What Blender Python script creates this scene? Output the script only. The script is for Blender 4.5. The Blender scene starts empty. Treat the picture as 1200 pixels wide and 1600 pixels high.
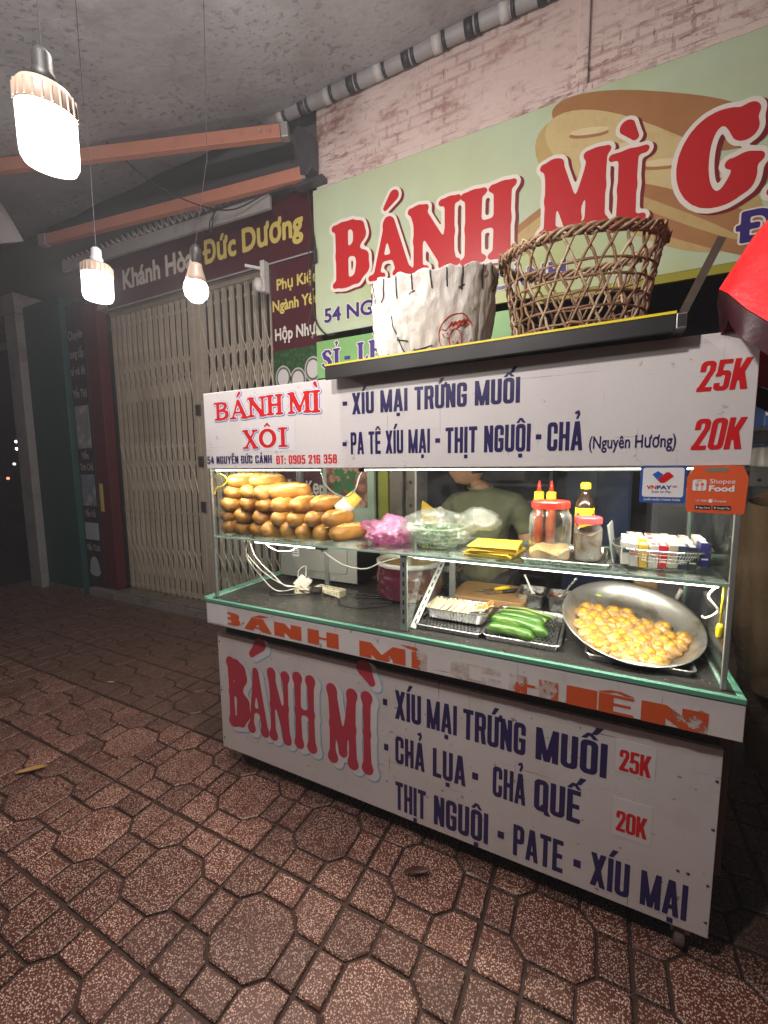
import bpy, bmesh, math, random
import numpy as np
from mathutils import Vector, Matrix, noise as mnoise
random.seed(7)
PI = math.pi
scene = bpy.context.scene
COL = scene.collection

# ------------------------------------------------------------ camera
cam_data = bpy.data.cameras.new("camera")
cam = bpy.data.objects.new("camera", cam_data)
COL.objects.link(cam)
cam_data.sensor_fit = 'VERTICAL'
cam_data.sensor_height = 36.0
cam_data.lens = 663.11 / 1600 * 36
cam_data.clip_start = 0.02
cam_data.clip_end = 400
CAM = Vector((1.35562, -1.35046, 1.5))
_r = Vector((0.89277087, 0.45041281, -0.00940637))
_u = Vector((-0.04139547, 0.10280589, 0.99383971))
_f = Vector((-0.44860516, 0.88688176, -0.11042716))
mw = Matrix((( _r.x, _u.x, -_f.x, CAM.x), (_r.y, _u.y, -_f.y, CAM.y), (_r.z, _u.z, -_f.z, CAM.z), (0, 0, 0, 1)))
cam.matrix_world = mw
scene.camera = cam

# ------------------------------------------------------------ night sky, faint moon, exposure
SUN_EL, SUN_AZ = math.radians(-4), math.radians(200)
world = bpy.data.worlds.new("World")
scene.world = world
world.use_nodes = True
wn = world.node_tree
bg = wn.nodes.get("Background") or wn.nodes.new("ShaderNodeBackground")
sky = wn.nodes.new("ShaderNodeTexSky")
sky.sky_type = 'NISHITA'
sky.sun_disc = False
sky.sun_elevation = SUN_EL
sky.sun_rotation = SUN_AZ
wn.links.new(sky.outputs[0], bg.inputs[0])
bg.inputs[1].default_value = 0.12
scene.view_settings.view_transform = 'Standard'
scene.view_settings.look = 'None'
scene.view_settings.gamma = 1
scene.view_settings.use_curve_mapping = False
scene.view_settings.exposure = 1.82
scene.cycles.max_bounces = 10
scene.cycles.transparent_max_bounces = 24
scene.cycles.caustics_reflective = False
scene.cycles.caustics_refractive = False
scene.cycles.sample_clamp_indirect = 4.0
BULB_W = 1.0       # scales the hanging bulbs
HAZE_D = .009
LED_W = .84        # scales the LED strips in the cart
def lamp(name, kind, energy, col, parent, loc, rot=None, **kw):
    d = bpy.data.lights.new(name, kind)
    d.energy = energy; d.color = col
    for k, v in kw.items(): setattr(d, k, v)
    o = bpy.data.objects.new(name, d); COL.objects.link(o)
    o.parent = parent
    o.location = Vector(loc) - ORG[parent.name]
    if rot: o.rotation_euler = rot
    return o

# ------------------------------------------------------------ materials
def lin(c):
    return tuple(((v / 12.92) if v <= .04045 else ((v + .055) / 1.055) ** 2.4) for v in c)

class NT:
    def __init__(s, name):
        s.mat = bpy.data.materials.new(name)
        s.mat.use_nodes = True
        s.t = s.mat.node_tree
        s.p = s.t.nodes.get("Principled BSDF")
        s.out = s.t.nodes.get("Material Output")
        s._co = None
    def n(s, typ, ins=None, **kw):
        nd = s.t.nodes.new(typ)
        for k, v in kw.items():
            setattr(nd, k, v)
        for k, v in (ins or {}).items():
            if hasattr(v, 'is_output') or isinstance(v, bpy.types.NodeSocket):
                s.t.links.new(v, nd.inputs[k])
            else:
                nd.inputs[k].default_value = v
        return nd
    def link(s, a, b):
        s.t.links.new(a, b)
    def co(s):
        if s._co is None:
            s._co = s.n("ShaderNodeTexCoord").outputs['Object']
        return s._co
    def mapped(s, scale=(1, 1, 1), rot=(0, 0, 0), loc=(0, 0, 0)):
        return s.n("ShaderNodeMapping", {'Vector': s.co(), 'Scale': scale, 'Rotation': rot, 'Location': loc}).outputs[0]
    def noise(s, scale, detail=4, rough=.6, vec=None):
        return s.n("ShaderNodeTexNoise", {'Vector': vec or s.co(), 'Scale': scale, 'Detail': detail, 'Roughness': rough}).outputs[0]
    def ramp(s, fac, stops, interp='LINEAR'):
        nd = s.n("ShaderNodeValToRGB", {'Fac': fac})
        cr = nd.color_ramp
        cr.interpolation = interp
        while len(cr.elements) < len(stops):
            cr.elements.new(.5)
        for e, (p, c) in zip(cr.elements, stops):
            e.position = p
            e.color = (*c, 1) if len(c) == 3 else c
        return nd.outputs[0]
    def mix(s, fac, a, b, mode='MIX'):
        nd = s.t.nodes.new("ShaderNodeMix")
        nd.data_type = 'RGBA'
        nd.blend_type = mode
        nd.clamp_factor = True
        for key, v in ((0, fac), (6, a), (7, b)):
            if isinstance(v, bpy.types.NodeSocket):
                s.t.links.new(v, nd.inputs[key])
            else:
                nd.inputs[key].default_value = v if key == 0 else ((*v, 1) if len(v) == 3 else v)
        return nd.outputs[2]
    def math(s, op, a, b=0.0):
        nd = s.t.nodes.new("ShaderNodeMath")
        nd.operation = op
        for i, v in enumerate((a, b)):
            if isinstance(v, bpy.types.NodeSocket):
                s.t.links.new(v, nd.inputs[i])
            else:
                nd.inputs[i].default_value = v
        return nd.outputs[0]
    def bump(s, h, strength=.3, dist=.01):
        b = s.n("ShaderNodeBump", {'Height': h, 'Strength': strength, 'Distance': dist})
        s.link(b.outputs[0], s.p.inputs['Normal'])
    def base(s, v):
        if isinstance(v, bpy.types.NodeSocket):
            s.link(v, s.p.inputs['Base Color'])
        else:
            s.p.inputs['Base Color'].default_value = (*v, 1)
    def setp(s, **kw):
        for k, v in kw.items():
            s.p.inputs[k.replace('_', ' ')].default_value = v

def mat(name, col, rough=.5, metal=0, var=.18, scale=6, bump=0, bscale=90, dirt=None, objvar=0, coat=0, sss=0, trans=0):
    """Principled surface: base colour with a noise variation, optional dirt patches, fine relief."""
    m = NT(name)
    a = tuple(c * (1 - var) for c in col)
    b = tuple(min(1, c * (1 + var)) for c in col)
    c = m.mix(m.noise(scale, 6), a, b)
    if objvar:
        oi = m.n("ShaderNodeObjectInfo").outputs['Random']
        hv = m.n("ShaderNodeHueSaturation", {'Color': c, 'Value': m.math('ADD', m.math('MULTIPLY', oi, objvar), 1 - objvar / 2)})
        c = hv.outputs[0]
    if dirt:
        dc, ds, th, amt = dirt
        f = m.ramp(m.noise(ds, 8, .65), [(th, (0, 0, 0)), (min(1, th + .16), (amt,) * 3)])
        c = m.mix(f, c, dc)
    m.base(c)
    m.setp(Roughness=rough, Metallic=metal)
    rr = m.noise(scale * 2.3, 5)
    m.link(m.math('ADD', m.math('MULTIPLY', rr, .24), max(.02, rough - .12)), m.p.inputs['Roughness'])
    if coat: m.setp(Coat_Weight=coat, Coat_Roughness=.12)
    if sss:
        m.setp(Subsurface_Weight=sss, Subsurface_Scale=.01)
        m.p.inputs['Subsurface Radius'].default_value = (1, .4, .2)
    if trans: m.setp(Transmission_Weight=trans)
    if bump: m.bump(m.noise(bscale, 5), bump, .004)
    return m.mat

def flat(name, col, rough=.45):
    return mat(name, col, rough, var=.06, scale=14)

def emit(name, col, strength, keep=(1, 1, 1)):
    m = NT(name)
    m.base(keep)
    m.p.inputs['Emission Color'].default_value = (*col, 1)
    m.p.inputs['Emission Strength'].default_value = strength
    return m.mat

def frosted(name, col, strength):
    """Lit frosted bulb glass: glows itself and lets the lamp inside shine through."""
    m = NT(name)
    em = m.n("ShaderNodeEmission", {'Color': (*col, 1), 'Strength': strength})
    tr = m.n("ShaderNodeBsdfTransparent")
    lw = m.n("ShaderNodeLayerWeight", {'Blend': .35}).outputs['Facing']
    dim = m.n("ShaderNodeEmission", {'Color': (*(c * .62 for c in col), 1), 'Strength': strength * .45})
    e2 = m.n("ShaderNodeMixShader", {0: m.math('POWER', lw, 2.0), 1: em.outputs[0], 2: dim.outputs[0]})
    mx = m.n("ShaderNodeMixShader", {0: .5, 1: e2.outputs[0], 2: tr.outputs[0]})
    m.link(mx.outputs[0], m.out.inputs[0])
    return m.mat

def thin_ior(m, ior):
    """Same index from both sides, so a thin sheet never shows total reflection."""
    bf = m.n("ShaderNodeNewGeometry").outputs['Backfacing']
    return m.math('SUBTRACT', ior, m.math('MULTIPLY', bf, ior - 1 / ior))

def film(name, tint, gloss=.1, alpha=.1, rough=.05, bump=0, bscale=30, streak=0):
    """Thin clear sheet: transparent with a Fresnel sheen and a little surface dust."""
    m = NT(name)
    tr = m.n("ShaderNodeBsdfTransparent", {'Color': (*tint, 1)})
    gl = m.n("ShaderNodeBsdfGlossy", {'Color': (1, 1, 1, 1), 'Roughness': rough})
    df = m.n("ShaderNodeBsdfDiffuse", {'Color': (.75, .78, .76, 1)})
    fr = m.n("ShaderNodeFresnel", {'IOR': thin_ior(m, 1.45)})
    dust = m.ramp(m.noise(streak or 9, 8, .7), [(.45, (0, 0, 0)), (.75, (alpha,) * 3)])
    if bump:
        bp = m.n("ShaderNodeBump", {'Height': m.noise(bscale, 4), 'Strength': bump, 'Distance': .01}).outputs[0]
        m.link(bp, gl.inputs['Normal']); m.link(bp, fr.inputs['Normal'])
    mx = m.n("ShaderNodeMixShader", {0: m.math('ADD', m.math('MULTIPLY', fr.outputs[0], .9), gloss), 1: tr.outputs[0], 2: gl.outputs[0]})
    mx2 = m.n("ShaderNodeMixShader", {0: dust, 1: mx.outputs[0], 2: df.outputs[0]})
    m.link(mx2.outputs[0], m.out.inputs[0])
    return m.mat

# ------------------------------------------------------------ mesh builder
ORG = {}
def tag(o, label=None, cat=None, group=None, kind=None):
    if label: o['label'] = label
    if cat: o['category'] = cat
    if group: o['group'] = group
    if kind: o['kind'] = kind
    return o

def thing(name, label, cat, loc, group=None):
    o = bpy.data.objects.new(name, None)
    COL.objects.link(o)
    o.location = loc
    o.empty_display_size = .05
    ORG[o.name] = Vector(loc)
    return tag(o, label, cat, group)

class MB:
    def __init__(s):
        s.v = []; s.f = []
    def add(s, vs, fs):
        k = len(s.v)
        s.v += [tuple(v) for v in vs]
        s.f += [tuple(i + k for i in f) for f in fs]
        return s
    def box(s, x0, x1, y0, y1, z0, z1):
        vs = [(x, y, z) for z in (z0, z1) for y in (y0, y1) for x in (x0, x1)]
        return s.add(vs, [(0, 2, 3, 1), (4, 5, 7, 6), (0, 1, 5, 4), (2, 6, 7, 3), (0, 4, 6, 2), (1, 3, 7, 5)])
    def bar(s, p, q, w, h, up=(0, 0, 1)):
        p, q = Vector(p), Vector(q)
        d = (q - p).normalized()
        a = d.cross(Vector(up))
        if a.length < 1e-4: a = d.cross(Vector((1, 0, 0)))
        a.normalize(); b = a.cross(d).normalized()
        vs = []
        for c in (p, q):
            for i, j in ((-1, -1), (1, -1), (1, 1), (-1, 1)):
                vs.append(c + a * (i * w / 2) + b * (j * h / 2))
        return s.add(vs, [(0, 1, 2, 3), (7, 6, 5, 4), (0, 4, 5, 1), (1, 5, 6, 2), (2, 6, 7, 3), (3, 7, 4, 0)])
    def tube(s, pts, r, n=6, closed=False):
        pts = [Vector(p) for p in pts]
        m = len(pts)
        rs = r if isinstance(r, (list, tuple)) else [r] * m
        up = None
        rings = []
        for i, p in enumerate(pts):
            if closed: t = pts[(i + 1) % m] - pts[i - 1]
            else: t = pts[min(i + 1, m - 1)] - pts[max(i - 1, 0)]
            if t.length < 1e-9: t = Vector((0, 0, 1))
            t.normalize()
            if up is None:
                up = Vector((0, 0, 1)) if abs(t.z) < .9 else Vector((1, 0, 0))
            a = t.cross(up)
            if a.length < 1e-4: a = t.orthogonal()
            a.normalize(); b = a.cross(t).normalized(); up = b
            rings.append([p + a * (math.cos(2 * PI * k / n) * rs[i]) + b * (math.sin(2 * PI * k / n) * rs[i]) for k in range(n)])
        vs = [v for ring in rings for v in ring]
        fs = []
        for i in range(m if closed else m - 1):
            j = (i + 1) % m
            for k in range(n):
                fs.append((i * n + k, i * n + (k + 1) % n, j * n + (k + 1) % n, j * n + k))
        if not closed:
            fs += [tuple(range(n))[::-1], tuple((m - 1) * n + k for k in range(n))]
        return s.add(vs, fs)
    def lathe(s, prof, c, n=24, M=None, caps=(True, True), sx=1, sy=1):
        vs = []
        for r, z in prof:
            for k in range(n):
                v = Vector((math.cos(2 * PI * k / n) * r * sx, math.sin(2 * PI * k / n) * r * sy, z))
                if M is not None: v = M @ v
                vs.append(Vector(c) + v)
        fs = []
        for i in range(len(prof) - 1):
            for k in range(n):
                fs.append((i * n + k, i * n + (k + 1) % n, (i + 1) * n + (k + 1) % n, (i + 1) * n + k))
        if caps[0]: fs.append(tuple(range(n))[::-1])
        if caps[1]: fs.append(tuple((len(prof) - 1) * n + k for k in range(n)))
        return s.add(vs, fs)
    def grid(s, fn, nu, nv, wrap=False):
        vs = [fn(i / nu, j / nv) for j in range(nv + 1) for i in range(nu + (0 if wrap else 1))]
        w = nu + (0 if wrap else 1)
        fs = []
        for j in range(nv):
            for i in range(nu):
                i2 = (i + 1) % w
                fs.append((j * w + i, j * w + i2, (j + 1) * w + i2, (j + 1) * w + i))
        return s.add(vs, fs)
    def sheet(s, pts, y):                    # flat print in an x,z plane, facing -y
        return s.add([(x, y, z) for x, z in pts], [tuple(range(len(pts)))])
    def prism(s, pts, y0, y1):               # x,z outline with thickness in y
        n = len(pts)
        vs = [(x, y0, z) for x, z in pts] + [(x, y1, z) for x, z in pts]
        return s.add(vs, [tuple(range(n)), tuple(range(2 * n - 1, n - 1, -1))] + [(i, i + n, (i + 1) % n + n, (i + 1) % n) for i in range(n)])
    def slab(s, pts, z0, z1):                # x,y outline with thickness in z
        n = len(pts)
        vs = [(x, y, z0) for x, y in pts] + [(x, y, z1) for x, y in pts]
        return s.add(vs, [tuple(range(n - 1, -1, -1)), tuple(range(n, 2 * n))] + [(i, (i + 1) % n, (i + 1) % n + n, i + n) for i in range(n)])
    def mesh(s, name, mt, org=(0, 0, 0), smooth=False, fix=True):
        me = bpy.data.meshes.new(name)
        o = Vector(org)
        me.from_pydata([Vector(v) - o for v in s.v], [], s.f)
        if fix and len(s.f) > 1:
            bm = bmesh.new(); bm.from_mesh(me)
            bmesh.ops.recalc_face_normals(bm, faces=bm.faces)
            bm.to_mesh(me); bm.free()
        me.materials.append(mt)
        if smooth:
            me.shade_smooth()
        me.update()
        return me
    def build(s, name, mt, parent=None, org=None, smooth=False, bevel=0, sub=0, fix=True, auto=None):
        if parent is not None: o_ = ORG[parent.name]
        else: o_ = Vector(org) if org is not None else Vector((0, 0, 0))
        me = s.mesh(name, mt, o_, smooth, fix)
        ob = bpy.data.objects.new(name, me)
        COL.objects.link(ob)
        if parent is not None: ob.parent = parent
        else: ob.location = o_
        ORG[ob.name] = o_
        if bevel:
            b = ob.modifiers.new('bevel', 'BEVEL'); b.width = bevel; b.segments = 2; b.limit_method = 'ANGLE'; b.angle_limit = .6
            if hasattr(b, 'harden_normals'): b.harden_normals = False
        if sub:
            m_ = ob.modifiers.new('sub', 'SUBSURF'); m_.levels = sub; m_.render_levels = sub
        return ob

def clone(root, loc, label=None, rot=None, scale=None):
    """Copy of a thing with its parts and sub-parts; meshes are shared."""
    r = root.copy(); COL.objects.link(r); r.location = loc
    if rot is not None: r.rotation_euler = rot
    if scale is not None: r.scale = scale
    if label: r['label'] = label
    ORG[r.name] = Vector(loc)
    for ch in list(root.children):
        c = ch.copy(); COL.objects.link(c); c.parent = r
        for g in list(ch.children):
            d = g.copy(); COL.objects.link(d); d.parent = c
    return r

# ------------------------------------------------------------ lettering
def curve_mesh(body, off=0.0, size=1.0, res=3, shear=0.0, space=1.0):
    """Built-in font outlines as flat faces; off thickens the strokes."""
    cu = bpy.data.curves.new("lettering", 'FONT')
    cu.body = body; cu.size = size; cu.resolution_u = res; cu.shear = shear
    cu.space_character = space
    cu.fill_mode = 'NONE'
    ob = bpy.data.objects.new("lettering", cu)
    COL.objects.link(ob)
    dg = bpy.context.evaluated_depsgraph_get(); dg.update()
    me = bpy.data.meshes.new_from_object(ob.evaluated_get(dg))
    vs = np.array([(v.co.x, v.co.y) for v in me.vertices])
    es = np.array([tuple(e.vertices) for e in me.edges])
    bpy.data.objects.remove(ob); bpy.data.curves.remove(cu); bpy.data.meshes.remove(me)
    h = CAP / 19.0
    xs = np.arange(vs[:, 0].min() - off - h * 2, vs[:, 0].max() + off + h * 3, h * .8)
    ys = np.arange(vs[:, 1].min() - off - h * 2, vs[:, 1].max() + off + h * 3, h)
    X, Y = np.meshgrid(xs, ys)
    dist = np.full(X.shape, 9.0); wind = np.zeros(X.shape)
    for a, b in es:
        (x0, y0), (x1, y1) = vs[a], vs[b]
        dx, dy = x1 - x0, y1 - y0
        L = dx * dx + dy * dy
        if L < 1e-14: continue
        lo, hi = np.searchsorted(xs, min(x0, x1) - .2), np.searchsorted(xs, max(x0, x1) + .2)
        xx, yy = X[:, lo:hi], Y[:, lo:hi]
        t = np.clip(((xx - x0) * dx + (yy - y0) * dy) / L, 0, 1)
        dist[:, lo:hi] = np.minimum(dist[:, lo:hi], np.hypot(xx - x0 - t * dx, yy - y0 - t * dy))
        # winding by rays along +y
        lo2, hi2 = np.searchsorted(xs, min(x0, x1)), np.searchsorted(xs, max(x0, x1))
        if hi2 > lo2:
            yc = y0 + (X[:, lo2:hi2] - x0) / dx * dy
            wind[:, lo2:hi2] += np.where(yc > Y[:, lo2:hi2], 1.0 if dx > 0 else -1.0, 0.0)
    phi = np.where(np.abs(wind) > .5, -dist, dist)
    b = MB()
    level_mesh(b, phi, xs, ys, off + 1e-6, lambda u: u, lambda w: w, 0.0)
    return [(v[0], v[2]) for v in b.v], b.f
CAP = .729

def text(body, x0, x1, z0, cap, y, mt, parent=None, bold=.03, shear=0, org=None, name="lettering", outline=None, slope=0, space=1.0, refx=None):
    """Flat lettering facing -y: baseline z0, capital height cap, stretched to run from x0 to x1."""
    vs, fs = curve_mesh(body, bold, shear=shear, space=space)
    xa = min(v[0] for v in vs); xb = max(v[0] for v in vs)
    sx = (x1 - x0) / (xb - xa); sz = cap / CAP
    layers = [(vs, fs, mt, 0)]
    if outline: layers = [(*curve_mesh(body, bold + outline[0], shear=shear, space=space), outline[1], 0.0009)] + layers
    gaps = []
    if ' ' in body:
        iv = sorted((min(vs[i][0] for i in f), max(vs[i][0] for i in f)) for f in fs)
        end = iv[0][1]; cand = []
        for a, b_ in iv:
            if a > end: cand.append((a - end, (a + end) / 2))
            end = max(end, b_)
        gaps = sorted(c[1] for c in sorted(cand)[-body.count(' '):])
    for v2, f2, m_, dy in layers:
        words = [[] for _ in range(len(gaps) + 1)]
        for f in f2: words[sum(v2[f[0]][0] > g_ for g_ in gaps)].append(f)
        for w_ in words:
            b = MB()
            for f in w_: b.add([(x0 + (v2[i][0] - xa) * sx, y + dy, z0 + v2[i][1] * sz) for i in f], [tuple(range(len(f)))])
            ob = b.build(name, m_, parent, org, fix=False)
    return ob

def cap(P, x0, y0, x1, y1, r0, r1=None):
    r1 = r0 if r1 is None else r1
    X, Y = P
    dx, dy = x1 - x0, y1 - y0
    L = dx * dx + dy * dy
    t = np.clip(((X - x0) * dx + (Y - y0) * dy) / L, 0, 1) if L > 1e-12 else np.zeros_like(X)
    return np.hypot(X - x0 - t * dx, Y - y0 - t * dy) - (r0 + (r1 - r0) * t)

def smin(a, b, k):
    h = np.clip(.5 + .5 * (b - a) / k, 0, 1)
    return b + (a - b) * h - k * h * (1 - h)

GW = dict(B=.76, A=.88, N=.88, H=.86, M=1.12, I=.38, X=.86, O=.86, G=.92, S=.66, L=.66, E=.66)
def glyph(ch, acc, P, sx, T, t, style):
    """Signed distance of a soft slab-serif capital. T, t: thick and thin stroke radii."""
    K = .05
    prim = []
    def c(x0, y0, x1, y1, r0, r1=None): prim.append(cap(P, x0 * sx, y0, x1 * sx, y1, r0, r1))
    def path(pts): [c(a[0], a[1], b[0], b[1], a[2], b[2]) for a, b in zip(pts, pts[1:])]
    def serif(x, y, w=.13):
        if style == 'bone':
            c(x, y + (.05 if y < .5 else -.05), x, y + (.05 if y < .5 else -.05), T * 1.32)
        else:
            s_ = .052
            yy = y + s_ if y < .5 else y - s_
            c(x - w, yy, x + w, yy, s_)
    def stem(x, r):
        c(x, r, x, .5, r, r * (.8 if style == 'bone' else .95)); c(x, .5, x, 1 - r, r * (.8 if style == 'bone' else .95), r)
        serif(x, 0, .1 + r * .45); serif(x, 1, .1 + r * .45)
    if ch == 'I': stem(.19, T)
    elif ch == 'H':
        stem(.2, T); stem(.66, T); c(.2, .5, .66, .5, t)
    elif ch == 'N':
        stem(.16, t * 1.3); stem(.72, t * 1.3); c(.17, .88, .68, .12, T)
    elif ch == 'M':
        stem(.15, t * 1.3); c(.2, .9, .54, .16, T); c(.54, .14, .86, .9, t); stem(.92, T)
    elif ch == 'A':
        c(.4, .92, .15, .08, t); c(.42, .88, .7, .1, T * .9, T); c(.25, .33, .62, .33, t * .8)
        serif(.15, 0, .13); serif(.7, 0, .15)
    elif ch == 'B':
        stem(.19, T)
        path([(.2, .945, .055), (.42, .94, .06), (.54, .86, .1), (.56, .75, .11), (.48, .6, .07), (.28, .54, .05)])
        path([(.28, .52, .05), (.5, .5, .06), (.61, .39, .11), (.61, .24, .12), (.5, .09, .075), (.28, .055, .055), (.2, .055, .055)])
    elif ch == 'X':
        c(.2, .88, .66, .12, T); c(.66, .9, .2, .1, t)
        for x, y in ((.16, 0), (.7, 0), (.16, 1), (.7, 1)): serif(x, y, .13)
    elif ch == 'O':
        pts = []
        for k in range(29):
            a = 2 * PI * k / 28
            pts.append((.43 + .31 * math.cos(a), .5 + .43 * math.sin(a), t + (T - t) * abs(math.cos(a)) ** 1.5))
        path(pts)
    elif ch == 'G':
        pts = []
        for k in range(23):
            a = math.radians(35 + 290 * k / 22)
            pts.append((.44 + .3 * math.cos(a), .5 + .42 * math.sin(a), t + (T * 1.1 - t) * abs(math.cos(a)) ** 1.5))
        path(pts)
        c(.66, .74, .72, .9, .07, .09); c(.56, .42, .84, .42, .055); c(.72, .4, .7, .2, .1)
    elif ch == 'S':
        path([(.55, .78, .09), (.46, .92, .06), (.28, .92, .07), (.16, .78, .11), (.24, .6, .12), (.42, .48, .12), (.52, .3, .12), (.42, .1, .08), (.24, .07, .06), (.12, .2, .09)])
    elif ch == 'L':
        stem(.2, T); path([(.2, .06, .055), (.5, .06, .06), (.6, .24, .05)])
    elif ch == 'E':
        stem(.2, T); path([(.2, .945, .05), (.52, .945, .06), (.56, .76, .045)])
        path([(.2, .055, .05), (.52, .055, .06), (.6, .25, .045)]); c(.2, .5, .46, .5, t * .8); c(.46, .4, .46, .6, .04)
    d = prim[0]
    for q in prim[1:]: d = smin(d, q, K)
    cx = {'A': .42, 'I': .19, 'O': .43, 'E': .36}.get(ch, .4) * sx
    ac = []
    def ca(x0, y0, x1, y1, r0, r1=None): ac.append(cap(P, cx + x0, y0, cx + x1, y1, r0, r1))
    if acc == 'acute': ca(-.06, 1.14, .1, 1.3, .045, .095)
    if acc == 'grave': ca(.07, 1.15, -.03, 1.3, .05, .1)
    if acc == 'circ': ca(-.17, 1.13, 0, 1.27, .045, .06); ca(0, 1.27, .17, 1.13, .06, .045)
    if acc == 'hook':
        ca(-.08, 1.3, .02, 1.36, .04); ca(.02, 1.36, .08, 1.29, .045); ca(.08, 1.29, 0, 1.2, .045); ca(0, 1.2, 0, 1.13, .04)
    for q in ac: d = np.minimum(d, q)
    return d

def level_mesh(b, phi, xs, ys, lev, fx, fz, y):
    """Adds the region phi < lev as flat faces at depth y."""
    ny, nx = phi.shape
    ins = phi < lev
    for j in range(ny - 1):
        i = 0
        while i < nx - 1:
            q = (ins[j, i], ins[j, i + 1], ins[j + 1, i + 1], ins[j + 1, i])
            if all(q):
                k = i
                while k < nx - 1 and ins[j, k + 1] and ins[j + 1, k + 1]: k += 1
                b.add([(fx(xs[i]), y, fz(ys[j])), (fx(xs[k]), y, fz(ys[j])), (fx(xs[k]), y, fz(ys[j + 1])), (fx(xs[i]), y, fz(ys[j + 1]))], [(0, 1, 2, 3)])
                i = k
                continue
            if any(q):
                cs = [(xs[i], ys[j], phi[j, i]), (xs[i + 1], ys[j], phi[j, i + 1]), (xs[i + 1], ys[j + 1], phi[j + 1, i + 1]), (xs[i], ys[j + 1], phi[j + 1, i])]
                pl = []
                for a, c_ in zip(cs, cs[1:] + cs[:1]):
                    if a[2] < lev: pl.append((a[0], a[1]))
                    if (a[2] < lev) != (c_[2] < lev):
                        t_ = (lev - a[2]) / (c_[2] - a[2])
                        pl.append((a[0] + t_ * (c_[0] - a[0]), a[1] + t_ * (c_[1] - a[1])))
                if len(pl) >= 3:
                    b.add([(fx(px), y, fz(pz)) for px, pz in pl], [tuple(range(len(pl)))])
            i += 1

def serif_text(items, y, layers, parent, T=.125, t=.06, style='slab', h=.017, org=None, name="lettering"):
    """items: (letter, accent, x0, x1, z0, z1). layers: (grow, dx, dz, material, dy) back to front; grow, dx, dz in letter heights."""
    for li, (grow, dx, dz, mt, dy) in enumerate(layers):
        b = MB()
        for ii, (ch, acc, x0, x1, z0, z1) in enumerate(items):
            H = z1 - z0
            sx = (x1 - x0) / H / GW[ch]
            xs = np.arange(-.2, GW[ch] * sx + .2, h); ys = np.arange(-.14, 1.5 if acc else 1.14, h)
            P = np.meshgrid(xs, ys)
            phi = glyph(ch, acc, P, sx, T, t, style)
            level_mesh(b, phi, xs, ys, grow, lambda u: x0 + (u + dx) * H, lambda w: z0 + (w + dz) * H, y + dy + (ii % 2) * .00018)
        b.build(name, mt, parent, org, fix=False)

# ------------------------------------------------------------ heavy narrow capitals
import unicodedata
def _bx(P, x0, y0, x1, y1): return np.maximum(np.abs(P[0] - (x0 + x1) / 2) - (x1 - x0) / 2, np.abs(P[1] - (y0 + y1) / 2) - (y1 - y0) / 2)
def _rr(P, x0, y0, x1, y1, r):
    qx = np.abs(P[0] - (x0 + x1) / 2) - (x1 - x0) / 2 + r; qy = np.abs(P[1] - (y0 + y1) / 2) - (y1 - y0) / 2 + r
    return np.hypot(np.maximum(qx, 0), np.maximum(qy, 0)) + np.minimum(np.maximum(qx, qy), 0) - r
def _pa(P, a0, a1, b0, b1, y0, y1):
    t = (P[1] - y0) / (y1 - y0)
    return np.maximum(np.maximum(a0 + (b0 - a0) * t - P[0], P[0] - a1 - (b1 - a1) * t), np.maximum(y0 - P[1], P[1] - y1))
BLW = dict(M=.6, A=.47, I=.145, X=.46, K=.46, T=.40, L=.36, E=.37, Y=.46, Q=.42)
BLW.update({' ': .2, '-': .3, ':': .15, '1': .3})
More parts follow.
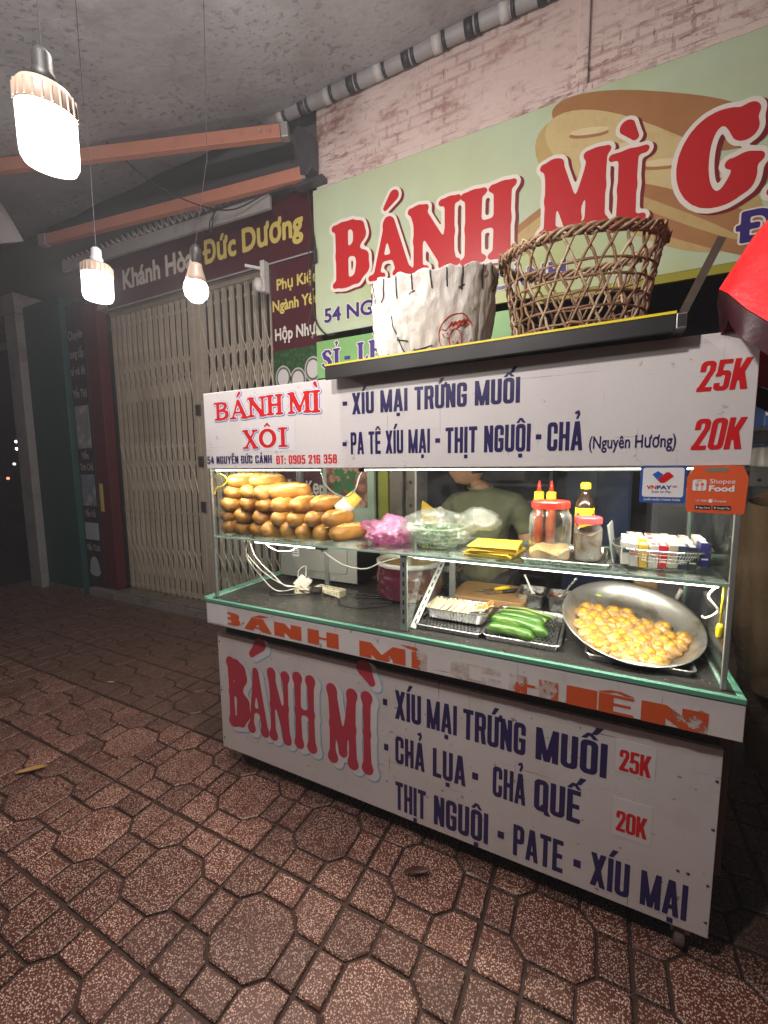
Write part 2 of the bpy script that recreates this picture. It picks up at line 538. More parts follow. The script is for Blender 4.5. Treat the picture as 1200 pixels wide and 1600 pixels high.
def block_glyph(ch, P):
    s, b, r = .145, .125, .15
    w = BLW.get(ch, .42)
    X, Y = P
    mn, mx = np.minimum, np.maximum
    st = lambda x: _bx(P, x, 0, x + s, 1)
    def ring(x0, y0, x1, y1, rr=r): return mx(_rr(P, x0, y0, x1, y1, rr), -_rr(P, x0 + s, y0 + b, x1 - s, y1 - b, max(.03, rr - .09)))
    if ch in 'OQ0':
        d = ring(0, 0, w, 1)
        if ch == 'Q': d = mn(d, _pa(P, .34, .5, .2, .34, -.09, .2))
    elif ch == 'C': d = mx(ring(0, 0, w, 1), -_bx(P, w - s - .02, .39, w + .1, .62))
    elif ch == 'G': d = mn(mx(ring(0, 0, w, 1), -_bx(P, w - s - .02, .5, w + .1, .64)), _bx(P, .2, .40, w, .51))
    elif ch == 'U': d = mx(ring(0, 0, w, 1.5), Y - 1)
    elif ch in 'DĐ':
        d = mn(ring(0, 0, w, 1), mn(st(0), mn(_bx(P, 0, 0, .2, b), _bx(P, 0, 1 - b, .2, 1))))
        if ch == 'Đ': d = mn(d, _bx(P, -.07, .45, .22, .55))
    elif ch in 'PR':
        d = mn(st(0), mn(ring(0, .42, w, 1), mn(_bx(P, 0, 1 - b, .2, 1), _bx(P, 0, .42, .2, .42 + b))))
        if ch == 'R': d = mn(d, _pa(P, w - s, w + .01, w - s - .05, w - .05, 0, .47))
    elif ch == 'B': d = mn(st(0), mn(ring(0, .45, w * .97, 1), mn(ring(0, 0, w, .57), mn(_bx(P, 0, 0, .2, b), _bx(P, 0, 1 - b, .2, 1)))))
    elif ch == 'N': d = mn(mn(st(0), st(w - s)), _pa(P, w - s * 1.05, w, 0, s * 1.05, 0, 1))
    elif ch == 'M': d = mn(mn(st(0), st(w - s)), mn(_pa(P, w / 2 - s * .5, w / 2 + s * .42, 0, s, 0, 1), _pa(P, w / 2 - s * .42, w / 2 + s * .5, w - s, w, 0, 1)))
    elif ch == 'A': d = mn(mn(_pa(P, 0, s, w / 2 - s * .62, w / 2 + s * .35, 0, 1), _pa(P, w - s, w, w / 2 - s * .35, w / 2 + s * .62, 0, 1)), _bx(P, .1, .19, w - .1, .30))
    elif ch == 'X': d = mn(_pa(P, 0, s * 1.1, w - s * 1.1, w, 0, 1), _pa(P, w - s * 1.1, w, 0, s * 1.1, 0, 1))
    elif ch == 'K': d = mn(st(0), mn(_pa(P, s * .3, s * 1.5, w - s * 1.15, w, .3, 1), _pa(P, w - s * 1.1, w + .02, s * .85, s * 1.9, 0, .66)))
    elif ch == 'T': d = mn(_bx(P, 0, 1 - b, w, 1), st(w / 2 - s / 2))
    elif ch == 'L': d = mn(st(0), _bx(P, 0, 0, w, b))
    elif ch == 'E': d = mn(mn(st(0), _bx(P, 0, 0, w, b)), mn(_bx(P, 0, 1 - b, w, 1), _bx(P, 0, .445, w - .03, .445 + b * .95)))
    elif ch == 'H': d = mn(mn(st(0), st(w - s)), _bx(P, 0, .44, w, .44 + b))
    elif ch == 'I': d = st(0)
    elif ch == 'Y': d = mn(_bx(P, w / 2 - s / 2, 0, w / 2 + s / 2, .5), mn(_pa(P, w / 2 - s / 2, w / 2 + s / 2, 0, s, .38, 1), _pa(P, w / 2 - s / 2, w / 2 + s / 2, w - s, w, .38, 1)))
    elif ch == '8': d = mn(ring(.01, .45, w - .01, 1, .13), ring(0, 0, w, .57, .13))
    elif ch == '3': d = mx(mx(mn(ring(.01, .45, w - .01, 1, .13), ring(0, 0, w, .57, .13)), -_bx(P, -.1, .24, s + .03, .47)), -_bx(P, -.1, .53, s + .03, .74))
    elif ch == '1': d = mn(_bx(P, .14, 0, .14 + s, 1), _pa(P, 0, .1, .1, .2, .72, .9))
    elif ch == '2': d = mn(mx(ring(0, .3, w, 1), mx(.66 - Y, -_bx(P, -.2, .2, s + .02, .60))), mn(_pa(P, 0, s * 1.15, w - s * 1.05, w, .06, .68), _bx(P, 0, 0, w, b)))
    elif ch == '5': d = mn(mn(_bx(P, .03, 1 - b, w - .02, 1), _bx(P, .03, .5, s + .02, 1)), mx(ring(0, 0, w, .64, .14), -_bx(P, -.1, .24, s + .03, .47)))
    elif ch in '69':
        Q = P if ch == '6' else (w - X, 1 - Y)
        rg = lambda y1: mx(_rr(Q, 0, 0, w, y1, r), -_rr(Q, s, b, w - s, y1 - b, .06))
        d = mn(rg(.6), mx(rg(1), -_bx(Q, w - s - .02, .5, w + .1, .74)))
    elif ch == '4': d = mn(mn(_pa(P, 0, s, .16, .16 + s, .22, 1), _bx(P, 0, .2, w, .31)), _bx(P, .22, 0, .22 + s, .8))
    elif ch == ':': d = mn(_bx(P, 0, 0, .14, .15), _bx(P, 0, .5, .14, .65))
    elif ch == '-': d = _bx(P, .04, .33, .28, .48)
    else: d = np.full_like(X, 9.0)
    return d, w
def block_marks(d, marks, w, P):
    mn = np.minimum; c = w / 2; up = 0
    if '\u0302' in marks:
        d = mn(d, mn(_pa(P, c - .2, c - .09, c - .06, c + .05, 1.06, 1.22), _pa(P, c + .09, c + .2, c - .05, c + .06, 1.06, 1.22))); up = .15
    if '\u031b' in marks: d = mn(d, _pa(P, w - .02, w + .06, w + .03, w + .13, .88, 1.08))
    if '\u0301' in marks:
        o = .12 if up else 0
        d = mn(d, _pa(P, c - .06 + o, c + .05 + o, c + .05 + o, c + .2 + o, 1.07 + up, 1.28 + up))
    if '\u0300' in marks: d = mn(d, _pa(P, c - .05, c + .06, c - .2, c - .05, 1.07, 1.28))
    if '\u0303' in marks: d = mn(d, mn(_pa(P, c - .18, c - .08, c - .1, c - .0, 1.26, 1.38), _pa(P, c - .02, c + .08, c + .08, c + .18, 1.26, 1.38)))
    if '\u0309' in marks: d = mn(d, mn(cap(P, c - .07, 1.3, c + .03, 1.34, .035), mn(cap(P, c + .03, 1.34, c + .06, 1.25, .04), cap(P, c + .06, 1.25, c - .01, 1.12, .035))))
    if '\u0323' in marks: d = mn(d, _bx(P, c - .08, -.22, c + .08, -.09))
    return d
def block(body, x0, x1, z0, capz, y, mt, parent=None, shear=0, name="lettering", h=.02, gap=.085, org=None, outline=None):
    seq = []
    for ch in body:
        dd = unicodedata.normalize('NFD', ch)
        seq.append((dd[0], dd[1:]))
    ws = [BLW.get(c, .42) for c, m in seq]
    total = sum(ws) + gap * (len(seq) - 1)
    k = (x1 - x0) / total
    lay = [(0, mt, 0)]
    if outline: lay = [(outline[0], outline[1], .0006)] + lay
    for lev, m_, dy in lay:
        b = MB(); x = x0
        for (c, m), w in zip(seq, ws):
            if c == ' ' and b.v:
                b.build(name, m_, parent, org, fix=False); b = MB()
            if c != ' ':
                xs = np.arange(-.16, w + .24, h * min(1, .8)); ys = np.arange(-.3, 1.56 if m else 1.1, h)
                P = np.meshgrid(xs, ys)
                d, _ = block_glyph(c, P)
                d = block_marks(d, m, w, P)
                n0 = len(b.v)
                level_mesh(b, d, xs, ys, lev + .012, lambda u: x + u * k, lambda v: z0 + v * capz, y + dy)
                if shear:
                    for i in range(n0, len(b.v)):
                        p = b.v[i]; b.v[i] = (p[0] + shear * (p[2] - z0), p[1], p[2])
            x += (w + gap) * k
        b.build(name, m_, parent, org, fix=False)
# ============================================================ SETTING
def struct(o):
    o['kind'] = 'structure'
    return o

# ---- materials of the place
def paver_mat(name, base, chip, amt):
    m = NT(name)
    oi = m.n("ShaderNodeObjectInfo")
    off = m.n("ShaderNodeVectorMath", {0: m.co(), 1: oi.outputs['Location']}, operation='ADD').outputs[0]
    vo = m.n("ShaderNodeTexVoronoi", {'Vector': off, 'Scale': 185.0, 'Randomness': 1.0})
    pick = m.n("ShaderNodeSeparateColor", {0: vo.outputs['Color']}).outputs[0]
    inside = m.ramp(vo.outputs['Distance'], [(.3, (1, 1, 1)), (.52, (0, 0, 0))])
    chosen = m.ramp(pick, [(amt, (0, 0, 0)), (amt + .05, (1, 1, 1))])
    f = m.math('MULTIPLY', inside, chosen)
    chips = m.mix(m.n("ShaderNodeSeparateColor", {0: vo.outputs['Color']}).outputs[1], chip, tuple(min(1, c * 1.75) for c in chip))
    big = m.noise(3.1, 6, .65, off)
    bs = m.mix(big, tuple(c * .55 for c in base), tuple(c * 1.35 for c in base))
    c = m.mix(f, bs, chips)
    worn = m.ramp(m.noise(5.5, 7, .7, off), [(.5, (0, 0, 0)), (.72, (.75,) * 3)])
    c = m.mix(worn, c, tuple(v * .8 for v in base))
    hv = m.n("ShaderNodeHueSaturation", {'Color': c, 'Value': m.math('ADD', m.math('MULTIPLY', oi.outputs['Random'], .5), .75)})
    m.base(hv.outputs[0])
    m.setp(Roughness=.42)
    m.link(m.math('ADD', m.math('MULTIPLY', m.noise(14, 6, .7, off), .5), .14), m.p.inputs['Roughness'])
    m.bump(m.math('ADD', m.math('MULTIPLY', f, .8), m.noise(60, 5, .6, off)), .55, .003)
    return m.mat
M_PAVER = paver_mat("washed_terrazzo", (.105, .036, .022), (.42, .28, .225), .25)
M_PLAIN = paver_mat("worn_terrazzo", (.095, .05, .036), (.22, .14, .105), .5)
M_JOINT = mat("joint_dirt", (.04, .018, .011), .7, var=.5, scale=9, bump=.6, bscale=150)
M_FARGROUND = mat("dark_asphalt", (.045, .04, .038), .8, var=.3, scale=4, bump=.5, bscale=60)

g = MB()
g.add([(-60, -40, -.03), (40, -40, -.03), (40, 40, -.03), (-60, 40, -.03)], [(0, 1, 2, 3)])
struct(g.build("ground", M_FARGROUND))

# ---- pavement of chamfered pavers round octagons
pav = MB()
pav.box(-6.4, 3.4, -2.2, 1.44, -.05, -.0125)
pavement = struct(pav.build("pavement", M_JOINT))
TS = .435
def piece_mesh(name, pts, mt=M_PAVER, h=.0125, ch=.0045):
    n = len(pts)
    cx = sum(p[0] for p in pts) / n; cy = sum(p[1] for p in pts) / n
    def ring(k, z):
        out = []
        for x, y in pts:
            d = math.hypot(x - cx, y - cy)
            out.append((cx + (x - cx) * (d - k) / d, cy + (y - cy) * (d - k) / d, z))
        return out
    b = MB()
    vs = ring(0, -h) + ring(0, -ch) + ring(ch * 1.3, -.0006) 
    fs = [tuple(range(2 * n, 3 * n))]
    for l in (0, 1):
        for i in range(n):
            j = (i + 1) % n
            fs.append((l * n + i, l * n + j, (l + 1) * n + j, (l + 1) * n + i))
    b.add(vs, fs)
    return b.mesh(name, mt, fix=True)
O_ = [(.07, .112), (.117, .068), (.117, -.068), (.07, -.112), (-.07, -.112), (-.117, -.068), (-.117, .068), (-.07, .112)]
shapes = [piece_mesh("octagon_paver", O_[::-1])]
shapes.append(piece_mesh("edge_paver", [(-.064, .123), (.064, .123), (.064, .2105), (-.064, .2105)]))
shapes.append(piece_mesh("edge_paver", [(-.064, -.2105), (.064, -.2105), (.064, -.123), (-.064, -.123)]))
shapes.append(piece_mesh("edge_paver", [(.128, -.062), (.2105, -.062), (.2105, .062), (.128, .062)]))
shapes.append(piece_mesh("edge_paver", [(-.2105, -.062), (-.128, -.062), (-.128, .062), (-.2105, .062)]))
for sx_, sy_ in ((1, 1), (-1, 1), (-1, -1), (1, -1)):
    pts = [(.075, .123), (.128, .073), (.2105, .073), (.2105, .2105), (.075, .2105)]
    pts = [(x * sx_, y * sy_) for x, y in pts]
    shapes.append(piece_mesh("corner_paver", pts if sx_ * sy_ > 0 else pts[::-1]))
worn_shapes = []
for me_ in shapes:
    m2_ = me_.copy(); m2_.materials.clear(); m2_.materials.append(M_PLAIN); worn_shapes.append(m2_)
cells = []
for k in range(-13, 7):
    for j in range(-4, 4):
        cx, cy = .2 + TS * (k + .5), -.25 + TS * (j + .5)
        if j < 1:
            for sh in shapes: cells.append((cx, cy, sh))
        elif j < 4 and cy < 1.3:
            for sh in worn_shapes: cells.append((cx, cy, sh))
def shown(c):
    p = Vector((c[0], c[1], 0)) - CAM
    d = p.dot(_f)
    if d < .2: return 99
    u, v = p.dot(_r) / d, p.dot(_u) / d
    pen = 0 if abs(u) < 1.0 and abs(v) < 1.3 else 50
    return p.length * (1 if c[2] not in worn_shapes else 1.3) + pen
cells.sort(key=shown)
rest = MB(); rest_worn = MB()
for i, (cx, cy, me) in enumerate(cells):
    dz = random.uniform(-.0022, .0008)
    if i < 298:
        o = bpy.data.objects.new("paver", me)
        COL.objects.link(o); o.parent = pavement
        o.location = (cx, cy, dz)
        o.rotation_euler = (random.uniform(-.008, .008), random.uniform(-.008, .008), random.uniform(-.012, .012))
    else:
        (rest_worn if me in worn_shapes else rest).add([(v.co.x + cx, v.co.y + cy, v.co.z + dz) for v in me.vertices], [tuple(p.vertices) for p in me.polygons])
ro = rest.build("paver_field", M_PAVER, pavement); ro['kind'] = 'stuff'
ro = rest_worn.build("worn_paver_field", M_PLAIN, pavement); ro['kind'] = 'stuff'

# ---- fallen leaves and litter
def leaf(name, label, cx, cy, ang, L, W, curl, col):
    b = MB()
    def fn(u, v):
        x = (u - .5) * L; w = W * math.sin(PI * min(1, max(0, u * .94 + .03))) ** .7
        y = (v - .5) * w
        z = .006 + curl * (2 * v - 1) ** 2 * math.sin(PI * u) + curl * .8 * (2 * u - 1) ** 2
        return (cx + x * math.cos(ang) - y * math.sin(ang), cy + x * math.sin(ang) + y * math.cos(ang), z)
    b.grid(fn, 8, 4)
    o = b.build(name, mat("leaf_" + str(round(col[0], 2)), col, .5, var=.4, scale=30), org=(cx, cy, 0), smooth=True)
    tag(o, label, "leaf")
leaf("fallen_leaf", "yellow brown dry leaf lying alone on the dark pavers", -1.1, -.4, .9, .13, .035, .012, (.38, .2, .05))
leaf("fallen_leaf", "curled dark brown leaf on the pavers before the cart panel", .82, -.05, .5, .1, .03, .018, (.09, .03, .015))

# ---- facade of the next-door shop
M_DARKWALL = mat("dark_wall", (.12, .12, .125), .8, bump=.4)
M_GREYWALL = mat("grey_plaster", (.3, .29, .28), .8, bump=.4, dirt=((.12, .11, .1), 3, .5, .6))
M_TEAL = mat("teal_paint", (.012, .075, .07), .45, bump=.1)
M_MAROON = mat("maroon_board", (.065, .008, .014), .4, var=.12)
M_REDPANEL = mat("dark_red_panel", (.1, .012, .016), .4, var=.2)
M_WHITEMETAL = mat("old_white_paint", (.55, .53, .5), .5, dirt=((.25, .2, .16), 5, .55, .6))
M_GATE = mat("beige_gate_paint", (.42, .36, .28), .42, var=.2, scale=14, dirt=((.16, .1, .06), 22, .6, .7), objvar=.2)
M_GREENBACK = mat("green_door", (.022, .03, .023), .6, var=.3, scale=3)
M_STEP = mat("tiled_step", (.2, .16, .13), .35, var=.3, scale=7, bump=.1, dirt=((.08, .06, .05), 12, .5, .7))
M_CONC = mat("rough_concrete", (.24, .22, .2), .85, bump=.7, bscale=50, dirt=((.1, .09, .08), 6, .5, .6))
M_NAVY = flat("navy_print", (.035, .02, .16), .4)
M_WHITEP = flat("white_print", (.78, .76, .73), .45)
M_GOLDP = flat("gold_print", (.62, .5, .13), .45)
M_CREAMP = flat("cream_print", (.6, .57, .5), .5)

tag(MB().box(-5.7, -.6, 1.92, 2.1, -.01, 4.4).box(-5.7, -.6, 1.6, 1.92, 3.62, 4.4).build("shop_wall", M_DARKWALL, org=(-3, 1.9, 0)),
    "dark wall of the closed shop behind the folding gate", "wall")
wp = thing("white_pillar", "pale square pillar at the far end of the closed shop", "pillar", (-4.95, 1.4, 0))
MB().box(-5.12, -4.86, 1.36, 1.9, -.01, 3.32).build("shaft", M_GREYWALL, wp, bevel=.006)
MB().box(-7.0, -4.86, 1.36, 1.9, 3.325, 3.55).build("beam", M_GREYWALL, wp)
tc = thing("teal_column", "dark teal painted column panel beside the product board", "column", (-4.45, 1.44, 0))
MB().box(-4.855, -4.085, 1.44, 1.9, -.01, 3.4).build("column_face", M_TEAL, tc, bevel=.004)
MB().box(-4.85, -4.09, 1.43, 1.438, 0, .06).build("foot_strip", M_STEP, tc)

# product board with four photographs
M_BLACKBOARD = mat("dark_product_board", (.028, .02, .03), .5, var=.2)
pb = thing("product_board", "tall narrow dark board with four pale product pictures and lettering", "sign", (-3.92, 1.5, 0))
MB().box(-4.08, -3.76, 1.5, 1.54, .1, 3.3).build("board", M_BLACKBOARD, pb)
def photo_mat(name, c1, c2, c3, s):
    m = NT(name)
    vo = m.n("ShaderNodeTexVoronoi", {'Vector': m.co(), 'Scale': s})
    f = m.noise(s * .9, 7, .7)
    c = m.mix(f, c1, c2)
    c = m.mix(m.ramp(vo.outputs['Distance'], [(.1, (1, 1, 1)), (.5, (0, 0, 0))]), c, c3)
    m.base(c); m.setp(Roughness=.4)
    return m.mat
M_PH1 = photo_mat("print_of_nests", (.12, .13, .16), (.4, .4, .42), (.5, .5, .5), 9)
M_PH2 = photo_mat("print_of_bowls", (.08, .1, .16), (.3, .33, .4), (.45, .47, .5), 7)
M_PH3 = photo_mat("print_pale_blue", (.3, .36, .4), (.5, .53, .55), (.45, .5, .52), 5)
pb_rows = [("Chuyên", 2.93), ("cung cấp", 2.73), ("sỉ và lẻ", 2.54), ("Yến Thô", 2.29)]
M_DIMP = flat("dim_print", (.42, .4, .4), .5)
for s_, z in pb_rows: text(s_, -4.06, -3.79, z, .095, 1.496, M_DIMP, pb, .02)
for z0, z1, mm in ((1.72, 2.2, M_PH1), (1.06, 1.42, M_PH2), (.66, .86, M_PH3)):
    MB().box(-4.05, -3.79, 1.494, 1.4985, z0, z1).build("picture", mm, pb)
text("Yến", -4.0, -3.86, 1.6, .08, 1.496, M_DIMP, pb, .02)
text("Tinh Chế", -4.05, -3.79, 1.47, .08, 1.496, M_DIMP, pb, .02)
text("Yến Hũ", -4.03, -3.82, .93, .08, 1.496, M_DIMP, pb, .02)
text("Yến Tươi", -4.05, -3.79, .53, .075, 1.496, M_DIMP, pb, .02)
b = MB()
b.sheet([(-3.92 + .12 * math.cos(a) * (1 if math.sin(a) < 0 else .8), .3 + (.16 if math.sin(a) > 0 else .08) * math.sin(a)) for a in [2 * PI * k / 24 for k in range(24)]], 1.4955)
b.build("picture", M_PH3, pb)
rp = thing("red_panel", "plain dark red upright panel left of the folding gate", "panel", (-3.65, 1.52, 0))
MB().box(-3.758, -3.53, 1.51, 1.62, .1, 3.25).build("panel", M_REDPANEL, rp, bevel=.003)
MB().box(-3.72, -3.66, 1.505, 1.508, 1.0, 1.32).build("price_strip", M_GOLDP, rp)
MB().box(-4.0, -3.5, 1.45, 1.6, -.01, .085).build("plinth", M_CONC, rp, bevel=.004)

# step in front of the gate
st = thing("gate_step", "low tiled step with concrete edge under the folding gate", "step", (-2.2, 1.6, 0))
MB().box(-3.49, -.5, 1.455, 1.9, -.01, .085).build("step_body", M_CONC, st, bevel=.008)
for i in range(10):
    x = -3.48 + i * .3
    MB().box(x, x + .292, 1.46, 1.895, .086, .1).build("tile", M_STEP, st, bevel=.002)

# ---- folding gate, two leaves
def gate_leaf(x0, x1, n, label):
    gt = thing("folding_gate", label, "gate", ((x0 + x1) / 2, 1.66, .1), "leaves of the folding steel gate")
    MB().box(x0 - .01, x1 + .01, 1.63, 1.70, 3.13, 3.17).build("top_rail", M_GATE, gt)
    MB().box(x0 - .01, x1 + .01, 1.64, 1.69, .102, .118).build("bottom_rail", M_GATE, gt)
    p = (x1 - x0) / (n - 1)
    bm_ = MB()
    bm_.box(-.019, -.006, -.014, .014, .12, 3.128).box(.006, .019, -.014, .014, .12, 3.128).box(-.006, .006, .006, .013, .12, 3.128)
    for z in (.3, 1.0, 1.7, 2.4, 3.0): bm_.box(-.022, .022, -.019, -.0145, z, z + .03)
    bar_me = bm_.mesh("gate_bar", M_GATE)
    foot = MB().box(-.021, .021, -.02, .02, .101, .16).mesh("bar_foot", M_GATE)
    for i in range(n):
        o = bpy.data.objects.new("gate_bar", bar_me); COL.objects.link(o); o.parent = gt
        o.location = (x0 + i * p - gt.location.x, 0, -.1)
        f = bpy.data.objects.new("bar_foot", foot); COL.objects.link(f); f.parent = o
    for zc, hh in ((.55, .27), (1.5, .27), (2.52, .33)):
        for sgn in (1, -1):
            sl = MB().bar((-p, .017 * sgn, -sgn * hh), (p * .0, .017 * sgn, 0), .004, .018, (0, 1, 0)).bar((0, .017 * sgn, 0), (p, .017 * sgn, sgn * hh), .004, .018, (0, 1, 0))
            sl = MB().tube([(-p, .019 * sgn, -sgn * hh), (-p * .55, .019 * sgn, -sgn * hh * .35), (0, .019 * sgn, 0), (p * .55, .019 * sgn, sgn * hh * .35), (p, .019 * sgn, sgn * hh)], .0065, 4)
            me = sl.mesh("lattice_slat", M_GATE)
            for i in range(1, n - 1):
                o = bpy.data.objects.new("lattice_slat", me); COL.objects.link(o); o.parent = gt
                o.location = (x0 + i * p - gt.location.x, 0, zc - .1)
    return gt
gl1 = gate_leaf(-3.48, -2.26, 15, "wide left leaf of the beige folding steel gate")
gl2 = gate_leaf(-2.08, -1.14, 11, "narrower right leaf of the beige folding gate next to maroon board")
M_LOCK = mat("gate_metal_dark", (.12, .11, .1), .4, .6)
gj = thing("gate_jamb", "beige steel double post where the two gate leaves meet", "gate post", (-2.17, 1.66, .1))
MB().box(-2.235, -2.18, 1.625, 1.7, .1, 3.15).build("post", M_GATE, gj, bevel=.003)
MB().box(-2.165, -2.105, 1.632, 1.7, .1, 3.15).build("post", M_GATE, gj, bevel=.003)
for z in (1.05, 1.5, 2.0):
    MB().box(-2.2, -2.14, 1.607, 1.6235, z, z + .1).build("hasp", M_LOCK, gj)
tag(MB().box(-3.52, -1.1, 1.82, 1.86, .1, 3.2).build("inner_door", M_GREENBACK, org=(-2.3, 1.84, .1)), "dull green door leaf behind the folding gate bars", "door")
tag(MB().box(-3.53, -.62, 1.53, 1.78, 3.175, 3.3).build("gate_lintel", M_GREYWALL, org=(-2.2, 1.6, 3.1), bevel=.004), "grey lintel above the folding gate", "lintel")

# long maroon fascia sign
fs = thing("fascia_sign", "long dark maroon fascia sign with gold lettering above the gate", "sign", (-1.9, 1.5, 3.3))
MB().box(-3.3, -.655, 1.5, 1.525, 3.13, 3.6).build("board", M_MAROON, fs, bevel=.002)
MB().box(-3.3, -.655, 1.494, 1.4995, 3.125, 3.137).build("trim", M_GREYWALL, fs)
text("Khánh Hòa", -3.01, -1.98, 3.285, .185, 1.496, M_CREAMP, fs, .035)
text("Đức Dương", -1.86, -.76, 3.285, .185, 1.496, M_GOLDP, fs, .035)

# maroon price board with jars, right of the gate
mb_ = thing("maroon_board", "tall maroon board with yellow and white words and jar pictures beside the gate", "sign", (-.9, 1.5, 1.6))
MB().box(-1.105, -.612, 1.5, 1.53, .1, 3.12).build("board", M_MAROON, mb_, bevel=.002)
text("Phụ Kiện", -1.04, -.63, 2.915, .085, 1.496, M_GOLDP, mb_, .03)
text("Ngành Yến", -1.09, -.62, 2.755, .085, 1.496, M_GOLDP, mb_, .03)
text("Hộp Nhựa", -1.075, -.62, 2.525, .095, 1.496, M_CREAMP, mb_, .03)
M_PHGREEN = photo_mat("print_green_leaves", (.01, .03, .012), (.03, .09, .03), (.05, .12, .04), 30)
MB().box(-1.1, -.615, 1.4945, 1.4985, 2.02, 2.44).build("picture", M_PHGREEN, mb_)
M_PHRED = flat("print_red", (.3, .02, .03))
MB().box(-1.1, -.615, 1.4925, 1.494, 2.02, 2.13).build("picture_band", M_PHRED, mb_)
M_JARP = flat("print_jar_grey", (.42, .42, .4)); M_JARP2 = flat("print_jar_dark", (.1, .1, .1)); M_JARP3 = flat("print_jar_light", (.55, .53, .5))
for jx, jz in ((-1.0, 2.22), (-.85, 2.19), (-.7, 2.26)):
    for rr, mm, dy in ((.082, M_JARP, 0), (.072, M_JARP2, .0006), (.058, M_JARP3, .0012)):
        bb = MB(); bb.sheet([(jx + rr * math.cos(2 * PI * k / 20), jz + rr * 1.2 * math.sin(2 * PI * k / 20)) for k in range(20)], 1.4915 - dy)
        bb.build("jar_print", mm, mb_)
text("Răng Kẹp", -1.07, -.56 - .06, 1.27, .11, 1.496, M_CREAMP, mb_, .03)

# white bracket lamp at the gate corner
bl = thing("wall_bracket", "small white L shaped bracket with round fitting at the gate top", "bracket", (-1.13, 1.5, 3.0))
MB().box(-1.15, -1.11, 1.43, 1.495, 2.9, 3.14).build("plate", M_WHITEMETAL, bl, bevel=.003)
MB().bar((-1.13, 1.46, 3.08), (-1.25, 1.37, 3.1), .02, .02).build("arm", M_WHITEMETAL, bl)
MB().lathe([(.0, -.05), (.03, -.045), (.045, 0), (.03, .05), (0, .055)], (-1.16, 1.42, 2.95), 14, caps=(False, False)).build("fitting", M_WHITEMETAL, bl, smooth=True)

# ---- host shop: peeling plaster wall, opening below the green board
def plaster():
    m = NT("peeling_pink_plaster")
    mp = m.mapped((1, 1, 1))
    base = m.mix(m.noise(2.2, 7, .65), (.54, .41, .37), (.70, .58, .53))
    sv = m.mapped((9, 9, 34))
    hs = m.noise(1.0, 8, .75, sv)
    vs = m.noise(1.0, 6, .7, m.mapped((55, 55, 12)))
    patch = m.noise(1.6, 5, .6)
    marks = m.math('MULTIPLY', m.ramp(hs, [(.53, (0, 0, 0)), (.6, (1, 1, 1))]), m.ramp(patch, [(.42, (0, 0, 0)), (.6, (1, 1, 1))]))
    mv = m.math('MULTIPLY', m.ramp(vs, [(.62, (0, 0, 0)), (.66, (1, 1, 1))]), m.ramp(m.noise(2.7, 4), [(.45, (0, 0, 0)), (.6, (1, 1, 1))]))
    br = m.n("ShaderNodeTexBrick", {'Vector': m.n("ShaderNodeMapping", {'Vector': m.co(), 'Rotation': (PI / 2, 0, 0)}).outputs[0], 'Scale': 1.0, 'Mortar Size': .011, 'Brick Width': .16, 'Row Height': .062, 'Mortar Smooth': .3})
    bl = m.math('MULTIPLY', br.outputs['Fac'], m.ramp(m.noise(3.2, 7, .7), [(.46, (0, 0, 0)), (.58, (1, 1, 1))]))
    c = m.mix(m.math('MULTIPLY', marks, .8), base, (.27, .11, .08))
    c = m.mix(m.math('MULTIPLY', bl, .42), c, (.25, .10, .08))
    big = m.math('MULTIPLY', m.ramp(m.noise(1.9, 6, .7, m.mapped((1, 1, 1.6), loc=(3, 0, 1))), [(.55, (0, 0, 0)), (.63, (1, 1, 1))]), m.ramp(m.noise(22, 5, .7), [(.35, (0, 0, 0)), (.6, (1, 1, 1))]))
    c = m.mix(m.math('MULTIPLY', big, .7), c, (.30, .13, .11))
    c = m.mix(m.math('MULTIPLY', mv, .85), c, (.2, .09, .07))
    m.base(c); m.setp(Roughness=.85)
    m.bump(m.math('SUBTRACT', m.noise(40, 6), m.math('ADD', marks, mv)), .5, .006)
    return m.mat
M_PLASTER = plaster()
hw = thing("shop_front_wall", "peeling pink plaster wall above the green signboard", "wall", (1.2, 1.5, 3.6))
MB().box(-.56, 4.2, 1.42, 1.72, 3.3, 4.3).build("wall", M_PLASTER, hw)
MB().box(1.155, 1.215, 1.395, 1.4195, 3.5, 4.2).build("plaster_rib", M_PLASTER, hw, bevel=.008)
MB().box(-.56, 4.2, 1.4, 1.4195, 3.49, 3.53).build("ledge", M_PLASTER, hw, bevel=.006)
M_OLIVE = mat("olive_paint", (.26, .27, .03), .5)
tag(MB().box(-.137, -.052, 1.5, 1.75, -.01, 3.3).build("olive_pillar", M_OLIVE, org=(-.1, 1.5, 0), bevel=.004), "narrow olive yellow pillar beside the shop opening", "pillar")
sh = thing("shutter_post", "brown grey steel shutter post with slots beside the shop opening", "post", (.06, 1.55, 0))
M_SHUT = mat("shutter_steel", (.2, .17, .13), .45, .3, dirt=((.08, .05, .03), 9, .5, .7))
MB().box(-.05, .06, 1.52, 1.72, -.01, 3.3).build("post", M_SHUT, sh, bevel=.004)
MB().box(.075, .165, 1.535, 1.7, -.01, 3.3).build("post", M_SHUT, sh, bevel=.004)
M_BLACK = mat("black_rubber", (.015, .015, .016), .5)
MB().tube([(.068 + .006 * math.sin(k * 1.3), 1.515, 3.2 - k * .11) for k in range(30)], .006, 6).build("cable", M_BLACK, sh)
for z in (1.2, 1.37, 1.7):
    MB().lathe([(.012, 0), (.012, .004)], (.12, 1.531, z), 10, Matrix.Rotation(PI / 2, 3, 'X')).build("bolt_hole", M_BLACK, sh)
MB().box(.165, .18, 1.5, 1.72, -.01, 3.3).build("guide", M_WHITEMETAL, sh)
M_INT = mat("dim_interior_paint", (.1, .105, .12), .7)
ri = thing("shop_interior", "dim dark interior of the shop behind the man", "interior", (1.5, 3, 0))
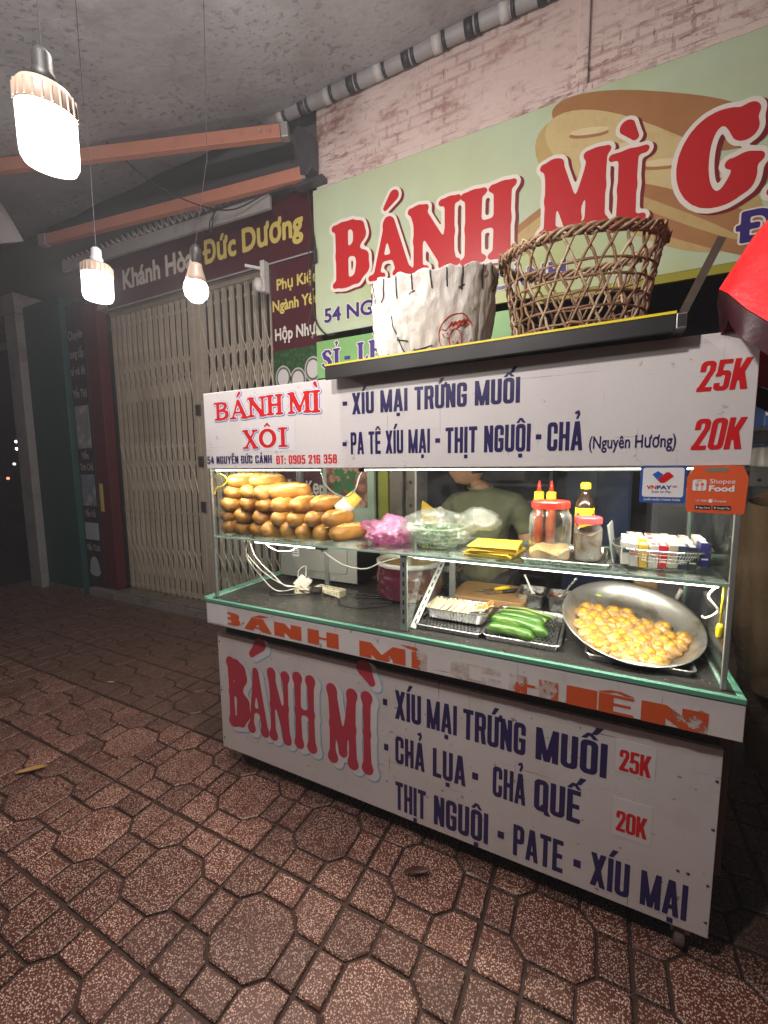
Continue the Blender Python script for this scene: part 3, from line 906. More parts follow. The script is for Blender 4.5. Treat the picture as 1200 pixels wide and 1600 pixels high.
MB().box(-.05, 4.2, 4.4, 4.5, -.01, 3.4).build("back_wall", M_INT, ri)
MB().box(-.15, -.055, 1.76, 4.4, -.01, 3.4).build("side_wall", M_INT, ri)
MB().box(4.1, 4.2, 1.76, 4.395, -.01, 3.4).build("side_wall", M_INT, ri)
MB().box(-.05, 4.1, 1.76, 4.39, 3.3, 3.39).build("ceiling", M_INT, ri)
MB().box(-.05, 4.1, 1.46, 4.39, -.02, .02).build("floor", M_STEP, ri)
M_WOODK = mat("dark_wood", (.06, .035, .02), .55, var=.4, scale=4)
M_STEELD = mat("dull_steel", (.35, .35, .36), .38, .8, var=.15)
M_BLUEBOX = mat("blue_plastic", (.05, .09, .22), .4); M_GREYBOX = mat("grey_box", (.3, .3, .31), .5)
shf = thing("storage_shelf", "dark storage rack with bundles inside the shop left of the man", "shelf", (.55, 2.6, 0))
for x in (.22, .98): MB().box(x, x + .03, 2.5, 2.9, .02, 2.3).build("upright", M_BLACK, shf)
for z in (.5, 1.0, 1.3, 1.62, 1.95): MB().box(.22, 1.01, 2.5, 2.9, z, z + .025).build("shelf_board", M_BLACK, shf)
for i, (x, z, w, h_) in enumerate(((.3, 1.025, .3, .2), (.64, 1.025, .28, .16), (.3, 1.325, .5, .18), (.28, 1.645, .3, .2), (.62, 1.645, .32, .14))):
    o = MB().box(x, x + w, 2.52, 2.86, z, z + h_).build("black_bundle", M_BLACK, org=(x, 2.6, z), bevel=.03)
    tag(o, ["black wrapped bundle low left on the dark rack", "black wrapped bundle low right on the dark rack", "wide black bundle at middle height on the dark rack", "black bundle high left on the dark rack", "flat black bundle high right on the dark rack"][i], "bundle")
cb = thing("steel_cabinet", "blue grey metal cabinet in the dark shop behind the man", "cabinet", (1.35, 3.6, 0))
MB().box(1.05, 1.65, 3.4, 3.9, .02, 1.75).build("body", M_BLUEBOX, cb, bevel=.01)
MB().box(1.07, 1.345, 3.385, 3.398, .1, 1.7).build("door", M_BLUEBOX, cb, bevel=.004)
MB().box(1.355, 1.63, 3.385, 3.398, .1, 1.7).build("door", M_BLUEBOX, cb, bevel=.004)
MB().box(1.0, 1.75, 3.3, 3.38, 1.42, 1.445).build("top_edge", M_STEELD, cb)
cb2 = thing("grey_machine", "grey box shaped machine in the dark shop behind the jars", "machine", (2.1, 3.4, 0))
MB().box(1.8, 2.4, 3.2, 3.7, .02, 1.25).build("body", M_GREYBOX, cb2, bevel=.02)
MB().box(1.86, 2.34, 3.185, 3.199, .6, 1.1).build("front_panel", M_STEELD, cb2, bevel=.004)

# poster of meat and herbs
def meat_photo():
    m = NT("print_of_meat")
    vo = m.n("ShaderNodeTexVoronoi", {'Vector': m.mapped((1, 1, 1.4)), 'Scale': 11.0, 'Randomness': 1})
    cc = m.n("ShaderNodeSeparateColor", {0: vo.outputs['Color']})
    c = m.ramp(cc.outputs[0], [(0, (.3, .1, .06)), (.3, (.5, .25, .15)), (.6, (.42, .3, .22)), (1, (.6, .42, .3))])
    c = m.mix(m.ramp(m.noise(26, 6), [(.4, (0, 0, 0)), (.7, (1, 1, 1))]), c, (.28, .06, .035))
    c = m.mix(m.ramp(vo.outputs['Distance'], [(.45, (0, 0, 0)), (.7, (.8,) * 3)]), c, (.08, .04, .03))
    m.base(c); m.setp(Roughness=.35)
    return m.mat
M_PALEGREEN = mat("pale_green_board", (.36, .46, .34), .45, var=.1)
fp = thing("food_poster", "pale framed poster of cooked meat with green herbs on the wall", "poster", (-.35, 1.45, 1.5))
MB().box(-.605, -.142, 1.45, 1.48, 1.06, 2.16).build("poster_board", M_PALEGREEN, fp, bevel=.002)
MB().box(-.565, -.2, 1.4445, 1.4485, 1.18, 1.6).build("picture", meat_photo(), fp)
M_HERB = mat("print_herb", (.04, .17, .05), .4, var=.5, scale=40)
bb = MB()
for k in range(15):
    cx, cz = -.4 + random.uniform(-.07, .09), 1.4 + random.uniform(-.1, .07)
    a0 = random.uniform(0, 6.3)
    bb.sheet([(cx + (.035 + .012 * math.sin(3 * t)) * math.cos(t + a0), cz + (.028 + .012 * math.sin(5 * t)) * math.sin(t + a0)) for t in [2 * PI * q / 14 for q in range(14)]], 1.4435 - k * .0002)
bb.build("herb_print", M_HERB, fp)

# ---- big green signboard
def board_mat():
    m = NT("green_board_print")
    n1 = m.noise(.9, 3, .5)
    c = m.ramp(n1, [(.3, (.45, .50, .30)), (.5, (.46, .55, .38)), (.68, (.38, .43, .11))])
    c = m.mix(m.ramp(m.noise(6, 6), [(.45, (0, 0, 0)), (.8, (.2,) * 3)]), c, (.3, .3, .24))
    m.base(c); m.setp(Roughness=.42)
    return m.mat
gb = thing("green_signboard", "large pale green signboard with red bread lettering and baguette pictures", "signboard", (1.2, 1.4, 2.9))
MB().box(-.592, 3.6, 1.4, 1.418, 2.475, 3.488).build("board", board_mat(), gb, bevel=.002)
MB().box(.95, 3.6, 1.396, 1.4185, 2.43, 2.472).build("bottom_trim", mat("yellow_green_trim", (.3, .27, .02), .5), gb)
def loaf_mat(name, a, b_, c_):
    m = NT(name)
    c = m.mix(m.noise(3.2, 6, .6), a, b_)
    c = m.mix(m.ramp(m.noise(14, 7, .7), [(.5, (0, 0, 0)), (.8, (.5,) * 3)]), c, c_)
    m.base(c); m.setp(Roughness=.42)
    return m.mat
M_LOAF1 = loaf_mat("print_loaf_cream", (.5, .38, .17), (.62, .5, .25), (.36, .2, .07))
M_LOAF2 = loaf_mat("print_loaf_brown", (.3, .13, .045), (.4, .2, .08), (.25, .1, .035))
M_LOAF3 = loaf_mat("print_loaf_gold", (.42, .29, .11), (.52, .38, .16), (.3, .15, .05))
def loaf(cx, cz, L, W, ang, mt, y, bulge=0, name="loaf_print"):
    pts = []
    for k in range(40):
        t = 2 * PI * k / 40
        x = L / 2 * math.copysign(abs(math.cos(t)) ** .8, math.cos(t)); z = W / 2 * math.sin(t)
        z += bulge * (1 - (2 * x / L) ** 2)
        pts.append((cx + x * math.cos(ang) - z * math.sin(ang), cz + x * math.sin(ang) + z * math.cos(ang)))
    b = MB(); b.sheet(pts, y); b.build(name, mt, gb)
loaf(1.52, 3.24, 1.05, .25, -.42, M_LOAF2, 1.3985)
loaf(1.48, 2.97, 1.28, .44, -.66, M_LOAF3, 1.398)
loaf(1.46, 3.06, 1.1, .33, -.64, M_LOAF1, 1.3975)
loaf(1.62, 2.75, 1.25, .2, -.5, M_LOAF2, 1.397, .02)
loaf(.95, 2.86, .5, .14, .5, M_LOAF2, 1.3972)
loaf(.97, 2.83, .5, .13, .5, M_LOAF3, 1.3968)
M_SCORE = loaf_mat("print_loaf_score", (.62, .5, .28), (.7, .6, .36), (.5, .34, .15))
for t_ in (-.3, -.08, .14, .34):
    loaf(1.46 + t_ * math.cos(-.64) + .01, 3.06 + t_ * math.sin(-.64) + .03, .2, .035, -.2, M_LOAF2, 1.3971, name="score_print")
    loaf(1.46 + t_ * math.cos(-.64) + .012, 3.06 + t_ * math.sin(-.64) + .045, .19, .035, -.2, M_SCORE, 1.39695, name="score_print")
loaf(1.3, 3.27, .5, .05, -.3, M_LOAF1, 1.39845)
loaf(1.55, 2.82, .9, .05, -.58, M_LOAF3, 1.39665)
loaf(2.5, 2.95, 1.0, .3, -.6, M_LOAF1, 1.3975)
M_RED = flat("red_print", (.47, .012, .015), .4); M_DRED = flat("dark_red_print", (.17, .008, .012), .4)
M_BWHITE = flat("board_white_print", (.72, .66, .58), .45)
big = [('B', None, -.425, -.125, 2.775, 3.205), ('A', 'acute', -.125, .185, 2.77, 3.16), ('N', None, .175, .51, 2.75, 3.165), ('H', None, .525, .852, 2.735, 3.16),
       ('M', None, 1.0, 1.335, 2.79, 3.185), ('I', 'grave', 1.335, 1.515, 2.765, 3.13), ('G', None, 1.655, 1.995, 2.745, 3.185), ('A', 'grave', 2.02, 2.35, 2.74, 3.16)]
serif_text(big, 1.3955, [(.05, .045, -.03, M_DRED, .0004), (.05, 0, 0, M_BWHITE, 0), (0, 0, 0, M_RED, -.0008)], gb, T=.125, t=.062, name="red_letters")
text("54 NGUYỄN ĐỨC CẢNH", -.515, 1.14, 2.555, .1, 1.3945, M_NAVY, gb, .03, outline=(.035, M_BWHITE))
text("Đ", 1.9, 2.05, 2.56, .13, 1.3945, M_NAVY, gb, .045, outline=(.04, M_BWHITE))
lb = thing("lower_signboard", "narrow green board with purple serif letters under the big signboard", "signboard", (-.3, 1.41, 2.3))
M_GREENB = mat("green_gradient_print", (.2, .42, .14), .45, var=.5, scale=2)
MB().box(-.595, .9, 1.402, 1.418, 2.16, 2.428).build("board", M_GREENB, lb)
M_PURP = flat("purple_print", (.05, .02, .2))
serif_text([('S', None, -.555, -.455, 2.225, 2.36), ('I', 'hook', -.45, -.385, 2.228, 2.36), ('L', None, -.24, -.15, 2.24, 2.375), ('E', 'hook', -.145, -.05, 2.242, 2.378)],
           1.4005, [(.05, 0, 0, M_BWHITE, 0), (0, 0, 0, M_PURP, -.0008)], lb, T=.13, t=.065, h=.03, name="purple_letters")
MB().box(-.35, -.3, 1.3995, 1.4005, 2.27, 2.295).build("dash", M_PURP, lb)

# ---- awning, roller and arms
def awning_mat():
    m = NT("mildewed_awning_cloth")
    c = m.mix(m.noise(1.3, 6, .6), (.33, .335, .36), (.47, .465, .48))
    sp = m.ramp(m.noise(26, 3, .6), [(.56, (0, 0, 0)), (.62, (1, 1, 1))])
    area = m.ramp(m.noise(1.1, 4, .6, m.mapped((1, 1, 1), loc=(.7, .2, 0))), [(.42, (0, 0, 0)), (.58, (1, 1, 1))])
    c = m.mix(m.math('MULTIPLY', m.math('MULTIPLY', sp, area), .5), c, (.07, .075, .08))
    stain = m.ramp(m.noise(2.6, 8, .7), [(.5, (0, 0, 0)), (.7, (.6,) * 3)])
    c = m.mix(stain, c, (.2, .19, .19))
    m.base(c); m.setp(Roughness=.7)
    m.bump(m.noise(7, 5), .35, .03)
    return m.mat
AW = lambda y: 4.06 - (1.38 - y) * .30
aw = thing("awning", "grey mildewed awning sheet stretched over the pavement", "awning", (0, 0, 3.7))
def awf(u, v):
    x = -6.2 + 10 * u; y = 1.38 - 3.5 * v
    return (x, y, AW(y) - .035 * math.sin(PI * v) * (1 + .5 * math.sin(x * 2.1)) + .01 * math.sin(x * 7 + y * 3))
MB().grid(awf, 60, 24).build("awning_cloth", awning_mat(), aw, smooth=True)
M_ROLL = mat("grey_tarpaulin", (.3, .29, .29), .55, var=.3, scale=9); M_BAND = mat("black_strap", (.03, .03, .035), .5); M_ROLLW = mat("white_tarpaulin", (.5, .48, .47), .5, var=.2)
MB().tube([(-.98 + k * .2, 1.36, 4.03 + .004 * math.sin(k)) for k in range(26)], .045, 10).build("rolled_edge", M_ROLL, aw, smooth=True)
for k in range(20):
    x = -.85 + k * .2
    MB().tube([(x, 1.36, 4.03), (x + .05, 1.36, 4.03)], .049, 10).build("strap", M_BAND if k % 2 else M_ROLLW, aw, smooth=True)
    MB().tube([(x + .062, 1.36, 4.03), (x + .085, 1.36, 4.03)], .0495, 10).build("strap", M_BAND, aw, smooth=True)
M_ORANGE = mat("faded_orange_paint", (.46, .19, .125), .5, var=.15, scale=5, dirt=((.2, .1, .08), 14, .6, .6))
M_ALU = mat("scuffed_aluminium", (.55, .55, .54), .4, .7, var=.25, scale=30)
a1 = thing("awning_support", "upper orange steel awning arm running behind the nearest bulb", "awning support", (-.75, 1.25, 3.8), "orange arms under the awning")
P, Q = Vector((-.705, 1.2, 3.79)), Vector((-2.75, .33, 3.67))
MB().bar(P, Q, .05, .085).build("arm_bar", M_ORANGE, a1, bevel=.004)
MB().bar(P + (P - Q).normalized() * .005, P + (P - Q).normalized() * .055, .06, .095).build("end_cap", M_ALU, a1, bevel=.004)
for t in (.03, .06): MB().bar(P + (Q - P) * t + Vector((.012, -.03, 0)), P + (Q - P) * t + Vector((.02, -.045, 0)), .014, .014).build("bolt", M_ALU, a1)
a2 = thing("awning_support", "lower orange steel awning arm above the shop gate", "awning support", (-.6, 1.34, 3.58), "orange arms under the awning")
P2, Q2 = Vector((-.63, 1.342, 3.58)), Vector((-3.25, .972, 3.58))
MB().bar(P2, Q2, .05, .085).build("arm_bar", M_ORANGE, a2, bevel=.004)
MB().bar(P2 + Vector((.002, 0, 0)), P2 + Vector((.03, .004, 0)), .056, .09).build("end_cap", M_ALU, a2)
MB().bar(Q2, Q2 + Vector((-.09, -.013, .0)), .06, .1).build("end_joint", M_ALU, a2, bevel=.006)
abk = thing("arm_bracket", "dark steel bracket holding the awning arms to the wall corner", "bracket", (-.58, 1.36, 3.7))
M_DSTEEL = mat("dark_steel", (.09, .09, .1), .45, .5, dirt=((.2, .12, .08), 12, .6, .5))
MB().prism([(-.68, 3.86), (-.63, 3.88), (-.53, 3.8), (-.53, 3.58), (-.57, 3.54), (-.63, 3.56), (-.64, 3.72)], 1.3, 1.39).build("plate", M_DSTEEL, abk, bevel=.006)
MB().box(-.7, -.46, 1.33, 1.395, 3.5, 3.53).build("foot", M_DSTEEL, abk)
vl = thing("valance_rail", "pale rail with scalloped dark fringe above the fascia sign", "rail", (-2.2, 1.3, 3.45))
MB().bar((-.93, 1.33, 3.47), (-3.6, 1.27, 3.53), .03, .10).build("rail", M_GREYWALL, vl, bevel=.004)
for k in range(30):
    x = -1.25 - k * .08
    bb = MB(); bb.tube([(x, 1.31, 3.56), (x - .02, 1.27, 3.6), (x - .05, 1.29, 3.61), (x - .07, 1.31, 3.57)], .012, 5)
    bb.build("fringe_loop", M_ROLL, vl, smooth=True)
# loose awning corner hanging at the far end
def flapf(u, v):
    xr = -2.95 + (.419) * v; xl = -3.5
    x = xr + (xl - xr) * u
    z = 3.745 - (.568 - .05 * u) * v
    return (x, .4 + .03 * math.sin(u * 9 + v * 2) + .02 * v, z)
tag(MB().grid(flapf, 24, 12).build("awning_flap", M_ROLLW, org=(-3.2, .4, 3.7), smooth=True),
    "pale loose tarpaulin corner hanging from the awning at the far left", "awning flap")

# ---- hanging bulbs
M_BASE = mat("bulb_housing", (.36, .27, .21), .4, var=.08, sss=0); M_SOCK = mat("grey_socket", (.5, .5, .5), .5)
BCOL = (1, .91, .87)
M_GLOW = frosted("lit_bulb", (1, .9, .82), 6.0)
M_WIRE = mat("grey_wire", (.02, .02, .02), .5)
def col_bulb(c, r, h, wire_to, label, tilt=0.0, ax=(0, 1, 0), dark=False, watts=10.0):
    c = Vector(c)
    t = thing("pendant_bulb", label, "light bulb", c, "bare bulbs hanging from the awning")
    Rm = Matrix.Rotation(tilt, 3, Vector(ax))
    prof = [(0, -h * .5), (r * .6, -h * .5), (r * .86, -h * .47), (r * .97, -h * .40), (r, -h * .3), (r, h * .18)]
    MB().lathe(prof, c, 28, Rm, (False, False)).build("glowing_globe", M_GLOW, t, smooth=True)
    lamp('bulb_light', 'POINT', watts * BULB_W, BCOL, t, c - Vector((0, 0, h * .12)), shadow_soft_size=r * .7)
    MB().lathe([(r * 1.0, h * .182), (r * 1.02, h * .19), (r * 1.0, h * .4), (r * .85, h * .47), (r * .45, h * .5)], c, 28, Rm, (True, True)).build("housing", M_BASE, t, smooth=True)
    for k in range(22):
        a = 2 * PI * k / 22
        d = Vector((math.cos(a), math.sin(a), 0)) * r * 1.02
        MB().bar(c + Rm @ (d + Vector((0, 0, h * .2))), c + Rm @ (d * .98 + Vector((0, 0, h * .4))), r * .07, r * .07).build("cooling_fin", M_BASE, t)
    top = c + Rm @ Vector((0, 0, h * .5))
    MB().lathe([(r * .42, 0), (r * .42, h * .12), (r * .34, h * .16), (r * .34, h * .34), (r * .2, h * .4)], top, 16, Rm).build("socket", M_SOCK if not dark else M_WIRE, t, smooth=True)
    w0 = top + Rm @ Vector((0, 0, h * .38)); w1 = Vector(wire_to)
    MB().tube([w0, w0 * .7 + w1 * .3 + Vector((.006, 0, 0)), w0 * .35 + w1 * .65 - Vector((.004, 0, 0)), w1], .0016, 5).build("wire", M_WIRE, t)
col_bulb((.342, -.821, 2.175), .05, .145, (.30, -.80, AW(-.8) - .03), "nearest and largest lit column bulb hanging top left", .16, (.45, .9, 0), True, 8)
col_bulb((-.736, -.106, 2.345), .062, .165, (-.76, -.09, AW(-.09) - .03), "lit column bulb with ribbed collar hanging before the closed shop", .05, watts=15)
col_bulb((.75, -1.25, 2.62), .062, .165, (.75, -1.25, AW(-1.25) - .03), "lit bulb under the awning in front of the cart", 0, watts=42)
col_bulb((.33, -.25, 3.12), .062, .165, (.33, -.25, AW(-.25) - .03), "lit bulb high under the awning close to the cloth", 0, watts=34)
c3 = Vector((-.291, .06, 2.295))
t3 = thing("pendant_bulb", "pear shaped lit bulb hanging before the gold shop lettering", "light bulb", c3, "bare bulbs hanging from the awning")
R3 = Matrix.Rotation(.06, 3, 'Y')
MB().lathe([(0, -.062), (.025, -.058), (.046, -.036), (.053, -.008), (.05, .012), (.044, .024)], c3, 24, R3, (False, False)).build("glowing_globe", M_GLOW, t3, smooth=True)
lamp("bulb_light", "POINT", 12 * BULB_W, BCOL, t3, c3 - Vector((0, 0, .015)), shadow_soft_size=.035)
MB().lathe([(.045, .0242), (.04, .045), (.028, .085), (.026, .1)], c3, 24, R3).build("housing", M_BASE, t3, smooth=True)
MB().lathe([(.02, .1), (.024, .104), (.024, .16), (.012, .18)], c3, 16, R3).build("socket", M_WIRE, t3, smooth=True)
MB().tube([c3 + Vector((.01, 0, .178)), c3 + Vector((.0, .1, .6)), (-.3, .2, AW(.2) - .03)], .0016, 5).build("wire", M_WIRE, t3)

# slack cables under the awning and down the board edge
def cable(label, pts, r=.004, m_=None, name="cable"):
    P_ = [Vector(p) for p in pts]
    out = []
    for i in range(len(P_) - 1):
        p0 = P_[max(i - 1, 0)]; p1 = P_[i]; p2 = P_[i + 1]; p3 = P_[min(i + 2, len(P_) - 1)]
        for s_ in range(6):
            t = s_ / 6
            out.append(.5 * ((2 * p1) + (p2 - p0) * t + (2 * p0 - 5 * p1 + 4 * p2 - p3) * t * t + (3 * p1 - p0 - 3 * p2 + p3) * t ** 3))
    out.append(P_[-1])
    b = MB(); b.tube(out, r, 6)
    if label is None: return b
    o = b.build(name, m_ or M_WIRE, org=pts[0], smooth=True)
    return tag(o, label, "cable")
cable("thin dark cable sagging from the awning arm towards the gold lettering", [(-1.95, .75, 3.86), (-1.72, .9, 3.62), (-1.5, 1.1, 3.5), (-1.2, 1.2, 3.42), (-.9, 1.28, 3.5), (-.62, 1.38, 3.56)], .005)
cable("dark cable hanging down the left edge of the green signboard", [(-.62, 1.37, 3.54), (-.6, 1.38, 3.3), (-.57, 1.385, 3.05), (-.61, 1.38, 2.9), (-.59, 1.385, 2.6), (-.5, 1.385, 2.47), (-.42, 1.39, 2.46)], .006)
cable("second dark cable beside the maroon board edge", [(-.6, 1.36, 3.2), (-.63, 1.37, 2.9), (-.6, 1.37, 2.7), (-.645, 1.37, 2.55), (-.6, 1.37, 2.45)], .004)
cable("short dark wire lead looped under the orange arm", [(-1.35, 1.2, 3.46), (-1.42, 1.19, 3.38), (-1.4, 1.18, 3.3), (-1.38, 1.2, 3.46)], .005)
tag(MB().bar((-.575, 1.38, 3.08), (-.57, 1.375, 2.98), .03, .03).build("junction_plug", M_WIRE, org=(-.575, 1.38, 3.03), bevel=.006), "dark plug on the cable at the signboard edge", "plug")

# ---- far street beyond the pillar
M_FARB = mat("night_building", (.02, .022, .03), .8)
tag(MB().box(-26, -14, 9, 16, -.03, 7).build("far_building", M_FARB, org=(-20, 12, 0)), "dark building far along the street", "building")
for i, (px, py, pz, c_, st_) in enumerate(((-12, 4.23, 2.18, (.7, .85, 1), 2), (-12, 4.23, 2.0, (1, .9, .75), 3), (-12, 4.14, 1.61, (.7, .85, 1), .6), (-12, 3.98, 1.25, (1, .2, .12), 1))):
    o = MB().lathe([(0, -.035), (.025, -.025), (.035, 0), (.025, .025), (0, .035)], (px, py, pz), 10, caps=(False, False)).build("distant_lamp", emit("distant_light", c_, st_), org=(px, py, pz), smooth=True)
    tag(o, ["tiny bluish white street light highest in the dark gap", "tiny warm white street light second in the dark gap", "tiny faint bluish light low in the dark gap", "tiny red light lowest in the dark gap"][i], "street light")
# ============================================================ FOOD CART
def scuffed(name, col, amt=.5):
    m = NT(name)
    c = m.mix(m.noise(2.2, 6, .6), tuple(v * .88 for v in col), col)
    s1 = m.noise(1.0, 5, .7, m.mapped((2.2, 3, 75), rot=(0, .9, 0), loc=(.3, 0, .2)))
    s2 = m.noise(1.0, 5, .7, m.mapped((85, 3, 2.6), rot=(0, .45, 0)))
    sc = m.math('MAXIMUM', m.ramp(s1, [(.655, (0, 0, 0)), (.67, (1, 1, 1))]), m.ramp(s2, [(.66, (0, 0, 0)), (.675, (1, 1, 1))]))
    c = m.mix(m.math('MULTIPLY', sc, amt), c, (.12, .09, .08))
    spk = m.ramp(m.noise(28, 3, .6), [(.67, (0, 0, 0)), (.7, (1, 1, 1))])
    c = m.mix(m.math('MULTIPLY', spk, amt * .9), c, (.16, .11, .09))
    gr = m.ramp(m.noise(3.7, 8, .72), [(.5, (0, 0, 0)), (.8, (amt * .5,) * 3)])
    c = m.mix(gr, c, (.4, .33, .28))
    m.base(c); m.setp(Roughness=.4)
    m.link(m.math('ADD', m.math('MULTIPLY', m.noise(9, 5), .3), .22), m.p.inputs['Roughness'])
    return m.mat
M_SIGN = scuffed("white_sign_face", (.74, .71, .70), .4)
M_PANEL = scuffed("white_panel_face", (.70, .66, .645), .85)
M_BANDM = scuffed("white_band_face", (.68, .645, .63), .7)
M_GREEN = mat("chipped_green_paint", (.11, .30, .21), .4, var=.15, dirt=((.3, .28, .2), 12, .66, .8))
M_COUNTER = mat("dirty_counter", (.035, .034, .032), .3, var=.5, scale=12, bump=.25, bscale=120, dirt=((.2, .19, .16), 85, .66, .6))
M_GEDGE = mat("glass_edge", (.3, .46, .38), .2, var=.2, scale=20)
M_GLASS = film("cart_glass", (.97, 1, .98), .0, .05, .03)
M_SHELFG = film("shelf_glass", (.86, .95, .9), .03, .32, .06, streak=14)
M_ALUF = mat("aluminium_frame", (.34, .35, .34), .45, .6, var=.2, scale=20)
M_ROOF = mat("roof_sheet", (.2, .2, .2), .5, .4)
M_LED = emit("led_strip", (1, .95, .84), 3.2)
LCOL = (1, .92, .78)
M_WHITEPL = mat("white_plastic", (.68, .66, .6), .4)
M_TYRE = mat("caster_rubber", (.16, .11, .09), .6, bump=.2)
M_YELLOW = mat("yellow_tape", (.75, .6, .02), .4, var=.15, scale=20)
M_RUSTLEG = mat("rusty_frame", (.14, .085, .065), .6, .2, var=.4, scale=9)

cart = thing("food_cart", "glass fronted white street food cart with red and navy lettering", "food cart", (.72, .35, 0))
# counter and body
MB().box(-.268, 1.7205, .004, .76, .852, .868).box(-.268, 1.7205, .034, .76, .8, .8515).build("counter_base", M_RUSTLEG, cart)
MB().box(-.25, 1.705, .012, .75, .8685, .884).build("counter_top", M_COUNTER, cart)
MB().box(-.2704, 1.7229, -.004, .0115, .8705, .8862).build("green_edge", M_GREEN, cart, bevel=.002)
MB().box(1.706, 1.7229, .012, .76, .868, .8862).build("green_edge", M_GREEN, cart, bevel=.002)
MB().box(-.30, -.2505, .012, .76, .868, .8862).box(-.32, -.2705, .05, .5, .80, .866).build("green_edge", M_GREEN, cart, bevel=.002)
band = MB().box(-.2700, 1.7225, 0, .03, .765, .8675).build("counter_band", M_BANDM, cart, bevel=.002)
MB().box(-.26, -.135, -.0022, -.0004, .772, .862).build("white_patch", flat("patch_sticker", (.68, .66, .66)), band)
MB().box(-.26, 1.69, .1, .73, .66, .799).build("drawer_box", M_RUSTLEG, cart)
panel = MB().box(-.278, 1.6992, .0615, .08, .1, .698).build("front_panel", M_PANEL, cart, bevel=.0015)
MB().box(-.262, -.25, .085, .72, .12, .66).build("side_panel", M_RUSTLEG, cart)
MB().box(1.672, 1.684, .085, .72, .12, .66).build("side_panel", M_RUSTLEG, cart)
MB().box(-.25, 1.67, .705, .72, .12, .66).build("back_panel", M_RUSTLEG, cart)
MB().box(-.262, 1.684, .085, .72, .1, .119).build("bottom_board", M_RUSTLEG, cart)
for x, y in ((1.71, .1), (1.71, .68), (-.285, .68)):
    MB().box(x - .015, x + .015, y, y + .03, .28, .798).build("leg_post", M_RUSTLEG, cart, bevel=.002)
for x, y in ((1.635, .1), (-.185, .12), (1.6, .66), (-.2, .66)):
    c = MB().box(x - .028, x + .028, y - .03, y + .03, .088, .0995).bar((x, y, .09), (x + .004, y + .012, .05), .05, .03, (0, 1, 0)).build("caster", M_STEELD, cart, bevel=.002)
    MB().lathe([(.012, -.014), (.036, -.013), (.0385, -.006), (.0385, .006), (.036, .013), (.012, .014)], (x, y + .012, .0385), 20, Matrix.Rotation(PI / 2, 3, 'Y') @ Matrix.Identity(3)).build("wheel", M_TYRE, c, smooth=False)
# upper sign cabinet
sign = MB().box(-.2549, 1.6983, .0355, .05, 1.4905, 1.8257).build("top_sign", M_SIGN, cart, bevel=.0015)
MB().box(-.2535, 1.6965, .0505, .7, 1.812, 1.8225).build("roof", M_ROOF, cart)
MB().box(-.254, -.2505, .0505, .5, 1.4925, 1.811).build("sign_side", M_ROOF, cart)
MB().box(1.694, 1.6975, .0505, .5, 1.4925, 1.811).build("sign_side", M_ROOF, cart)
MB().box(-.25, 1.6935, .0505, .12, 1.4925, 1.4965).build("sign_underside", M_ALUF, cart)
# frame posts and rails
for x in (-.236, 1.68): MB().box(x - .006, x + .006, .03, .042, .8865, 1.489).build("corner_post", M_ALUF, cart, bevel=.001)
for x in (-.24, 1.69): MB().box(x - .012, x + .012, .69, .714, .8845, 1.811).build("corner_post", M_ALUF, cart)
MB().box(-.2275, 1.6735, .03, .0355, 1.1725, 1.1795).build("glass_edge", M_GEDGE, cart)
MB().box(-.2275, 1.6735, .0365, .46, 1.1735, 1.1805).build("glass_shelf", M_SHELFG, cart)
MB().box(-.2275, 1.6735, .461, .4655, 1.1735, 1.1805).build("glass_edge", M_GEDGE, cart)
MB().box(-.2275, 1.6735, .0335, .0345, 1.1815, 1.489).build("front_glass", M_GLASS, cart, fix=True)
for x, s_ in ((-.236, 1), (1.6815, -1)):
    MB().box(x - .0015, x + .0015, .0425, .66, .8865, 1.489).build("side_glass", M_GLASS, cart)
    MB().box(x - .004, x + .004, .0425, .66, .8862, .893).build("glass_edge", M_GEDGE, cart)
    MB().box(x - .0025, x + .0025, .6605, .664, .8862, 1.489).build("glass_edge", M_GEDGE, cart)
# slotted angle divider
def slotted(p, q, w, name):
    b = MB(); b.bar(p, q, w, .003, (0, 1, 0))
    o = b.build(name, M_ALUF, cart)
    p, q = Vector(p), Vector(q); n = int((q - p).length / .032)
    for i in range(1, n):
        c = p + (q - p) * (i / n)
        d = (q - p).normalized() * .009
        MB().bar(c - d + Vector((0, -.0022, 0)), c + d + Vector((0, -.0022, 0)), .006, .0008, (0, 1, 0)).build("slot", M_BLACK, o)
slotted((.73, .04, .8865), (.73, .04, 1.172), .026, "divider_angle")
slotted((.752, .075, .8865), (.80, .4, 1.17), .022, "brace_angle")
MB().box(.741, .7435, .045, .46, .8865, 1.171).build("divider_glass", M_GLASS, cart)
MB().box(.7405, .744, .0405, .0445, .8865, 1.171).build("glass_edge", M_GEDGE, cart)
MB().box(.775, .80, .44, .46, .8845, 1.172).build("shelf_post", M_ALUF, cart)
MB().box(.1, .125, .44, .455, .8845, 1.172).build("shelf_post", M_ALUF, cart)
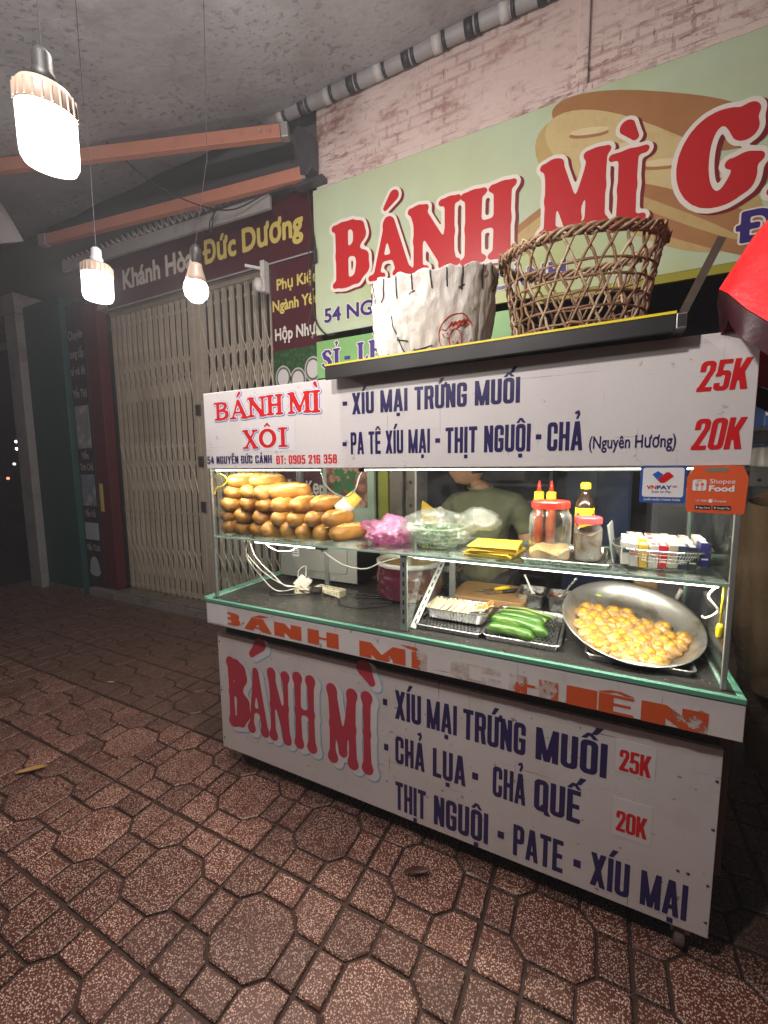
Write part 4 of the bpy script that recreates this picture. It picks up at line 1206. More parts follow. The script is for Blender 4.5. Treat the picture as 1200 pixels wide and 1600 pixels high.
# LED strips
for x0, x1, y, z in ((-.235, .357, .066, 1.484), (.548, 1.665, .066, 1.484)):
    l = MB().box(x0, x1, y - .006, y + .006, z, z + .0085).build("led_holder", M_ALUF, cart)
    MB().box(x0 + .004, x1 - .004, y - .0045, y + .0045, z - .0045, z - .0003).build("led_tube", M_LED, l)
    lamp("led_light", 'AREA', (4.6 if x0 > 0 else 3.2) * (x1 - x0) * LED_W, LCOL, cart, ((x0 + x1) / 2, y + .002, z - .0055), (math.radians(38), 0, 0), shape='RECTANGLE', size=x1 - x0, size_y=.006)
for x0, x1, y, z in ((.0, .35, .052, 1.1665), (.765, 1.66, .052, 1.1665)):
    l = MB().box(x0, x1, y - .006, y + .006, z, z + .006).build("led_holder", M_ALUF, cart)
    MB().box(x0 + .004, x1 - .004, y - .0045, y + .0045, z - .0045, z - .0003).build("led_tube", M_LED, l)
    lamp("led_light", 'AREA', 2.6 * (x1 - x0) * LED_W, LCOL, cart, ((x0 + x1) / 2, y + .002, z - .0055), (math.radians(30), 0, 0), shape='RECTANGLE', size=x1 - x0, size_y=.006)
# LED leads
for pts in ([(.357, .066, 1.482), (.37, .08, 1.42), (.41, .09, 1.385), (.46, .09, 1.375), (.5, .085, 1.40), (.53, .07, 1.455), (.548, .066, 1.482)],
            [(.35, .05, 1.165), (.4, .05, 1.135), (.47, .05, 1.105), (.56, .05, 1.10), (.63, .05, 1.13), (.7, .05, 1.155), (.765, .052, 1.166)],
            [(.05, .05, 1.168), (.08, .05, 1.15), (.13, .05, 1.135), (.2, .06, 1.14), (.23, .06, 1.165)]):
    b = cable(None, pts, .003); b.build("led_lead", M_WHITEPL, cart, smooth=True)
MB().box(.33, .385, .045, .06, 1.160, 1.1665).build("led_plug", M_BLACK, cart, bevel=.002)
MB().box(.535, .56, .058, .074, 1.475, 1.488).build("led_plug", M_BLACK, cart, bevel=.002)
b = cable(None, [(1.655, .06, 1.165), (1.64, .07, 1.13), (1.665, .08, 1.09), (1.64, .08, 1.065), (1.63, .08, 1.07)], .003); b.build("white_hook", M_WHITEPL, cart, smooth=True)
MB().tube([(1.668, .05, 1.165), (1.668, .06, 1.06)], .003, 6).lathe([(.006, 0), (.009, -.01), (.0085, -.035), (.006, -.04)], (1.668, .06, 1.06), 10).build("yellow_switch", M_YELLOW, cart, smooth=True)
b = cable(None, [(-.23, .06, 1.45), (-.20, .06, 1.465), (-.17, .07, 1.44), (-.19, .06, 1.41), (-.225, .06, 1.40), (-.235, .05, 1.37)], .0035); b.build("yellow_string", M_YELLOW, cart, smooth=True)
# roof tray
trayp = MB().prism([(.452, 1.809), (1.512, 1.826), (1.512, 1.869), (.452, 1.856)], -.03, -.018).build("tray_front", mat("black_painted_bar", (.007, .0075, .0075), .5, var=.3, dirt=((.1, .1, .09), 14, .62, .5)), cart, bevel=.002)
MB().prism([(.452, 1.8565), (1.512, 1.8695), (1.512, 1.876), (.452, 1.862)], -.031, .0).build("yellow_strip", M_YELLOW, trayp)
MB().box(.46, 1.51, -.017, .62, 1.838, 1.85).build("roof_tray", M_ROOF, cart)
for x in (.6, 1.4): MB().box(x, x + .03, .1, .6, 1.823, 1.8375).build("tray_runner", M_RUSTLEG, cart)
MB().box(1.5125, 1.535, -.03, .62, 1.832, 1.87).build("tray_tube", M_STEELD, cart, bevel=.002)
MB().box(1.5155, 1.532, -.0315, -.0305, 1.837, 1.866).build("tube_mouth", M_BLACK, cart)
tube_ = MB().bar((1.527, -.01, 1.872), (1.60, .02, 2.045), .019, .019, (0, 1, 0)).build("upright_tube", mat("brown_steel_tube", (.10, .08, .065), .4, .5, var=.3, scale=20), cart)
d_ = Vector((.073, .03, .173)).normalized()
pe = Vector((1.60, .02, 2.045))
MB().bar(pe + d_ * .0002, pe + d_ * .001, .013, .013, (0, 1, 0)).build("tube_mouth", M_BLACK, tube_)

# ---- lettering on the top sign
S_ = .0355
M_SRED = flat("sign_red", (.62, .014, .02), .35); M_SBLUE = flat("sign_blue_edge", (.06, .16, .52), .4); M_SWHITE = flat("sign_white_edge", (.8, .8, .8), .4)
M_INK = flat("sign_navy", (.022, .016, .10), .35)
rows = [('B', None, -.19, -.093, 1.703, 1.781), ('A', 'acute', -.095, .013, 1.703, 1.786), ('N', None, .01, .112, 1.706, 1.788), ('H', None, .112, .203, 1.708, 1.79),
        ('M', None, .228, .343, 1.707, 1.79), ('I', 'grave', .342, .385, 1.705, 1.79)]
rows2 = [('X', None, -.026, .061, 1.574, 1.654), ('O', 'circ', .062, .164, 1.576, 1.654), ('I', None, .17, .22, 1.577, 1.656)]
MB().box(-.034, .255, S_ - .0006, S_ - .0002, 1.562, 1.69).build("pasted_patch", flat("patch_white", (.72, .7, .7)), sign)
serif_text(rows + rows2, S_ - .0012, [(.075, .01, -.012, M_SBLUE, .0005), (.05, 0, 0, M_SWHITE, .0001), (0, 0, 0, M_SRED, -.0006)], sign, T=.125, t=.062, h=.03, name="red_lettering")
block("54 NGUYỄN ĐỨC CẢNH", -.25, .131, 1.512, .033, S_ - .001, M_INK, sign, h=.035)
block("ĐT: 0905 216 358", .156, .454, 1.508, .034, S_ - .001, M_SRED, sign, h=.035)
# baseline drops slightly to the right
def line(x0, x1, z, capz, body, prn, y=S_ - .001, bold=.05, m_=None):
    block(body, x0, x1, z, capz, y, m_ or M_INK, prn)
MB().box(.485, .505, S_ - .0012, S_ - .0004, 1.722, 1.737).build("dash", M_INK, sign)
line(.527, 1.127, 1.688, .076, "XÍU MẠI TRỨNG MUỐI", sign)
MB().box(.481, .5, S_ - .0012, S_ - .0004, 1.572, 1.587).build("dash", M_INK, sign)
line(.518, .833, 1.541, .08, "PA TÊ XÍU MẠI", sign)
MB().box(.853, .87, S_ - .0012, S_ - .0004, 1.573, 1.588).build("dash", M_INK, sign)
line(.89, 1.162, 1.538, .083, "THỊT NGUỘI", sign)
MB().box(1.178, 1.194, S_ - .0012, S_ - .0004, 1.573, 1.588).build("dash", M_INK, sign)
line(1.212, 1.308, 1.538, .083, "CHẢ", sign)
text("(Nguyên Hương)", 1.326, 1.537, 1.541, .037, S_ - .001, M_INK, sign, .018)
block("25K", 1.574, 1.676, 1.682, .075, S_ - .001, M_SRED, sign, shear=.12, gap=.06)
block("20K", 1.571, 1.674, 1.532, .079, S_ - .001, M_SRED, sign, shear=.12, gap=.06)

# ---- worn band lettering
def worn_red():
    m = NT("peeling_orange_vinyl")
    c = m.mix(m.noise(6, 5), (.5, .055, .015), (.62, .12, .03))
    m.base(c); m.setp(Roughness=.4)
    tr = m.n("ShaderNodeBsdfTransparent")
    sx_ = m.n("ShaderNodeSeparateXYZ", {0: m.co()}).outputs[0]
    # local x runs -0.99..1.0 along the band; the middle of the word is worn away
    reg = m.ramp(m.math('ADD', m.math('MULTIPLY', sx_, .5), .5), [(.0, (.0,) * 3), (.52, (.02,) * 3), (.555, (.27,) * 3), (.60, (.36,) * 3), (.69, (.36,) * 3), (.715, (.15,) * 3), (.745, (.24,) * 3), (.79, (.09,) * 3), (.93, (.05,) * 3), (.97, (.16,) * 3)])
    f = m.ramp(m.math('ADD', m.noise(11, 7, .65), reg), [(.64, (0, 0, 0)), (.70, (1, 1, 1))])
    gh = m.n("ShaderNodeBsdfDiffuse", {'Color': (.42, .27, .18, 1)})
    worn = m.n("ShaderNodeMixShader", {0: m.ramp(m.noise(17, 6, .7), [(.4, (0, 0, 0)), (.7, (.55,) * 3)]), 1: tr.outputs[0], 2: gh.outputs[0]})
    mx = m.n("ShaderNodeMixShader", {0: f, 1: m.p.outputs[0], 2: worn.outputs[0]})
    m.link(mx.outputs[0], m.out.inputs[0])
    return m.mat
M_WORN = worn_red()
BANDW = [("B", -.195, -.062, .781, .058), ("Á", -.03, .123, .779, .058), ("N", .144, .281, .779, .059), ("H", .32, .463, .778, .06), ("M", .565, .751, .772, .06), ("Ì", .783, .835, .771, .06),
         ("C", .93, 1.092, .769, .059), ("H", 1.126, 1.267, .766, .059), ("I", 1.30, 1.372, .766, .059), ("Ê", 1.385, 1.47, .766, .058), ("N", 1.495, 1.642, .766, .06)]
for w_, x0, x1, z0, c_ in BANDW: block(w_, x0, x1, z0, c_, -.001, M_WORN, band, gap=.09)

# ---- lettering on the lower panel
PY = .0615
M_PINK = flat("faded_crimson_print", (.50, .045, .075), .42); M_PBLUE = flat("faded_blue_edge", (.25, .45, .6), .45); M_PWHITE = flat("faded_white_edge", (.72, .71, .71), .45)
M_PGREY = flat("faded_grey_edge", (.12, .14, .2), .45)
it = [('B', None, -.232, -.1, .238, .578), ('A', 'acute', -.1, .032, .238, .58), ('N', None, .035, .16, .24, .578), ('H', None, .175, .307, .245, .59),
      ('M', None, .366, .512, .238, .58), ('I', 'grave', .52, .59, .24, .585)]
serif_text(it, PY - .0022, [(.03, .07, -.045, M_PBLUE, .0016), (.022, .06, -.036, M_PWHITE, .0011), (0, 0, 0, M_PINK, 0)], panel, T=.056, t=.036, style='bone', h=.012, name="crimson_lettering")
M_PINK2 = M_PINK
def pl(x0, x1, z, c_, s_): block(s_, x0, x1, z, c_, PY - .001, M_INK, panel)
MB().box(.629, .648, PY - .0012, PY - .0004, .556, .582).build("dash", M_INK, panel)
pl(.683, .79, .514, .115, "XÍU"); pl(.815, .93, .514, .112, "MẠI"); pl(.955, 1.17, .512, .113, "TRỨNG"); pl(1.205, 1.414, .514, .112, "MUỐI")
MB().box(.632, .651, PY - .0012, PY - .0004, .366, .392).build("dash", M_INK, panel)
pl(.683, .805, .327, .113, "CHẢ"); pl(.84, .965, .325, .113, "LỤA"); pl(1.065, 1.175, .328, .112, "CHẢ"); pl(1.205, 1.345, .329, .112, "QUẾ")
MB().box(.99, 1.012, PY - .0012, PY - .0004, .365, .391).build("dash", M_INK, panel)
pl(.682, .81, .128, .118, "THỊT"); pl(.845, 1.05, .128, .118, "NGUỘI"); pl(1.14, 1.30, .129, .116, "PATE"); pl(1.385, 1.493, .131, .115, "XÍU"); pl(1.525, 1.643, .131, .115, "MẠI")
for x in (1.085, 1.333): MB().box(x, x + .022, PY - .0012, PY - .0004, .172, .198).build("dash", M_INK, panel)
M_LABELW = flat("price_label_white", (.70, .665, .655), .4); M_TRACE = flat("label_edge", (.55, .5, .5), .5)
for z0, z1, s_, zt in ((.548, .655, "25K", .556), (.332, .462, "20K", .352)):
    lbl = MB().box(1.436, 1.543, PY - .0010, PY - .0002, z0, z1).build("price_label", M_LABELW, panel)
    for q in (MB().box(1.4345, 1.436, PY - .0008, PY - .0002, z0, z1), MB().box(1.543, 1.5442, PY - .0008, PY - .0002, z0, z1), MB().box(1.4345, 1.5442, PY - .0008, PY - .0002, z0 - .0012, z0)):
        q.build("label_rim", M_TRACE, lbl)
    block(s_, 1.449, 1.53, zt, .068, PY - .0018, M_SRED, lbl, gap=.05)
# rivets and scuffs of the panel edge
for x, z in ((1.69, .6), (1.69, .45), (1.688, .27), (1.69, .15), (-.268, .65), (-.268, .4), (-.266, .15), (1.615, .285), (1.64, .287)):
    MB().lathe([(.005, 0), (.0035, -.002), (0, -.0025)], (x, PY - .0002, z), 8, Matrix.Rotation(-PI / 2, 3, 'X'), (False, False)).build("rivet", M_DSTEEL, panel)

# ---- payment stickers hanging on the front glass
def rrect(x0, x1, z0, z1, r, n=5, cham=0):
    pts = []
    for cx, cz, a0 in ((x1 - r, z0 + r, -90), (x1 - r, z1 - r, 0), (x0 + r, z1 - r, 90), (x0 + r, z0 + r, 180)):
        for k in range(n + 1):
            a = math.radians(a0 + 90 * k / n)
            pts.append((cx + r * math.cos(a), cz + r * math.sin(a)))
    return pts
vn = thing("payment_sticker", "white and blue payment sticker with blue and red tick on the cart glass", "sticker", (1.512, .03, 1.44))
GY = .0325
MB().prism(rrect(1.459, 1.565, 1.389, 1.489, .004), GY - .001, GY).build("blue_card", flat("card_blue", (.03, .09, .36)), vn)
MB().sheet(rrect(1.465, 1.560, 1.405, 1.485, .006), GY - .0014).build("white_field", M_SWHITE, vn)
q = MB(); q.sheet([(1.487, 1.467), (1.5, 1.476), (1.512, 1.467), (1.512, 1.4655), (1.499, 1.452)], GY - .0018); q.build("blue_tick", flat("tick_blue", (.02, .12, .5)), vn)
q = MB(); q.sheet([(1.499, 1.4515), (1.519, 1.4725), (1.526, 1.473), (1.537, 1.462), (1.517, 1.4445), (1.508, 1.4435)], GY - .002); q.build("red_tick", M_SRED, vn)
text("VN", 1.475, 1.4985, 1.4265, .0105, GY - .0018, M_SRED, vn, .04)
text("PAY", 1.4995, 1.5335, 1.4265, .0105, GY - .0018, flat("ink_navy", (.02, .03, .2)), vn, .04)
text("QR", 1.535, 1.546, 1.4315, .0055, GY - .0018, M_SRED, vn, .03)
text("Scan to Pay", 1.487, 1.533, 1.4165, .007, GY - .0018, M_INK, vn, .01, shear=.15)
text("CHẤP NHẬN THANH TOÁN", 1.47, 1.554, 1.395, .0055, GY - .0016, M_SWHITE, vn, .02)
sp = thing("delivery_sticker", "orange delivery service card with bag emblem on the cart glass", "sticker", (1.63, .03, 1.43))
pts = [(1.575, 1.3665), (1.688, 1.364), (1.692, 1.369), (1.6955, 1.459), (1.682, 1.4895), (1.582, 1.4895), (1.5665, 1.459), (1.569, 1.371)]
M_ORC = flat("card_orange", (.75, .115, .035))
MB().prism(pts, GY - .003, GY - .0015).build("orange_card", M_ORC, sp)
MB().box(1.606, 1.652, GY - .0036, GY - .0031, 1.474, 1.4845).build("slot", flat("slot_grey", (.22, .22, .17)), sp)
q = MB(); q.sheet(rrect(1.579, 1.609, 1.424, 1.4535, .005), GY - .0036); q.build("bag_emblem", M_SWHITE, sp)
q = MB(); q.sheet(rrect(1.588, 1.6, 1.449, 1.4512, .0008), GY - .004); q.build("emblem_slot", M_ORC, sp)
for cx in (1.589, 1.6):
    q = MB(); q.sheet(rrect(cx - .0009, cx + .0009, 1.4245, 1.44, .0005), GY - .004); q.build("emblem_cutlery", M_ORC, sp)
q = MB(); q.sheet([(1.6 + .0035 * math.cos(a), 1.441 + .0045 * math.sin(a)) for a in [2 * PI * k / 14 for k in range(14)]], GY - .0041); q.build("emblem_spoon", M_ORC, sp)
for dx in (-.003, 0, .003):
    q = MB(); q.sheet(rrect(1.589 + dx - .0006, 1.589 + dx + .0006, 1.438, 1.446, .0003), GY - .0041); q.build("emblem_fork", M_ORC, sp)
q = MB(); q.sheet(rrect(1.5855, 1.5925, 1.4365, 1.4392, .001), GY - .0041); q.build("emblem_fork", M_ORC, sp)
text("Shopee", 1.616, 1.669, 1.4435, .0125, GY - .0036, M_SWHITE, sp, .005)
text("Food", 1.615, 1.668, 1.4235, .0155, GY - .0036, M_SWHITE, sp, .04)
text("CÓ TRÊN", 1.588, 1.613, 1.395, .0055, GY - .0036, M_SWHITE, sp, .01)
text("Shopee", 1.627, 1.653, 1.395, .006, GY - .0036, M_SWHITE, sp, .01)
q = MB(); q.sheet(rrect(1.616, 1.6245, 1.393, 1.4025, .002), GY - .0036); q.build("small_emblem", M_SWHITE, sp)
for x0, x1, s_ in ((1.587, 1.622, "App Store"), (1.626, 1.664, "Google Play")):
    q = MB(); q.sheet(rrect(x0, x1, 1.3745, 1.3855, .0018), GY - .0036); q.build("store_badge", M_BLACK, sp)
    text(s_, x0 + .009, x1 - .002, 1.3775, .005, GY - .004, M_SWHITE, sp, .01)
    q = MB(); q.sheet([(x0 + .003, 1.377), (x0 + .0075, 1.38), (x0 + .003, 1.383)], GY - .004); q.build("badge_mark", M_SWHITE, sp)
# ============================================================ THINGS ON THE CART
def V(*a): return Vector(a)
SH = 1.1808      # top of the glass shelf
CT = .8842       # counter top
# ---- baguettes
def bread_mat():
    m = NT("bread_crust")
    oi = m.n("ShaderNodeObjectInfo").outputs['Random']
    geo = m.n("ShaderNodeSeparateXYZ", {0: m.co()})
    n1 = m.noise(28, 6, .6)
    c = m.ramp(m.math('ADD', m.math('MULTIPLY', m.noise(16, 5), .55), m.math('MULTIPLY', oi, .35)), [(.1, (.19, .066, .011)), (.4, (.35, .15, .024)), (.85, (.51, .26, .055))])
    # the slash along the top shows paler crumb
    d = m.math('ABSOLUTE', m.math('ADD', geo.outputs[0], m.math('MULTIPLY', m.noise(30, 3), .006)))
    top = m.math('GREATER_THAN', geo.outputs[2], .02)
    slash = m.math('MULTIPLY', m.ramp(d, [(.005, (1, 1, 1)), (.011, (0, 0, 0))]), top)
    c = m.mix(m.math('MULTIPLY', slash, .0), c, (.6, .36, .12))
    c = m.mix(m.ramp(m.noise(9, 7, .7), [(.5, (0, 0, 0)), (.72, (.6,) * 3)]), c, (.27, .09, .016))
    m.base(c); m.setp(Roughness=.42)
    m.link(m.math('ADD', m.math('MULTIPLY', n1, .3), .26), m.p.inputs['Roughness'])
    m.bump(m.math('ADD', m.math('ADD', m.noise(60, 6, .7), m.math('MULTIPLY', m.noise(1, 4, .6, m.mapped((60, 14, 60))), 1.2)), m.math('MULTIPLY', m.noise(300, 2), .4)), .4, .004)
    return m.mat
M_BREAD = bread_mat()
M_CRUMB = mat('bread_split', (.66, .43, .17), .6, var=.25, scale=60, bump=.7, bscale=120)
def bread_mesh(seed, L=.2, r=.037):
    b = MB()
    def fn(u, v):
        a = 2 * PI * u; t = -math.cos(PI * v)
        w = (1 - abs(t) ** 4) ** .5 if abs(t) < 1 else 0
        w = max(w, .004)
        rr = r * w * (1 + .09 * mnoise.noise((math.cos(a) * 1.3, math.sin(a) * 1.3 + seed * 9, t * 2.5)) + .03 * mnoise.noise((math.cos(a) * 4, math.sin(a) * 4 + seed * 9, t * 8)))
        x = rr * math.cos(a) * 1.06; z = rr * math.sin(a)
        if z < -.75 * r: z = -.75 * r + (z + .75 * r) * .25
        # slash valley on top
        k = math.exp(-((x - .009 * t * (1 if seed % 2 else -1)) / .008) ** 2) * (1 if z > 0 else 0) * max(0, 1 - (t / .75) ** 4)
        z -= .008 * k
        z += .0035 * math.exp(-((abs(x) - .012) / .007) ** 2) * (1 if z > 0 else 0) * max(0, 1 - (t / .75) ** 4)
        return (x, t * L / 2, z)
    b.grid(fn, 56, 44, wrap=True)
    me = b.mesh("baguette", M_BREAD, (0, 0, 0), True)
    me.materials.append(M_CRUMB)
    for p_ in me.polygons:
        c_ = p_.center
        t = c_.y / (L / 2)
        if c_.z > .3 * r and abs(t) < .72 + .06 * math.sin(seed):
            xc = .009 * t * (1 if seed % 2 else -1)
            hw = (.0085 + .002 * mnoise.noise((t * 6, seed, 3))) * (1 - (t / .8) ** 4)
            if abs(c_.x - xc) < hw: p_.material_index = 1
    return me
bmeshes = [bread_mesh(i, .2 + .012 * math.sin(i * 2.3), 0.0385 + .0022 * math.cos(i * 1.7)) for i in range(6)]
ordn = ["first", "second", "third", "fourth", "fifth", "sixth", "seventh", "eighth"]
brows = [("bottom", [(-.243, 1.210), (-.156, 1.210), (-.069, 1.210), (.022, 1.211), (.113, 1.211), (.203, 1.211), (.294, 1.211), (.395, 1.212)]),
         ("second", [(-.245, 1.262), (-.15, 1.266), (-.045, 1.262), (.064, 1.264), (.157, 1.264), (.255, 1.268), (.355, 1.274)]),
         ("third", [(-.222, 1.318), (-.121, 1.322), (-.022, 1.32), (.07, 1.322), (.167, 1.325), (.284, 1.333)]),
         ("fourth", [(-.212, 1.374), (-.121, 1.376), (-.022, 1.376), (.078, 1.382)]),
         ("top", [(-.175, 1.432), (-.055, 1.430)])]
bi = 0
for rn, row in brows:
    for k, (x, z) in enumerate(row):
        o = bpy.data.objects.new("baguette", bmeshes[bi % 6])
        COL.objects.link(o)
        last = k == len(row) - 1
        yaw = random.uniform(-.12, .12)
        if last and rn not in ("bottom",): yaw -= .22
        if rn == "bottom" and last: yaw = -.3
        if rn == "fourth" and last: yaw = -.75
        if rn == "top": yaw = -.5 + .2 * k
        o.location = (x, .2 + random.uniform(-.012, .008) + (.02 if yaw < -.2 else 0), z)
        o.rotation_euler = (random.uniform(-.05, .05), random.uniform(.25, .95), yaw)
        tag(o, "golden baguette, %s from the left in the %s row of the heap on the shelf" % (ordn[k] if not last else "last", rn), "baguette", "baguettes heaped on the glass shelf")
        bi += 1

# ---- paper cone, pink bag, clear bag, envelopes
M_CUPY = flat("cup_yellow", (.68, .44, .06), .5); M_CUPW = flat("cup_white", (.66, .62, .58), .6)
cup = thing("paper_cup", "tilted yellow and white paper sleeve leaning behind the baguettes", "paper cup", (.4, .26, 1.33))
Rm = Matrix.Rotation(.75, 3, 'Y') @ Matrix.Rotation(-.3, 3, 'X')
MB().lathe([(.028, .05), (.034, .0)], (.375, .25, 1.335), 20, Rm, (True, False)).build("yellow_sleeve", M_CUPY, cup, smooth=True)
MB().lathe([(.0342, -.0), (.041, -.055), (.039, -.055), (.033, 0)], (.375, .25, 1.335), 20, Rm, (False, False)).build("white_rim", M_CUPW, cup, smooth=True)

def crumple(c, size, seed, n=40, crease=5.0, amp=.28, flatten=.3):
    cx, cy, cz = c; sx, sy, sz = size
    b = MB()
    def fn(u, v):
        a = 2 * PI * u; e = (v - .5) * PI
        d = Vector((math.cos(a) * math.cos(e), math.sin(a) * math.cos(e), math.sin(e)))
        q = Vector((d.x * crease, d.y * crease, d.z * crease)) + Vector((seed * 7.3, seed * 3.1, 0))
        rr = 1 + amp * (1 - 2 * abs(mnoise.noise(q * .55))) * .5 + amp * .7 * abs(mnoise.noise(q * 1.3)) + amp * .25 * mnoise.noise(q * 3.1) - amp * .4
        p = Vector((d.x * rr * sx, d.y * rr * sy, d.z * rr * sz))
        if p.z < -sz * flatten * 2: p.z = -sz * flatten * 2 + (p.z + sz * flatten * 2) * .1
        return (cx + p.x, cy + p.y, cz + p.z)
    b.grid(fn, n, n // 2, wrap=True)
    return b
def plasticy(name, col, trans, alpha, bscale=60, bump=.8):
    m = NT(name)
    tr = m.n("ShaderNodeBsdfTransparent", {'Color': (*col, 1)})
    df = m.n("ShaderNodeBsdfDiffuse", {'Color': (*trans, 1)})
    tl = m.n("ShaderNodeBsdfTranslucent", {'Color': (*trans, 1)})
    gl = m.n("ShaderNodeBsdfGlossy", {'Color': (1, 1, 1, 1), 'Roughness': .16})
    nz = m.math('ADD', m.noise(bscale, 5, .6), m.math('MULTIPLY', m.noise(bscale * .3, 3), 1.5))
    bp = m.n("ShaderNodeBump", {'Height': nz, 'Strength': bump, 'Distance': .012}).outputs[0]
    for nd in (df, gl): m.link(bp, nd.inputs['Normal'])
    fr = m.n("ShaderNodeFresnel", {'IOR': thin_ior(m, 1.5), 'Normal': bp})
    body = m.n("ShaderNodeMixShader", {0: .45, 1: df.outputs[0], 2: tl.outputs[0]})
    fo = m.ramp(m.noise(bscale * .35, 6, .7), [(.35, (alpha * .45,) * 3), (.7, (alpha,) * 3)])
    a = m.n("ShaderNodeMixShader", {0: fo, 1: tr.outputs[0], 2: body.outputs[0]})
    bsh = m.n("ShaderNodeMixShader", {0: m.math('ADD', m.math('MULTIPLY', fr.outputs[0], 1.0), .05), 1: a.outputs[0], 2: gl.outputs[0]})
    m.link(bsh.outputs[0], m.out.inputs[0])
    return m.mat
M_PINKB = plasticy("pink_bag_film", (.95, .5, .78), (.8, .3, .58), .75, 26, .9)
pinkb = thing("plastic_bag", "crumpled pink plastic bag lying on the shelf beside the baguettes", "plastic bag", (.56, .22, SH))
crumple((.60, .2, SH + .043), (.085, .11, .062), 3, 120, 1.9, .4).build("bag_body", M_PINKB, pinkb, smooth=True)
b = MB()
def pk(u, v):
    w = .012 + .05 * u ** .8
    a = (v - .5) * 2
    return (.40 + .17 * u, .27 - .03 * u + a * w * 1.1, SH + .062 + .022 * math.sin(u * 2.6) - abs(a) * w * .9 + .012 * mnoise.noise((u * 6, v * 7, 1)))
b.grid(pk, 24, 14); b.build("bag_neck", M_PINKB, pinkb, smooth=True)
M_CLEARB = plasticy("clear_bag_film", (.95, .97, .95), (.72, .74, .7), .24, 34, 1.0)
clearb = thing("plastic_bag", "clear plastic bag over a green mesh basket of herbs on the shelf", "plastic bag", (.82, .22, SH))
crumple((.80, .21, SH + .068), (.135, .13, .078), 11, 140, 1.7, .34).build("bag_film", M_CLEARB, clearb, smooth=True)
crumple((.95, .27, SH + .10), (.075, .07, .05), 19, 90, 2.0, .45).build("bag_film", M_CLEARB, clearb, smooth=True)
M_MESHG = mat("green_grey_mesh", (.2, .27, .17), .45, var=.3, scale=40)
hb = thing("mesh_basket", "green grey mesh basket inside the clear bag", "basket", (.8, .21, SH))
def basket_pt(a, t, r0=.075, r1=.105, h=.07, c=(.8, .21, SH + .006)):
    r = r0 + (r1 - r0) * t
    return V(c[0] + r * math.cos(a), c[1] + r * .95 * math.sin(a), c[2] + h * t)
for t in (0, .25, .5, .75): MB().tube([basket_pt(2 * PI * k / 28, t) for k in range(28)], .0022, 4, True).build("hoop", M_MESHG, hb)
MB().tube([basket_pt(2 * PI * k / 28, 1) for k in range(28)], .005, 6, True).build("rim", M_MESHG, hb)
wires = MB()
for k in range(40): wires.tube([basket_pt(2 * PI * k / 40, t) for t in (0, .5, 1)], .0016, 3)
wo = wires.build("mesh_wires", M_MESHG, hb); wo['kind'] = 'stuff'
M_HERBL = mat("herb_leaf", (.07, .14, .045), .5, var=.4, scale=60)
hl = MB()
for k in range(160):
    a = random.uniform(0, 6.28); r = .08 * math.sqrt(random.random()); z = SH + .02 + random.random() * .05
    c = V(.8 + r * math.cos(a), .21 + r * math.sin(a), z)
    d = V(random.uniform(-1, 1), random.uniform(-1, 1), random.uniform(-.5, .8)).normalized() * random.uniform(.012, .022); e = d.orthogonal().normalized() * .008
    hl.add([c - d, c - e, c + d, c + e], [(0, 1, 2, 3)])
ho = hl.build("herb_leaves", M_HERBL, org=(.8, .21, SH)); tag(ho, "green herb leaves in the mesh basket", "herbs", kind="stuff")
M_ENV = [mat("yellow_paper_%d" % i, c, .55, var=.1) for i, c in enumerate(((.72, .47, .03), (.66, .42, .03), (.74, .52, .06)))]
for i in range(9):
    o_ = MB()
    x0, x1, y0, y1 = .955 + random.uniform(-.006, .006), 1.115 + random.uniform(-.006, .006), .075 + random.uniform(-.004, .004), .25
    z = SH + .001 + i * .0042
    ang = random.uniform(-.05, .05) + (-.14 if i < 4 else .06)
    cx, cy = (x0 + x1) / 2, (y0 + y1) / 2
    pts = [(cx + (x - cx) * math.cos(ang) - (y - cy) * math.sin(ang), cy + (x - cx) * math.sin(ang) + (y - cy) * math.cos(ang)) for x, y in ((x0, y0), (x1, y0), (x1, y1), (x0, y1))]
    o_.slab(pts, z, z + .0032)
    ob = o_.build("paper_bag", M_ENV[i % 3], org=(cx, cy, z), bevel=.001)
    if i < 8: tag(ob, "yellow paper bag, %s from the bottom of the flat pile on the shelf" % ordn[i], "paper bag", "yellow paper bags piled on the shelf")
    else:
        tag(ob, "topmost yellow paper bag of the pile, with red print", "paper bag", "yellow paper bags piled on the shelf")
        for k, (s_, c_, yy) in enumerate((("BÁNH MÌ", .02, .165), ("XÍU MẠI", .01, .135))):
            vs, fs = curve_mesh(s_, .02)
            xa = min(v[0] for v in vs); xb = max(v[0] for v in vs)
            tb = MB(); tb.add([(.985 + (v[0] - xa) / (xb - xa) * .1 + .004 * k, yy + v[1] / CAP * c_ + .006 * (v[0] - xa), z + .0038) for v in vs], fs)
            tb.build("red_print", M_SRED, ob, fix=False)

